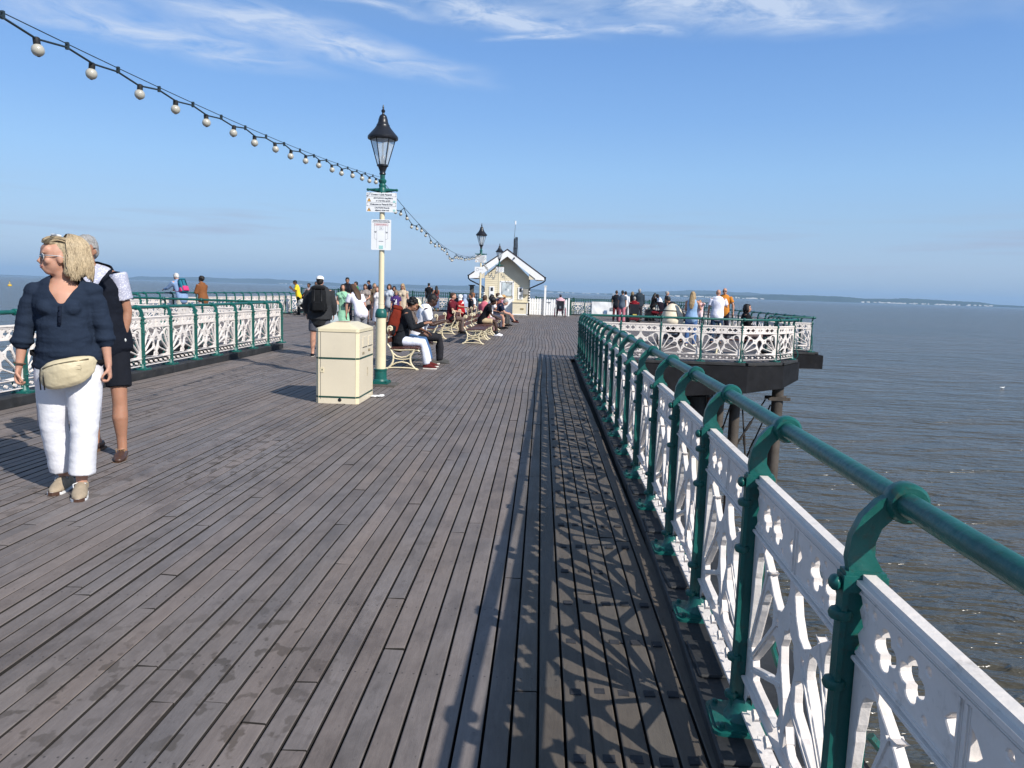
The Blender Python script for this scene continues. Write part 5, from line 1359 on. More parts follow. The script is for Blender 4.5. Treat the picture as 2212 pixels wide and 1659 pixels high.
        if style == 'bob':
            for q in (-1, 1): mb.tube([hd(q*.050, -.01, .06), hd(q*.078, -.005, .0), hd(q*.082, .0, -.055), hd(q*.072, .005, -.10)], [(.030*k, .045*k), (.026*k, .052*k), (.030*k, .054*k), (.020*k, .036*k)], 10, ref=hs, roundcap=True)
            mb.tube([hd(0, -.07, .04), hd(0, -.09, -.03), hd(0, -.085, -.10)], [(.075*k, .040*k), (.085*k, .040*k), (.078*k, .028*k)], 12, ref=hs, roundcap=True)
        if style == 'bun': HE(mb, (0, -.118, .055), (.050, .045, .045))
        if style == 'pony': mb.tube([hd(0, -.10, .05), hd(0, -.145, .02), hd(0, -.14, -.08), hd(0, -.12, -.15)], [.03*k, .034*k, .030*k, .012*k], 10, roundcap=True)
        if style == 'curly':
            r_ = random.Random(int(abs(x*100)))
            for i in range(60):
                a = r_.uniform(0, 2*PI); e_ = r_.uniform(-.5, 1.4); HE(mb, (.085*math.cos(a)*math.cos(e_), -.035+.098*math.sin(a)*math.cos(e_) if math.sin(a) < .4 else -.03+.05*math.sin(a), .035+.092*math.sin(e_)), (.024, .024, .022))
        cl(mb, 'hair', HM, wr=.006*k if near else .010*k, wf=(40, 40, 18), vx=vox*.9, it=2)
    elif style == 'bald':
        pass
    elif style in ('cap', 'backcap', 'bucket', 'straw'):
        m0 = MB(); HE(m0, (0, -.028, .010), (.078, .088, .080)); HE(m0, (0, -.055, -.02), (.064, .05, .06)); cl(m0, 'hair', hairmat('grey' if style in ('bucket', 'straw') else 'dark'), vx=vox*.9)
        m1 = MB(); hk = hkk
        dome = [[hd(.086*math.cos(a)*r*hk/k, (.100*math.sin(a)*r-.012)*hk/k, zz*hk/k) for a in [2*PI*j/20 for j in range(20)]] for r, zz in ((1.0, .045), (.99, .070), (.92, .098), (.72, .120), (.38, .131), (.05, .134))]
        m1.rings(dome)
        if style in ('cap', 'backcap'):
            s_ = 1 if style == 'cap' else -1
            br = [hd(.070*math.cos(a), s_*(.075+.090*math.sin(a)), .048-.018*math.sin(a)) for a in [PI*j/12 for j in range(13)]]
            m1.add([p for p in br]+[p+hu*.006 for p in br], [tuple(range(13)), tuple(reversed(range(13, 26)))]+[(i, i+1, i+14, i+13) for i in range(12)]+[(12, 0, 13, 25)])
        else:
            N = 24; R_ = .145 if style == 'bucket' else .175
            m1.rings([[hd(r*math.cos(a), r*1.08*math.sin(a)-.012, zz) for a in [2*PI*j/N for j in range(N)]] for r, zz in ((.085, .060), (R_, .028), (R_, .022), (.086, .046))])
        me_ = m1.mesh('hat', [cloth(hcol)], angle=50); link('hat', me_, root)
    elif style == 'hijab':
        HE(mb, (0, -.022, .022), (.094, .105, .105)); mb.tube([hd(0, -.01, .0), hd(0, -.005, -.09), nb, nb-up*.10*k], [(.088*k, .090*k), (.080*k, .078*k), (.11*k, .095*k), (.175*k*b_, .13*k)], 18, ref=hs, roundcap=True)
        cl(mb, 'headscarf', cloth(hcol), wr=.010, wf=(12, 12, 14))
    # ---- eyes, brows, mouth
    if near or shades:
        m1 = MB()
        if shades:
            for q in (-1, 1): m1.ell(hd(q*.034, .086, .006), (.027*k, .007*k, .019*k), HQ); m1.tube([hd(q*.060, .080, .010), hd(q*.078, .02, .008), hd(q*.076, -.02, .0)], .0035*k, 6)
            m1.tube([hd(-.012, .095, .008), hd(.012, .095, .008)], .003, 6); m1.build('sunglasses', DARKM, root)
        else:
            for q in (-1, 1): m1.ell(hd(q*.030, .0795, .004), (.012*k, .006*k, .006*k), HQ, n=10, m=6)
            m1.build('eyes', mat('eye', (.10, .08, .07), rough=.2), root)
        m1 = MB()
        for q in (-1, 1): m1.tube([hd(q*.014, .088, .022), hd(q*.032, .087, .029), hd(q*.050, .074, .024)], .0028*k, 5)
        m1.build('eyebrows', HM if style not in ('cap', 'backcap', 'bucket', 'hijab', 'straw', 'bald') else hairmat('dark'), root)
        m1 = MB(); m1.tube([hd(-.020, .088, -.054), hd(0, .0965, -.051), hd(.020, .088, -.054)], [.003*k, .0048*k, .003*k], 6, roundcap=True); m1.tube([hd(-.016, .089, -.059), hd(0, .0955, -.061), hd(.016, .089, -.059)], [.003*k, .0045*k, .003*k], 6, roundcap=True)
        m1.build('lips', mat('lips', (.33, .11, .09) if sk in ('fair', 'tan') else (.12, .05, .045), rough=.4), root)
    root['_k'] = k
    info = dict(root=root, k=k, hip=hip, up=up, fw=fw, sd=sd, nb=nb, hc=hc, hd=hd, sh=sh, armp=armp, legp=legp, HQ=HQ, hs=hs, hf=hf, hu=hu, cl=cl, torso=torso, T=T, b=b_, vox=vox)
    del root['_k']
    return info
def wpt(i, p): return i['root'].matrix_basis @ V(p)
def backpack(i, label, col, size=1.0, col2=None, name='backpack'):
    """a bag on the person's back: body, pocket, straps over both shoulders"""
    k = i['k']; hip, up, fw, sd = i['hip'], i['up'], i['fw'], i['sd']
    root = i['root']; c = hip+up*.30*k-fw*(.19*i['b'])*k
    Q = Matrix((sd, fw, up)).transposed(); vx = i['vox']
    t = bpy.data.objects.new(name, None); scene.collection.objects.link(t); t.matrix_world = root.matrix_basis.copy(); tag(t, label, 'backpack')
    def sq(mb, cc, secs, nn=20):
        rs = []
        for h_, a_, b_ in secs:
            rs.append([cc+up*h_*k*size+sd*(abs(math.cos(q))**.45*math.copysign(1, math.cos(q))*a_*k*size)+fw*(abs(math.sin(q))**.45*math.copysign(1, math.sin(q))*b_*k*size) for q in [2*PI*j/nn for j in range(nn)]])
        mb.rings(rs)
    m = MB(); sq(m, c, [(-.235, .10, .05), (-.225, .135, .080), (-.10, .145, .095), (.08, .142, .090), (.19, .128, .072), (.205, .11, .055)])
    link('bag', fuse(m, vx, 2, [cloth(col)], wr=.010), t)
    m = MB(); sq(m, c-fw*.01*k, [(.195, .10, .06), (.205, .128, .082), (.240, .125, .080), (.262, .09, .055)]); link('lid', fuse(m, vx, 2, [cloth(tuple(v*.92 for v in col))], wr=.006), t)
    m = MB(); sq(m, c-fw*.085*size*k, [(-.215, .085, .02), (-.205, .110, .045), (-.05, .110, .048), (-.035, .09, .02)]); link('pocket', fuse(m, vx, 2, [cloth(col2 or tuple(v*.8 for v in col))], wr=.006), t)
    for q in (-1, 1):
        m = MB(); sq(m, c+sd*q*.135*k*size, [(-.215, .015, .04), (-.20, .030, .065), (-.07, .028, .060), (-.06, .018, .04)]); link('side_pocket', fuse(m, vx, 2, [cloth(col2 or tuple(v*.8 for v in col))]), t)
        m = MB(); m.tube([c+sd*q*.07*k*size-fw*.098*k*size+up*.20*k*size, c+sd*q*.07*k*size-fw*.105*k*size, c+sd*q*.07*k*size-fw*.14*k*size-up*.04*k*size], [(.009, .003)]*3, 6, ref=sd); link('compression_strap', m.mesh('s', [DARKM], True), t)
    m = MB()
    for q in (-1, 1): m.tube([c+up*.20*k*size+sd*q*.07*k, i['nb']-up*.02*k+sd*q*.10*k, hip+up*.44*k+fw*(.135*i['b'])*k+sd*q*.105*k, hip+up*.30*k+fw*(.125*i['b'])*k+sd*q*.13*k, hip+up*.17*k+sd*q*.16*k*i['b'], c-up*.18*k*size+sd*q*.12*k], [(.024*k, .006*k)]*6, 8, ref=sd)
    link('strap', m.mesh('strap', [cloth(tuple(v*.8 for v in (col2 or col)))], True), t)
    return t
# ------------------------------------------------------------------ the couple walking towards the camera at left
def near_woman():
    x, y, face, H = -3.15, 5.02, 163, 1.68
    I = person('woman in navy shirt, white cropped trousers and sunglasses striding towards us, head turned left', x, y, face, H, 1.08, 'fair', ('none', 'blond'), (.13, .17, .24), '3q', ('none', (.9, .9, .9)), None,
               hyaw=66, hpitch=2, fem=True, vox=.0075, belly=.012, hsc=1.10, bust=.72, side=2.5, shades=False,
               arms=[((-.26, -.02, -1), (-.12, .12, -1), 1.05), ((.26, .06, -1), (.14, .06, -1), 1.05)],
               legs=[((-.03, .20, -1), (.07, .04, -1)), ((.05, -.02, -1), (-.08, -.22, -1))])
    root, k, hip, up, fw, sd, hd, cl = I['root'], I['k'], I['hip'], I['up'], I['fw'], I['sd'], I['hd'], I['cl']
    for c in list(root.children):
        if c.name.startswith(('shirt', 'eyes', 'eyebrows')): bpy.data.objects.remove(c)
    # shirt with an open V neck, three-quarter sleeves and soft folds
    mb = MB(); b = I['b']
    I['torso'](mb, .026, -.03, .52, flare=.12)
    mb.tube([hip+up*.40*k+fw*.035*k, hip+up*.25*k+fw*.045*k, hip+up*.10*k+fw*.045*k, hip+up*.03*k+fw*.03*k], [(.150*k, .120*k), (.166*k, .130*k), (.183*k, .140*k), (.188*k, .140*k)], 20, ref=sd, roundcap=True)
    for q_ in (-1, 1): mb.ell(I['sh'][(q_+1)//2]-up*.004*k-sd*q_*.012*k, (.088*k, .078*k, .066*k))
    mb.tube([I['sh'][0], I['nb']-up*.03*k, I['sh'][1]], [(.060*k, .055*k), (.085*k, .055*k), (.060*k, .055*k)], 16, roundcap=True)
    mb.tube([hip+up*.11*k, hip+up*.04*k, hip-up*.005*k], [(.200*k, .160*k), (.208*k, .166*k), (.200*k, .158*k)], 22, ref=sd)
    for (s0, e, w, a, c) in I['armp']:
        mb.tube([s0+a*.015*k-sd*.0, s0.lerp(e, .25), s0.lerp(e, .7), e, e.lerp(w, .30)], [.060*k, .070*k, .069*k, .064*k, .060*k], 18, roundcap=True)
        mb.tube([e.lerp(w, .22), e.lerp(w, .31)], [.069*k, .069*k], 18)
    mb.tube([I['nb']-up*.05*k, I['nb']-up*.005*k], [.095*k, .078*k], 18)
    ztop = (I['nb']).z
    def vneck(p):
        if p.y < .02: return False
        h_ = p.z-(ztop-.125)
        return h_ > 0 and abs(p.x+.005) < min(.085, .014+h_*.62)
    sm = fuse(mb, .0075, 3, [cloth((.135, .175, .24))], wr=.013, wf=(5, 5, 15), carve=vneck, name='shirt')
    so = link('shirt', sm, root); sol = so.modifiers.new('s', 'SOLIDIFY'); sol.thickness = .004; sol.offset = -1
    m = MB(); m.tube([V((-.005, hip.y+.166, ztop-.135)), V((-.003, hip.y+.176, ztop-.20)), V((0, hip.y+.182, ztop-.26))], [(.011, .003)]*3, 8, ref=(1, 0, 0)); 
    for dz in (.16, .20, .24): m.ell((-.003, hip.y+.184, ztop-dz), (.005, .003, .005), n=8, m=6)
    link('button_placket', m.mesh('pl', [cloth((.09, .12, .18))], True), so)
    # white wide trousers
    mb = MB(); I['torso'](mb, .018, -.14, .08)
    for (hj, kn, an, a, bb) in I['legp']:
        ee = kn.lerp(an, .80)
        mb.tube([hj+V((0, 0, .02)), hj.lerp(kn, .35), hj.lerp(kn, .75), kn, kn.lerp(ee, .5), ee], [(.128*k, .135*k), (.118*k, .125*k), (.100*k, .106*k), (.088*k, .096*k), (.084*k, .098*k), (.084*k, .104*k)], 24, ref=(1, 0, 0))
    WT = mat('white_cotton', (.70, .70, .74), rough=.85, var=.04, vscale=10, bump=.25, bscale=60, spec=.15)
    tm = fuse(mb, .0075, 8, [WT], wr=.0045, wf=(4, 4, 16), name='trousers'); tr = link('trousers', tm, root)
    m = MB()
    for (hj, kn, an, a, bb) in I['legp']:
        q = -1 if hj.x < 0 else 1
        m = MB(); m.tube([V((hj.x+q*.123*k, hj.y, hj.z-.02)), V((kn.x+q*.10*k, kn.y, kn.z))], .0022, 5)
        link('seam', m.mesh('s', [cloth((.62, .62, .68))], True), tr)
    # trainers
    TP = mat('taupe_suede', (.33, .265, .19), rough=.9, var=.14, vscale=25, bump=.3)
    for (hj, kn, an, a, bb) in I['legp']:
        q = -1 if hj.x < 0 else 1; fd = V((q*.14, 1, 0)).normalized(); rt = V((fd.y, -fd.x, 0)); g0 = V((an.x, an.y, an.z-.085*k)); lift = g0.z
        mb = MB()
        mb.tube([g0+V((0, 0, .055))-fd*.060, g0+V((0, 0, .062)), g0+fd*.06+V((0, 0, .060)), g0+fd*.115+V((0, 0, .048)), g0+fd*.165+V((0, 0, .042)), g0+fd*.185+V((0, 0, .038))], [(.034, .044), (.040, .056), (.045, .050), (.050, .036), (.040, .026), (.026, .018)], 16, ref=rt, roundcap=True)
        mb.tube([g0+V((0, 0, .07)), g0+V((0, 0, .105))-fd*.005], [.046, .043], 14)
        sh = link('shoe', fuse(mb, .006, 3, [TP]), root)
        pts = [(-.088, -.026), (-.094, 0), (-.086, .030), (-.03, .040), (.04, .044), (.11, .053), (.165, .047), (.200, .022), (.206, -.004), (.192, -.028), (.15, -.047), (.09, -.050), (.02, -.040), (-.04, -.037)]
        m = MB(); m.prism(pts, .007, .026, f=lambda p: g0+fd*p.x+rt*p.y+V((0, 0, p.z+.012*max(0, p.x-.12)/.08))); link('sole', m.mesh('sole', [SIGNW], angle=40), sh)
        m = MB(); m.prism([(a_*1.0, b_*1.0) for a_, b_ in pts], .0, .008, f=lambda p: g0+fd*p.x+rt*p.y+V((0, 0, p.z+.012*max(0, p.x-.12)/.08))); m.prism([(a_, b_) for a_, b_ in [(.15, -.045), (.15, .045), (.199, .024), (.208, -.004), (.194, -.028)]], .008, .030, f=lambda p: g0+fd*(p.x+.0015)+rt*p.y+V((0, 0, p.z+.008))); link('tread', m.mesh('t', [mat('gum_rubber', (.075, .035, .022), rough=.7)], angle=40), sh)
        m = MB()
        for i_ in range(5):
            f_ = .020+.022*i_; zz = .112-.010*i_
            m.tube([g0+fd*f_+rt*(-.028)+V((0, 0, zz-.016)), g0+fd*(f_+.006)+V((0, 0, zz-.001)), g0+fd*(f_+.012)+rt*.028+V((0, 0, zz-.016))], .0032, 6)
        m.tube([g0+fd*.02+rt*.005+V((0, 0, .112)), g0+fd*.04+rt*.045+V((0, 0, .100)), g0+fd*.06+rt*.04+V((0, 0, .078))], .003, 6); m.tube([g0+fd*.02-rt*.005+V((0, 0, .112)), g0+fd*.045-rt*.04+V((0, 0, .098)), g0+fd*.03-rt*.02+V((0, 0, .11))], .003, 6)
        link('laces', m.mesh('l', [SIGNW], True), sh)
    # wavy blond bob: a shell with hundreds of locks over it
    mb = MB(); kk = k
    def E_(c, r): mb.ell(hd(*c), tuple(v*kk for v in r), I['HQ'], n=18, m=12)
    E_((0, -.058, .040), (.092, .112, .094)); E_((0, .022, .092), (.060, .052, .036)); E_((0, -.115, -.03), (.085, .070, .085)); E_((0, -.100, -.085), (.090, .070, .05))
    for q in (-1, 1): E_((q*.070, -.070, -.02), (.030, .060, .085)); E_((q*.074, -.065, -.085), (.030, .055, .048))
    hm = fuse(mb, .008, 3, [mat('hair_blond_shell', (.36, .285, .18), rough=.6, var=.3, vscale=60, bump=.5, bscale=120)], wr=.006, wf=(30, 30, 14)); ho = link('hair', hm, root)
    rh = random.Random(4); m = MB(); cols = []
    def lock(a, e, shade):
        pts = []; rad = []; n = 13; ph = rh.uniform(0, 6.28); wv = rh.uniform(.003, .009); L = rh.uniform(.19, .25)
        ca, sa = math.cos(a), math.sin(a)      # a: 0 = right ear side, pi/2 = front
        for i in range(n):
            s = i/(n-1); el = e-s*2.6
            if el > -.1: px_, py_, pz_ = .098*ca*math.cos(el), -.066+.122*sa*math.cos(el), .045+.102*math.sin(el)
            else:
                d_ = (-.1-el)*.088; out = 1.0+.10*math.sin(min(1, d_/.15)*2.6)
                px_, py_, pz_ = .098*ca*out, -.066+.122*sa*out, .035-d_
                if pz_ < -.135+.02*math.sin(a*7+1): break
            w_ = wv*(.4+s*1.6)
            pts.append(hd(px_+w_*math.sin(ph+s*13)*(-sa), py_+w_*math.sin(ph+s*13)*ca, pz_)); rad.append((.0034*(1-.5*s*s), .0018))
        if len(pts) > 3: m.tube(pts, rad, 5, ref=I['hs']); cols.append((len(pts)*5, shade))
    for i in range(1500):
        a = rh.uniform(.30*PI, 2.70*PI) % (2*PI); e = rh.uniform(.0, 1.45)
        if .07*PI < a < .93*PI:      # over the brow: swept up and back, not over the face
            continue
        lock(a, e, rh.random())
    for i in range(260):        # the quiff rolled back off the forehead
        s_ = rh.uniform(-1, 1); pts = []; f0 = rh.uniform(.062, .082); h0 = rh.uniform(.060, .085)
        for j in range(9):
            t = j/8; pts.append(hd(s_*(.050+.030*t)+.012*math.sin(3*t+s_*4), f0-.16*t-.02*abs(s_), h0+.062*math.sin(PI*min(1, t*.78+.16))-.012*abs(s_)-.03*t+rh.uniform(-.001, .001)))
        m.tube(pts, [(.0034, .0018)]*9, 5, ref=I['hs']); cols.append((45, rh.random()))
    me = m.mesh('locks', None, True)
    ca_ = me.color_attributes.new('tint', 'FLOAT_COLOR', 'POINT'); arr = []
    for n_, sh_ in cols:
        c = (.72+.45*sh_, .70+.46*sh_, .66+.50*sh_, 1) if sh_ > .2 else (.48, .44, .40, 1)
        arr += list(c)*n_
    arr = (arr+[1.0]*(len(me.vertices)*4))[:len(me.vertices)*4]; ca_.data.foreach_set('color', arr)
    me.materials.append(mat('hair_locks', (.46, .365, .235), rough=.45, var=.2, vscale=50, spec=.5, tintattr=True)); link('hair_locks', me, ho)
    m = MB(); m.tube([hd(-.052, -.02, .128), hd(-.054, .01, .136), hd(-.040, .03, .135)], [(.010, .006)]*3, 8); link('hair_clip', m.mesh('c', [SIGNW], True), ho)
    # sunglasses
    m = MB(); m2 = MB()
    for q in (-1, 1):
        c = hd(q*.034, .088, .004); ring = [c+I['hs']*.026*k*math.cos(a)+I['hu']*.022*k*math.sin(a)-I['hf']*.006*abs(math.cos(a)) for a in [2*PI*i/20 for i in range(21)]]
        m.tube(ring, .0030, 6); m2.ell(c-I['hf']*.003, (.026*k, .009, .022*k), I['HQ'], n=16, m=8)
        m.tube([hd(q*.060, .082, .012), hd(q*.072, .04, .010), hd(q*.077, -.005, .006), hd(q*.076, -.03, -.01)], [(.0045, .0025)]*4, 6)
    m.tube([hd(-.010, .093, .008), hd(0, .097, .010), hd(.010, .093, .008)], .0028, 6)
    g = link('sunglasses', m.mesh('f', [mat('clear_frame', (.45, .45, .46), rough=.25)], True), root); link('lens', m2.mesh('l', [mat('dark_lens', (.02, .03, .04), rough=.06, spec=.9)], True), g)
    # bracelet
    s0, e, w, a, c = I['armp'][0] if True else None
    wr = I['armp'][1]; w = wr[2]; c = wr[4]; o_ = c.orthogonal().normalized(); p_ = c.cross(o_)
    m = MB(); m.tube([w-c*.025+o_*.033*math.cos(a_)+p_*.033*math.sin(a_) for a_ in [2*PI*i/18 for i in range(19)]], .0055, 6); link('bracelet', m.mesh('b', [mat('brown_cord', (.09, .06, .04), rough=.8, var=.5, vscale=90)], True), root)
    # bum bag: rests on the person, so a thing of its own
    t = bpy.data.objects.new('bum_bag', None); scene.collection.objects.link(t); t.matrix_world = root.matrix_basis.copy(); tag(t, 'beige leather bum bag with a slanting zip worn across the white trousers', 'bag')
    BG = mat('beige_leather', (.56, .48, .32), rough=.5, var=.07, vscale=8, bump=.35, bscale=22, spec=.4)
    def bp(u, v, d): # u across (-1..1, + = her right), v up, d out of the body
        ang = u*.95; return V((.215*math.sin(ang)*1.02-.035, hip.y+.04+(.155+d)*math.cos(ang*.9), hip.z+.005+v))
    mb = MB(); N = 15; rs = []
    for i in range(N):
        u = -1+2*i/(N-1); h = .108*(1-abs(u)**2.4)**.6+.004; th = .046*(1-abs(u)**2.2)**.6+.004; row = []
        for j in range(14):
            a_ = 2*PI*j/14; sv = math.sin(a_); vv = (h*.62*sv if sv > 0 else h*1.15*sv)+(-.028)+.045*(-u); row.append(bp(u*.96-.02, vv, .030+th*math.cos(a_)))
        rs.append(row)
    mb.rings(rs); bm_ = fuse(mb, .006, 2, [BG], wr=.006, wf=(9, 9, 13)); link('bag', bm_, t)
    m = MB(); zp = [bp(u*.96-.02, .012+.045*(-u)-.02*u*u, .030+.046*(1-abs(u)**2.2)**.6*.80+.004) for u in [-.72+1.44*i/12 for i in range(13)]]
    m.tube(zp, [(.0055, .003)]*13, 6, ref=(0, 0, 1)); link('zip', m.mesh('z', [mat('brass_zip', (.25, .20, .12), rough=.3, metal=.6)], True), t)
    m = MB()
    for dx in (0, .022): q0 = zp[-1]+V((dx-.01, .004, 0)); m.tube([q0, q0+V((.004, .006, -.06)), q0+V((.0, .004, -.135))], [(.0045, .002)]*3, 6)
    link('zip_pull', m.mesh('z', [DARKM], True), t)
    m = MB(); q0 = bp(-.36, -.020, .080); rr = I['fw']
    m.tube([q0+V((.03, 0, .011)), q0+V((-.03, -.008, .020)), q0+V((-.03, -.008, -.006)), q0+V((.03, 0, -.014)), q0+V((.03, 0, .011))], .0012, 4); link('stitched_patch', m.mesh('s', [mat('stitching', (.35, .29, .18), rough=.7)], True), t)
    m = MB(); m.tube([hip+V((.245*k*math.sin(a_)*.96, .185*k*math.cos(a_), .035+.03*math.sin(a_))) for a_ in [R(52)+R(256)*i/16 for i in range(17)]], [(.014, .003)]*17, 8, ref=(0, 0, 1)); link('strap', m.mesh('s', [cloth((.1, .1, .11))], True), t)
    return I
near_woman()
def near_man():
    x, y, face = -3.55, 6.12, 172
    I = person('man in dark gilet, pale patterned shirt and black shorts walking behind the woman in navy', x, y, face, 1.79, 1.08, 'tan', ('short', 'grey'), (.66, .67, .74), 'short', ('shorts', (.105, .115, .145)), None, vox=.0085, hyaw=6, side=7, tilt=4, lean=4,
               arms=[((-.20, -.12, -1), (.12, .14, -1), .9), ((.20, .05, -1), (.06, .1, -1), .7)], legs=[((-.10, .14, -1), (-.03, .02, -1)), ((.12, -.10, -1), (.02, -.32, -1))])
    root, k, hip, up, fw, sd, hd = I['root'], I['k'], I['hip'], I['up'], I['fw'], I['sd'], I['hd']
    for c in root.children:
        if c.name.startswith('shirt'):
            m_ = bpy.data.materials.new('patterned_shirt'); m_.use_nodes = True; n = m_.node_tree.nodes; l = m_.node_tree.links; b = n['Principled BSDF']; b.inputs['Roughness'].default_value = .85
            tc_ = n.new('ShaderNodeTexCoord'); v_ = n.new('ShaderNodeTexVoronoi'); v_.inputs['Scale'].default_value = 75; l.new(tc_.outputs['Object'], v_.inputs['Vector'])
            r = n.new('ShaderNodeMapRange'); r.inputs['From Min'].default_value = .25; r.inputs['From Max'].default_value = .5; l.new(v_.outputs['Distance'], r.inputs['Value'])
            mx = n.new('ShaderNodeMix'); mx.data_type = 'RGBA'; mx.inputs['A'].default_value = (.64, .64, .70, 1); mx.inputs['B'].default_value = (.40, .41, .52, 1); l.new(r.outputs[0], mx.inputs['Factor']); l.new(mx.outputs['Result'], b.inputs['Base Color'])
            c.data.materials[0] = m_
    mb = MB(); I['torso'](mb, .036, -.13, .52, flare=.04); mb.tube([I['nb']-up*.06*k, I['nb']-up*.01, I['nb']+up*.045*k], [.10*k, .078*k, .072*k], 16)
    for s0 in I['sh']: mb.ell(s0-up*.01, (.055*k, .07*k, .055*k))
    def carve(p):
        h = p.z-(I['nb'].z-.17); return p.y > .03 and h > 0 and abs(p.x) < .012+h*.42
    g = link('gilet', fuse(mb, .0085, 3, [cloth((.085, .10, .14))], wr=.010, wf=(6, 6, 9), carve=carve), root); so = g.modifiers.new('s', 'SOLIDIFY'); so.thickness = .006; so.offset = -1
    LT = mat('brown_leather', (.065, .032, .022), rough=.4, var=.25, vscale=20, bump=.3)
    for idx, (hj, kn, an, a, bb) in enumerate(I['legp']):
        q = -1 if hj.x < 0 else 1; fd = V((q*.22, 1, -.05 if idx else 0)).normalized(); rt = V((fd.y, -fd.x, 0)).normalized(); g0 = V((an.x, an.y, an.z-.085*k)); mb = MB()
        mb.tube([g0+V((0, 0, .045))-fd*.065, g0+V((0, 0, .05)), g0+fd*.08+V((0, 0, .050)), g0+fd*.14+V((0, 0, .042)), g0+fd*.20+V((0, 0, .036))], [(.034, .036), (.040, .042), (.048, .038), (.050, .030), (.032, .020)], 16, ref=rt, roundcap=True); s_ = link('shoe', fuse(mb, .007, 3, [LT]), root)
        m = MB(); m.prism([(-.10, -.03), (-.10, .03), (.03, .042), (.13, .054), (.20, .042), (.225, 0), (.20, -.036), (.13, -.046), (.03, -.04)], 0, .018, f=lambda p: g0+fd*p.x+rt*p.y+V((0, 0, p.z+.001))); link('sole', m.mesh('s', [mat('gum_sole', (.16, .09, .05), rough=.7)], angle=40), s_)
        m = MB()
        for i_ in range(3): m.tube([g0+fd*(.05+.02*i_)-rt*.025+V((0, 0, .080-.006*i_)), g0+fd*(.055+.02*i_)+V((0, 0, .093-.006*i_)), g0+fd*(.06+.02*i_)+rt*.025+V((0, 0, .080-.006*i_))], .003, 6)
        m.tube([g0+fd*.06+V((0, 0, .09)), g0+fd*.08+rt*.035+V((0, 0, .105)), g0+fd*.10+rt*.03+V((0, 0, .08))], .003, 6); m.tube([g0+fd*.06+V((0, 0, .09)), g0+fd*.085-rt*.035+V((0, 0, .103)), g0+fd*.10-rt*.03+V((0, 0, .08))], .003, 6)
        link('laces', m.mesh('l', [mat('tan_lace', (.32, .19, .09), rough=.8)], True), s_)
    w = I['armp'][0][2]; c = I['armp'][0][4]; o_ = c.orthogonal().normalized(); p_ = c.cross(o_); m = MB()
    m.tube([w-c*.02+o_*.031*math.cos(a_)+p_*.031*math.sin(a_) for a_ in [2*PI*i/18 for i in range(19)]], [(.010, .003)]*19, 6, ref=c); wt = link('watch_strap', m.mesh('w', [RUBBER], True), root)
    m = MB(); cc = w-c*.02+V((-.6, .8, 0)).normalized()*.034; m.ell(cc, (.017, .008, .017), n=14, m=8); link('watch_face', m.mesh('w', [mat('watch_dial', (.6, .62, .62), rough=.2)], True), wt)
    m = MB(); m.tube([hd(-.078, .03, .012), hd(-.082, -.01, .012)], .003, 5); m.tube([hd(.078, .03, .012), hd(.082, -.01, .012)], .003, 5); link('glasses_arm', m.mesh('g', [DARKM], True), root)
near_man()
# ------------------------------------------------------------------ everyone else
GRP = None
hang = None
DN = [((-.14, .02, -1), (-.04, .2, -1)), ((.14, -.02, -1), (.04, .15, -1))]
FOLD = [((-.2, .25, -1), (.75, .55, .15)), ((.2, .25, -1), (-.75, .55, .1))]
RAILARM = [((-.2, .8, -.75), (.1, .95, -.15)), ((.2, .8, -.75), (-.1, .95, -.15))]
PHONE = [((-.15, .35, -1), (.3, .9, .25), .8), ((.15, .35, -1), (-.3, .9, .3), .8)]
LAP = [((-.15, .35, -1), (.25, .9, -.35)), ((.15, .35, -1), (-.25, .9, -.35))]
HIPH = [((-.6, -.25, -.8), (.75, .35, -.6)), ((.14, .05, -1), (.05, .2, -1))]
# left rail and platform
I = person('grey-haired man in pale blue shirt and beige trousers leaning on the left rail', -11.95, 25.3, 300, 1.75, 1.05, 'fair', ('short', 'white'), (.50, .60, .74), 'long', ('trousers', (.72, .70, .66)), (.2, .2, .22), lean=22, hpitch=25, arms=RAILARM)
backpack(I, 'teal backpack with a pink pocket on the man leaning at the left rail', (.16, .42, .50), .95, (.80, .25, .45))
I = person('dark-haired woman in a tan brown coat at the left rail', -11.55, 26.0, 290, 1.62, 1.0, 'tan', ('curly', 'dark'), (.50, .32, .20), 'coat', ('trousers', (.75, .73, .72)), (.3, .3, .3), fem=True, lean=6, arms=FOLD)
m = MB(); m.tube([I['nb']+V((-.08, .08, 0)), I['nb']+V((-.10, .16, -.25)), I['nb']+V((-.09, .17, -.42))], [(.05, .012)]*3, 8); link('scarf', m.mesh('s', [cloth((.80, .42, .38))], True), I['root'])
person('man in a bright yellow tee looking down beside the black pushchair', -11.75, 37.0, 250, 1.66, 1.05, 'brown', ('short', 'black'), (.93, .80, .22), 'short', ('trousers', (.08, .16, .17)), (.1, .1, .1), lean=10, hpitch=30, arms=[((-.2, .4, -.9), (.4, .6, .6)), ((.2, .3, -1), (-.1, .5, .6))])
person('woman with black hair and patterned top behind the pushchair', -11.0, 36.2, 200, 1.52, 1.0, 'brown', ('bun', 'black'), (.62, .58, .60), 'short', ('trousers', (.45, .42, .40)), (.3, .15, .1), fem=True, arms=LAP)
person('person with black hair just left of the big man in the white cap', -10.0, 34.0, 180, 1.60, 1.0, 'brown', ('short', 'black'), (.18, .18, .2), 'long')
I = person('big man seen from behind in charcoal jacket, grey shorts and white backwards cap', -4.52, 15.6, 350, 1.62, 1.36, 'fair', ('backcap', (.92, .91, .89)), (.20, .205, .215), 'coat', ('shorts', (.33, .34, .38)), (.12, .12, .14), lean=3, hpitch=16, hood=True, arms=[((-.30, .05, -1), (.05, .35, -1)), ((.30, .05, -1), (-.05, .35, -1))])
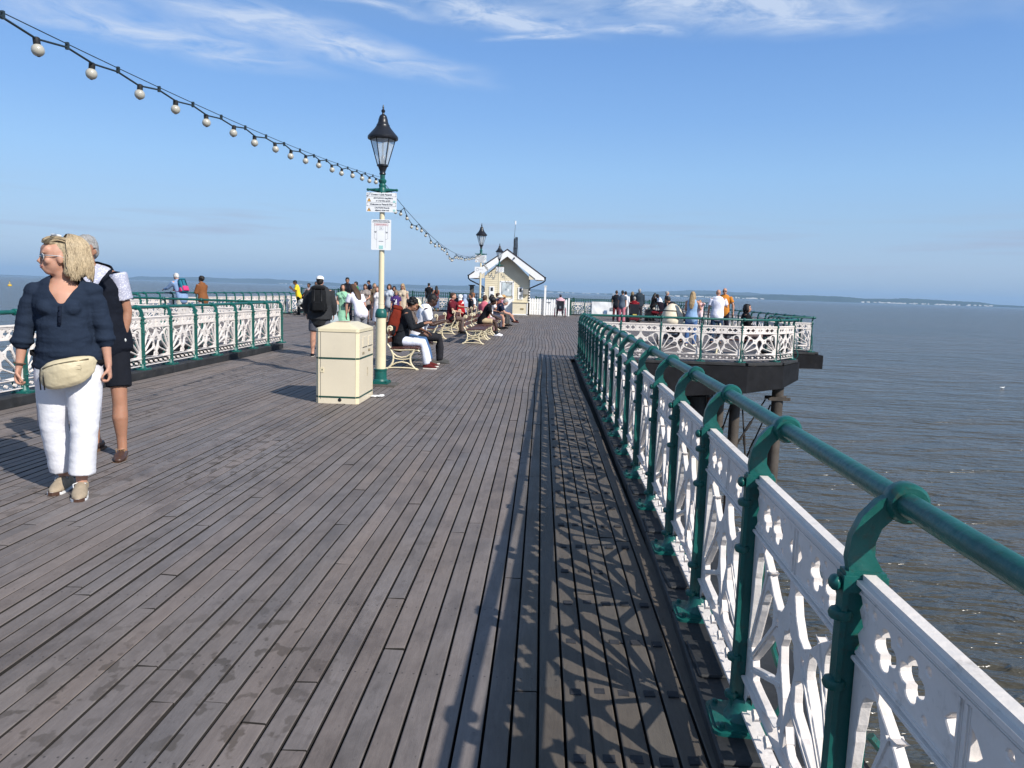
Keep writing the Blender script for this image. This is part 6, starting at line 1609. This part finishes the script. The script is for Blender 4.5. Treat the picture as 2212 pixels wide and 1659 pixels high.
backpack(I, 'large black backpack worn by the big man in the white cap', (.105, .11, .12), 1.12, (.085, .09, .10))
person('dark-skinned youngster in striped tee half hidden behind the big man', -4.66, 17.1, 330, 1.30, .9, 'brown', ('short', 'black'), (.62, .66, .68), 'short', ('shorts', (.55, .66, .80)), (.5, .5, .5), lean=30, hpitch=20, arms=[((-.1, .3, -1), (0, .2, -1)), ((.1, .3, -1), (0, .2, -1))])
I = person('smiling dark-haired woman in a long mint green dress', -5.95, 23.0, 175, 1.50, 1.02, 'fair', ('bob', 'dark'), dress=((.55, .74, .62), .30), shoes=(.12, .12, .12), fem=True, arms=[((-.2, .15, -1), (.0, .3, -1)), ((.12, .15, -1), (-.2, .5, -.8))])
t = thing('shoulder_bag', 'small black cross-body bag on the woman in the mint dress', 'bag', (0, 0, 0)); t.matrix_world = I['root'].matrix_basis.copy()
m = MB(); m.box((-.15, .19, I['hip'].z+.10), (.20, .07, .13)); link('bag', m.mesh('b', [BLACKP]), t); m = MB(); m.tube([V((-.22, .17, I['hip'].z+.16)), V((-.02, .17, I['hip'].z+.40)), I['nb']+V((.07, .03, 0)), V((.02, -.15, I['hip'].z+.3))], .006, 5); link('strap', m.mesh('b', [BLACKP]), t)
I = person('woman in white tee and grey jeans bending forward, long brown hair down her back', -4.24, 18.0, 318, 1.62, .92, 'fair', ('long', 'brown'), (.86, .85, .90), 'short', ('trousers', (.50, .51, .54)), (.3, .3, .3), fem=True, lean=34, hpitch=38, arms=[((-.2, .3, -1), (.1, .2, -1)), ((.3, -.25, -1), (-.35, .2, -1))])
person('tall bearded man in dark jacket behind the woman in mint', -7.85, 31.0, 170, 1.79, 1.05, 'tan', ('short', 'dark'), (.10, .10, .13), 'long', hpitch=22)
person('man in a bright green top looking left', -8.7, 36.0, 240, 1.66, 1.0, 'tan', ('short', 'black'), (.10, .50, .25), 'short', ('trousers', (.12, .12, .15)))
person('long-haired woman in grey-white top and black shorts looking down', -6.95, 30.3, 185, 1.56, 1.0, 'fair', ('long', 'brown'), (.56, .52, .50), 'short', ('shorts', (.07, .07, .08)), (.2, .2, .2), fem=True, hpitch=35, arms=LAP)
person('person in leopard-print cardigan beside the black shorts woman', -7.3, 33.5, 150, 1.60, 1.05, 'fair', ('bob', 'ash'), (.38, .33, .27), 'long', ('trousers', (.35, .30, .30)), fem=True)
person('man in navy top and cap, hand on hip, far off at the end railing', -11.2, 50.2, 250, 1.84, 1.0, 'tan', ('cap', (.10, .11, .15)), (.10, .13, .22), 'long', ('trousers', (.1, .1, .12)), lean=6, hpitch=12, arms=HIPH)
person('woman in white frilly top mostly hidden by the lamp post', -5.98, 28.0, 200, 1.46, .95, 'fair', ('long', 'auburn'), (.88, .86, .85), 'none', ('skirt', (.80, .80, .84)), (.5, .5, .5), fem=True)
person('person with a brown bob and loose grey-white tee just right of the lamp post', -5.78, 29.2, 190, 1.57, 1.05, 'fair', ('bob', 'brown'), (.70, .73, .77), 'short', ('shorts', (.30, .32, .36)), (.3, .3, .3), fem=True, hpitch=20)
person('person with a dark rounded mop of hair behind the boy in purple', -5.75, 30.0, 185, 1.50, 1.0, 'tan', ('bob', 'dark'), (.25, .24, .26), 'short', hpitch=15)
I = person('fair-haired boy in a purple tee with a white print and black patterned leggings', -5.37, 28.35, 176, 1.35, .92, 'fair', ('short', 'ash'), (.28, .20, .42), 'short', ('trousers', (.30, .30, .33)), (.1, .12, .2), hpitch=34, arms=DN)
m = MB(); c = I['hip']+I['up']*.30*I['k']+V((0, .128, 0))
for (a, b, w, h) in ((-.02, -.02, .05, .10), (.01, -.07, .08, .03), (-.03, .05, .03, .04), (.05, .07, .05, .01), (.05, .05, .04, .01), (-.01, -.11, .10, .015)): m.box(c+V((a, 0, b)), (w, .03, h))
link('shirt_print', m.mesh('p', [SIGNW]), I['root'])
person('blond woman in sunglasses and a cream flowered dress looking down', -5.22, 28.9, 190, 1.60, 1.05, 'fair', ('long', 'blond'), dress=((.74, .68, .60), .45), shoes=(.6, .5, .4), fem=True, shades=True, hpitch=16, arms=[((-.2, .05, -1), (.0, .25, -1)), ((.15, .1, -1), (-.1, .4, -1))])
person('man in black tee and white shorts seen from behind at the end railing', -7.40, 50.4, 12, 1.80, 1.0, 'fair', ('short', 'dark'), (.10, .10, .12), 'short', ('shorts', (.85, .83, .80)), (.5, .5, .5), arms=[((-.14, .02, -1), (-.04, .2, -1)), ((.35, .1, -1), (.5, .3, -1))])
person('woman with long dark hair in maroon top and long blue skirt at the end railing', -6.88, 50.3, 340, 1.64, .95, 'tan', ('long', 'dark'), (.36, .17, .17), 'none', ('skirt', (.36, .42, .54)), (.4, .3, .2), fem=True, arms=[((-.5, .1, -1), (.1, .5, .3)), ((.15, .3, -1), (-.4, .6, .3))])

# seated on the right-hand row (facing +x)
SEAT = .40
I = person('black-haired woman in dark jacket and white jeans on the nearest bench, reading a phone', -2.55, 13.95, 84, 1.66, 1.02, 'tan', ('curly', 'black'), (.125, .135, .155), 'long', ('trousers', (.84, .86, .92)), (.36, .14, .14), sit=SEAT+.02, lean=14, hpitch=38, fem=True, arms=[((-.15, .55, -1), (.15, .9, .35), .9), ((.2, .45, -1), (-.15, .9, .4), .9)], legs=[((-.10, 1, -.08), (0, .28, -1)), ((.12, 1, -.10), (0, .22, -1))])
backpack(I, 'rust red and black rucksack on the back of the woman on the nearest bench', (.46, .17, .12), 1.18, (.10, .11, .13))
t = thing('smartphone', 'phone held by the woman on the nearest bench', 'phone'); t.matrix_world = I['root'].matrix_basis.copy(); pw = (I['armp'][0][2]+I['armp'][1][2])/2+V((0, .10, .05))
m = MB(); m.box(pw, (.075, .012, .15), Matrix.Rotation(R(-40), 3, 'X')); link('phone_case', m.mesh('p', [DARKM]), t)
I = person('man in pale cap, taupe shirt and jeans in the middle of the nearest bench', -2.62, 14.50, 95, 1.66, 1.0, 'brown', ('cap', (.90, .86, .74)), (.44, .39, .36), 'short', ('trousers', (.28, .40, .56)), (.34, .32, .30), sit=SEAT+.02, lean=17, hpitch=40, arms=LAP, legs=[((-.10, 1, -.06), (0, .30, -1)), ((.12, 1, -.06), (0, .35, -1))])
I = person('dark-skinned man in a white hooded top at the far end of the nearest bench', -2.44, 15.10, 80, 1.84, 1.12, 'dark', ('thin', 'black'), (.92, .92, .95), 'short', ('trousers', (.16, .16, .18)), (.3, .3, .3), sit=SEAT+.03, lean=20, hpitch=32, hood=True, arms=PHONE)
I = person('person in black tee and beige shorts with white trainers, seated past the empty bench', -1.86, 24.35, 86, 1.66, .98, 'dark', ('curly', 'black'), (.09, .09, .11), 'short', ('shorts', (.76, .68, .55)), (.92, .92, .95), sit=SEAT+.02, lean=26, hpitch=36, socks=(.17, .19, .22), arms=LAP, legs=[((-.12, 1, -.05), (0, .22, -1)), ((.14, 1, -.05), (0, .12, -1))])
person('person with short brown hair in a pink shirt, seated seen over the bench backs', -1.95, 26.1, 30, 1.64, 1.08, 'fair', ('short', 'brown'), (.80, .42, .48), 'short', ('trousers', (.6, .5, .5)), sit=SEAT+.02, lean=4, fem=True)
person('dark-haired woman in a white tee seated beside the kiosk window, hand to her face', -1.95, 28.9, 60, 1.66, 1.0, 'tan', ('bob', 'dark'), (.90, .89, .90), 'short', ('trousers', (.3, .3, .35)), sit=SEAT+.02, lean=8, fem=True, arms=[((-.15, .35, -1), (.2, .9, -.2)), ((.2, .45, -.9), (-.25, .1, 1))])
I = person('grey-haired man in a navy polo and navy shorts leaning forward on his knees', -1.92, 29.85, 88, 1.76, 1.14, 'fair', ('short', 'grey'), (.13, .16, .24), 'short', ('shorts', (.19, .21, .28)), (.08, .08, .09), sit=SEAT+.02, lean=46, hpitch=30, arms=[((-.15, .5, -.85), (.25, .9, -.25)), ((.15, .5, -.85), (-.25, .9, -.25))], legs=[((-.16, 1, -.02), (0, -.02, -1)), ((.18, 1, -.02), (0, .12, -1))])
person('person in a white bucket hat and maroon top, seated', -1.78, 31.8, 100, 1.62, 1.0, 'fair', ('bucket', (.86, .84, .78)), (.42, .22, .22), 'short', ('trousers', (.3, .3, .3)), sit=SEAT+.02, lean=6)
person('person in a straw hat and lilac-pink shirt, seated', -1.76, 33.0, 90, 1.64, 1.0, 'fair', ('straw', (.78, .62, .42)), (.70, .52, .60), 'short', ('shorts', (.5, .45, .4)), (.30, .13, .12), sit=SEAT+.02, lean=10, legs=[((-.16, 1, -.02), (0, .75, -1)), ((.18, 1, -.02), (0, .8, -1))])
person('man seated with jeans and black shoes stretched out towards the right, by the kiosk', -1.90, 33.3, 86, 1.76, 1.0, 'fair', ('short', 'brown'), (.3, .35, .45), 'long', ('trousers', (.24, .34, .50)), (.09, .09, .10), sit=SEAT+.02, lean=0, socks=(.92, .92, .92), legs=[((-.12, 1, .05), (0, .9, -.9)), ((.14, 1, .05), (0, .8, -1))])
# seated on the left-hand row
person('brown-haired man in a maroon top sitting sideways with an arm over the bench back', -3.02, 25.55, 100, 1.74, 1.06, 'fair', ('short', 'brown'), (.38, .12, .16), 'short', ('trousers', (.42, .36, .34)), sit=SEAT+.02, lean=6, arms=[((-.75, .5, -.45), (.2, .95, -.1)), ((.1, .4, -1), (-.5, .7, -.1))], legs=[((-.8, .5, -.05), (0, 0, -1)), ((-.3, .9, -.05), (0, 0, -1))])
person('person in a white headscarf and crimson dress seated in the left row', -3.05, 29.6, 290, 1.60, 1.05, 'brown', ('hijab', (.90, .89, .87)), (.60, .10, .13), 'long', ('skirt', (.62, .12, .12)), sit=SEAT+.02, fem=True, lean=8)
person('person in a pale blue headscarf beside the white headscarf', -3.05, 30.6, 290, 1.60, 1.0, 'brown', ('hijab', (.62, .68, .78)), (.62, .66, .74), 'long', ('skirt', (.5, .5, .55)), sit=SEAT+.02, fem=True)
person('ginger-haired man in white tee and sunglasses seated in the left row', -3.02, 34.0, 250, 1.72, 1.0, 'fair', ('short', 'ginger'), (.90, .90, .93), 'short', ('shorts', (.5, .5, .5)), sit=SEAT+.02, shades=True)
person('person in a dark top beside the ginger-haired man', -3.05, 33.2, 250, 1.64, 1.0, 'tan', ('short', 'dark'), (.12, .13, .16), 'long', sit=SEAT+.02)

# ------------------------------------------------------------------ right-hand platform
person('woman with dark hair tied back, slate tee and pink trousers, left of the scooter', 4.20, 40.6, 20, 1.66, 1.0, 'fair', ('pony', 'dark'), (.33, .38, .44), 'short', ('wide', (.72, .45, .50)), (.5, .3, .3), fem=True, arms=DN)
person('person in a black tee directly behind the pink trousers woman', 4.02, 42.0, 10, 1.66, 1.0, 'fair', ('short', 'brown'), (.13, .14, .17), 'short', ('trousers', (.45, .20, .22)))
person('dark-haired man in a white shirt and grey trousers near the poster', 4.72, 44.0, 15, 1.64, .95, 'tan', ('short', 'dark'), (.88, .88, .90), 'long', ('trousers', (.30, .30, .33)))
person('short-haired woman in a black top beside the tall grey-haired man', 5.22, 45.0, 20, 1.64, 1.0, 'fair', ('bob', 'ash'), (.11, .11, .13), 'long', ('trousers', (.45, .42, .42)), fem=True)
person('tall grey-haired man in a dark slate jacket seen from behind', 5.50, 44.0, 5, 1.80, 1.15, 'fair', ('short', 'grey'), (.19, .23, .27), 'coat', ('trousers', (.2, .2, .22)))
SC = person('grey-haired person in a maroon jumper on the mobility scooter', 4.90, 41.2, 5, 1.66, 1.15, 'fair', ('short', 'grey'), (.46, .10, .14), 'long', ('trousers', (.25, .08, .10)), (.7, .25, .3), sit=.48, arms=LAP)
person('woman with long dark hair, black top and pale trousers bending to a bag', 6.42, 45.0, 60, 1.60, 1.0, 'tan', ('long', 'dark'), (.09, .09, .11), 'long', ('trousers', (.72, .68, .64)), fem=True, lean=8, hpitch=25, arms=LAP)
person('dark-skinned boy in white vest leaning over a buggy with a yellow blanket', 6.85, 44.2, 270, 1.60, .92, 'dark', ('short', 'black'), (.90, .90, .94), 'short', ('trousers', (.80, .78, .55)), lean=24, hpitch=35, arms=LAP)
person('man in charcoal tee and black trousers standing side-on, grey temples', 6.72, 42.0, 90, 1.70, 1.0, 'fair', ('short', 'grey'), (.17, .20, .24), 'short', ('trousers', (.07, .08, .11)), (.08, .08, .08), arms=DN)
BW = person('blond woman in a pale blue vest top and jeans holding a baby', 4.42, 22.9, 20, 1.60, 1.06, 'fair', ('long', 'blond'), (.55, .67, .80), 'none', ('trousers', (.30, .42, .60)), (.8, .8, .75), fem=True, vox=.015, arms=[((-.2, .3, -1), (.5, .8, .1)), ((.35, .35, -.9), (-.1, .7, .75))])
BB = person('baby in a pale pink suit held against the blond woman\'s shoulder', 4.66, 23.02, 210, .74, 1.5, 'fair', ('thin', 'ash'), (.88, .74, .74), 'long', ('trousers', (.88, .78, .78)), None, z=.66, vox=.010, legs=[((-.3, .5, -.8), (0, -.2, -1)), ((.3, .5, -.8), (0, -.2, -1))], arms=[((-.5, .6, .2), (0, .9, .2)), ((.5, .6, .2), (0, .9, .2))])
person('dark-haired person bending over the pram behind the blond woman', 4.42, 24.7, 285, 1.60, .95, 'tan', ('short', 'black'), (.14, .14, .16), 'long', ('trousers', (.1, .1, .1)), lean=42, hpitch=20, arms=LAP)
person('bald man in white tee and jeans, back to us, hand at his face', 5.52, 24.5, 10, 1.70, 1.14, 'fair', ('bald', 'grey'), (.90, .90, .95), 'short', ('trousers', (.18, .26, .36)), (.2, .2, .2), arms=[((-.25, .05, -1), (.0, .35, -1)), ((.35, .45, -.8), (-.45, .35, .75))], vox=.016)
person('bald bearded man in sunglasses and an orange flowered shirt leaning on the rail', 6.58, 28.2, 205, 1.80, 1.10, 'fair', ('bald', 'auburn'), (.78, .50, .20), 'short', ('trousers', (.13, .12, .16)), (.2, .2, .2), shades=True, hyaw=-10, hpitch=8, arms=[((-.45, -.05, -1), (-.1, .15, -1)), ((.2, .3, -1), (-.3, .6, .2))], vox=.016)
person('woman with a black bob and black coat seated at the corner of the platform', 5.32, 20.30, 105, 1.66, 1.05, 'fair', ('bob', 'black'), (.085, .085, .10), 'long', ('trousers', (.50, .44, .42)), (.2, .15, .1), sit=SEAT+.03, fem=True, arms=LAP)

# ------------------------------------------------------------------ wheeled things
def ring(mb, c, r, w, ax='x', n=26):
    mb.tube([V(c)+(V((0, r*math.cos(a), r*math.sin(a))) if ax == 'x' else V((r*math.cos(a), 0, r*math.sin(a)))) for a in [2*PI*i/n for i in range(n+1)]], w, 7)
W1 = person('person in pale pink hooded top and grey cap sitting in the wheelchair', 1.10, 45.9, 0, 1.62, 1.1, 'fair', ('cap', (.32, .35, .42)), (.82, .66, .70), 'coat', ('trousers', (.2, .2, .25)), sit=.50, hood=True, arms=LAP)
t = thing('wheelchair', 'black wheelchair with pink-spoked wheels in front of the picket gate', 'wheelchair', (1.10, 45.9, 0))
m = MB(); m.box((0, -.24, .74), (.42, .035, .46)); m.box((0, .0, .48), (.42, .42, .05)); m.build('seat', BLACKP, t, angle=None)
m = MB()
for s in (-1, 1):
    m.tube([(s*.22, -.27, .96), (s*.22, -.36, .95)], .018, 6); m.tube([(s*.22, -.26, .96), (s*.22, -.24, .30), (s*.22, .20, .30), (s*.20, .42, .12)], .014, 6); m.tube([(s*.22, -.24, .68), (s*.22, .14, .68), (s*.22, .16, .48)], .016, 6)
m.box((0, -.29, .60), (.10, .06, .14)); m.build('frame', STEEL, t)
PINK = mat('pink_spokes', (.65, .10, .22), rough=.4, var=.2)
for s in (-1, 1):
    m = MB(); ring(m, (s*.30, -.12, .30), .285, .018); w = m.build('wheel', RUBBER, t); m = MB(); ring(m, (s*.33, -.12, .30), .235, .010)
    for i in range(12): a = 2*PI*i/12; m.tube([(s*.30, -.12, .30), (s*.30, -.12+.27*math.cos(a), .30+.27*math.sin(a))], .007, 4)
    m.build('rim', PINK, w)
    m = MB(); ring(m, (s*.20, .30, .08), .065, .016); m.build('castor', RUBBER, t)
t = thing('mobility_scooter', 'dark red mobility scooter seen from behind with a yellow number plate', 'mobility scooter', (4.90, 41.2, 0))
m = MB(); m.box((0, -.10, .26), (.52, .62, .20)); m.box((0, .45, .14), (.48, .6, .06)); m.tube([(0, .72, .15), (0, .60, .80)], .04, 8); m.tube([(-.22, .58, .82), (.22, .58, .82)], .02, 8)
o = m.build('body', mat('dark_red_shell', (.12, .012, .02), rough=.3), t, angle=None)
m = MB(); m.box((0, -.26, .72), (.48, .07, .50)); m.box((0, .0, .46), (.50, .46, .08)); m.build('seat', BLACKP, t, angle=None)
for s in (-1, 1):
    for y_ in (-.22, .62): m = MB(); m.tube([(s*.24, y_, .13), (s*.32, y_, .13)], .13, 16); m.build('wheel', RUBBER, t)
    m = MB(); m.ell((s*.20, -.42, .30), (.04, .02, .025)); m.build('tail_light', mat('red_lens', (.5, .02, .02), rough=.2), t)
m = MB(); m.box((0, -.43, .42), (.20, .02, .07)); m.build('number_plate', mat('plate_yellow', (.60, .50, .12), rough=.4), t, angle=None)
def pram(x, y, rz, label, hoodc, bodyc, hk=1.0):
    t = thing('pushchair', label, 'pushchair', (x, y, 0), rz)
    m = MB(); m.tube([(0, -.25, .52), (0, 0, .48), (0, .30, .50)], [(.22, .13), (.25, .16), (.20, .10)], 14, ref=(1, 0, 0), roundcap=True); link('carry_seat', fuse(m, .02, 3, [cloth(bodyc)], wr=.01), t)
    m = MB(); rs = []
    for i in range(9):
        a = R(-10+i*16); rs.append([V((hk*.27*math.cos(b), -.10-.34*hk*math.cos(a)*math.sin(b), .58+.42*hk*math.sin(a)*math.sin(b)+.12*math.sin(b))) for b in [PI*j/12 for j in range(13)]])
    vs_ = [p for r in rs for p in r]; m.add(vs_, [(i*13+j, i*13+j+1, (i+1)*13+j+1, (i+1)*13+j) for i in range(8) for j in range(12)])
    h = link('hood', m.mesh('h', [cloth(hoodc)], True), t); s_ = h.modifiers.new('s', 'SOLIDIFY'); s_.thickness = .012
    m = MB()
    for s in (-1, 1): m.tube([(s*.26, -.62, 1.02), (s*.26, -.10, .50), (s*.27, .38, .14)], .014, 6); m.tube([(s*.26, .05, .45), (s*.28, -.38, .16)], .014, 6)
    m.tube([(-.26, -.62, 1.02), (.26, -.62, 1.02)], .018, 8); m.build('frame', BLACKP, t)
    m = MB(); m.box((0, -.05, .24), (.42, .55, .14)); m.build('basket', BLACKP, t, angle=None)
    for s in (-1, 1):
        m = MB(); ring(m, (s*.30, -.40, .15), .13, .022); w = m.build('wheel', RUBBER, t); m = MB(); m.tube([(s*.27, -.40, .15), (s*.33, -.40, .15)], .06, 10); m.build('hub', STEEL, w)
        m = MB(); ring(m, (s*.28, .42, .11), .09, .020); m.build('wheel', RUBBER, t)
    return t
pram(3.98, 23.5, R(-25), 'pram with a large cream hood and black body beside the blond woman', (.88, .83, .74), (.09, .09, .10), 1.28)
pram(-11.2, 36.3, R(160), 'black pushchair hung with a pale blanket, beside the man in yellow', (.07, .075, .08), (.08, .085, .09))
pram(6.55, 43.7, R(80), 'dark buggy beside the boy in the white vest', (.12, .10, .14), (.40, .10, .14))
t = tag(link('blanket', fuse((lambda mb: (mb.ell((0, 0, 0), (.26, .10, .16)), mb.ell((.16, .03, -.12), (.10, .08, .2)), mb.ell((-.18, .02, -.08), (.10, .07, .16)), mb)[-1])(MB()), .02, 2, [cloth((.72, .72, .70))], wr=.04, wf=(9, 9, 9)), None, (-11.2, 36.0, .62)), 'crumpled pale blanket draped on the black pushchair', 'blanket')
t = thing('suitcase', 'black bag with a maroon panel on the deck beside the woman bending', 'bag', (6.2, 44.6, 0)); m = MB(); m.box((0, 0, .34), (.55, .35, .66)); m.build('shell', BLACKP, t, angle=None); m = MB(); m.tube([(-.12, 0, .66), (-.12, 0, .80), (.12, 0, .80), (.12, 0, .66)], .015, 6); m.build('handle', RUBBER, t)
print('people', sum(1 for o in scene.objects if o.name.startswith('person')), 'bulbs', nb_)
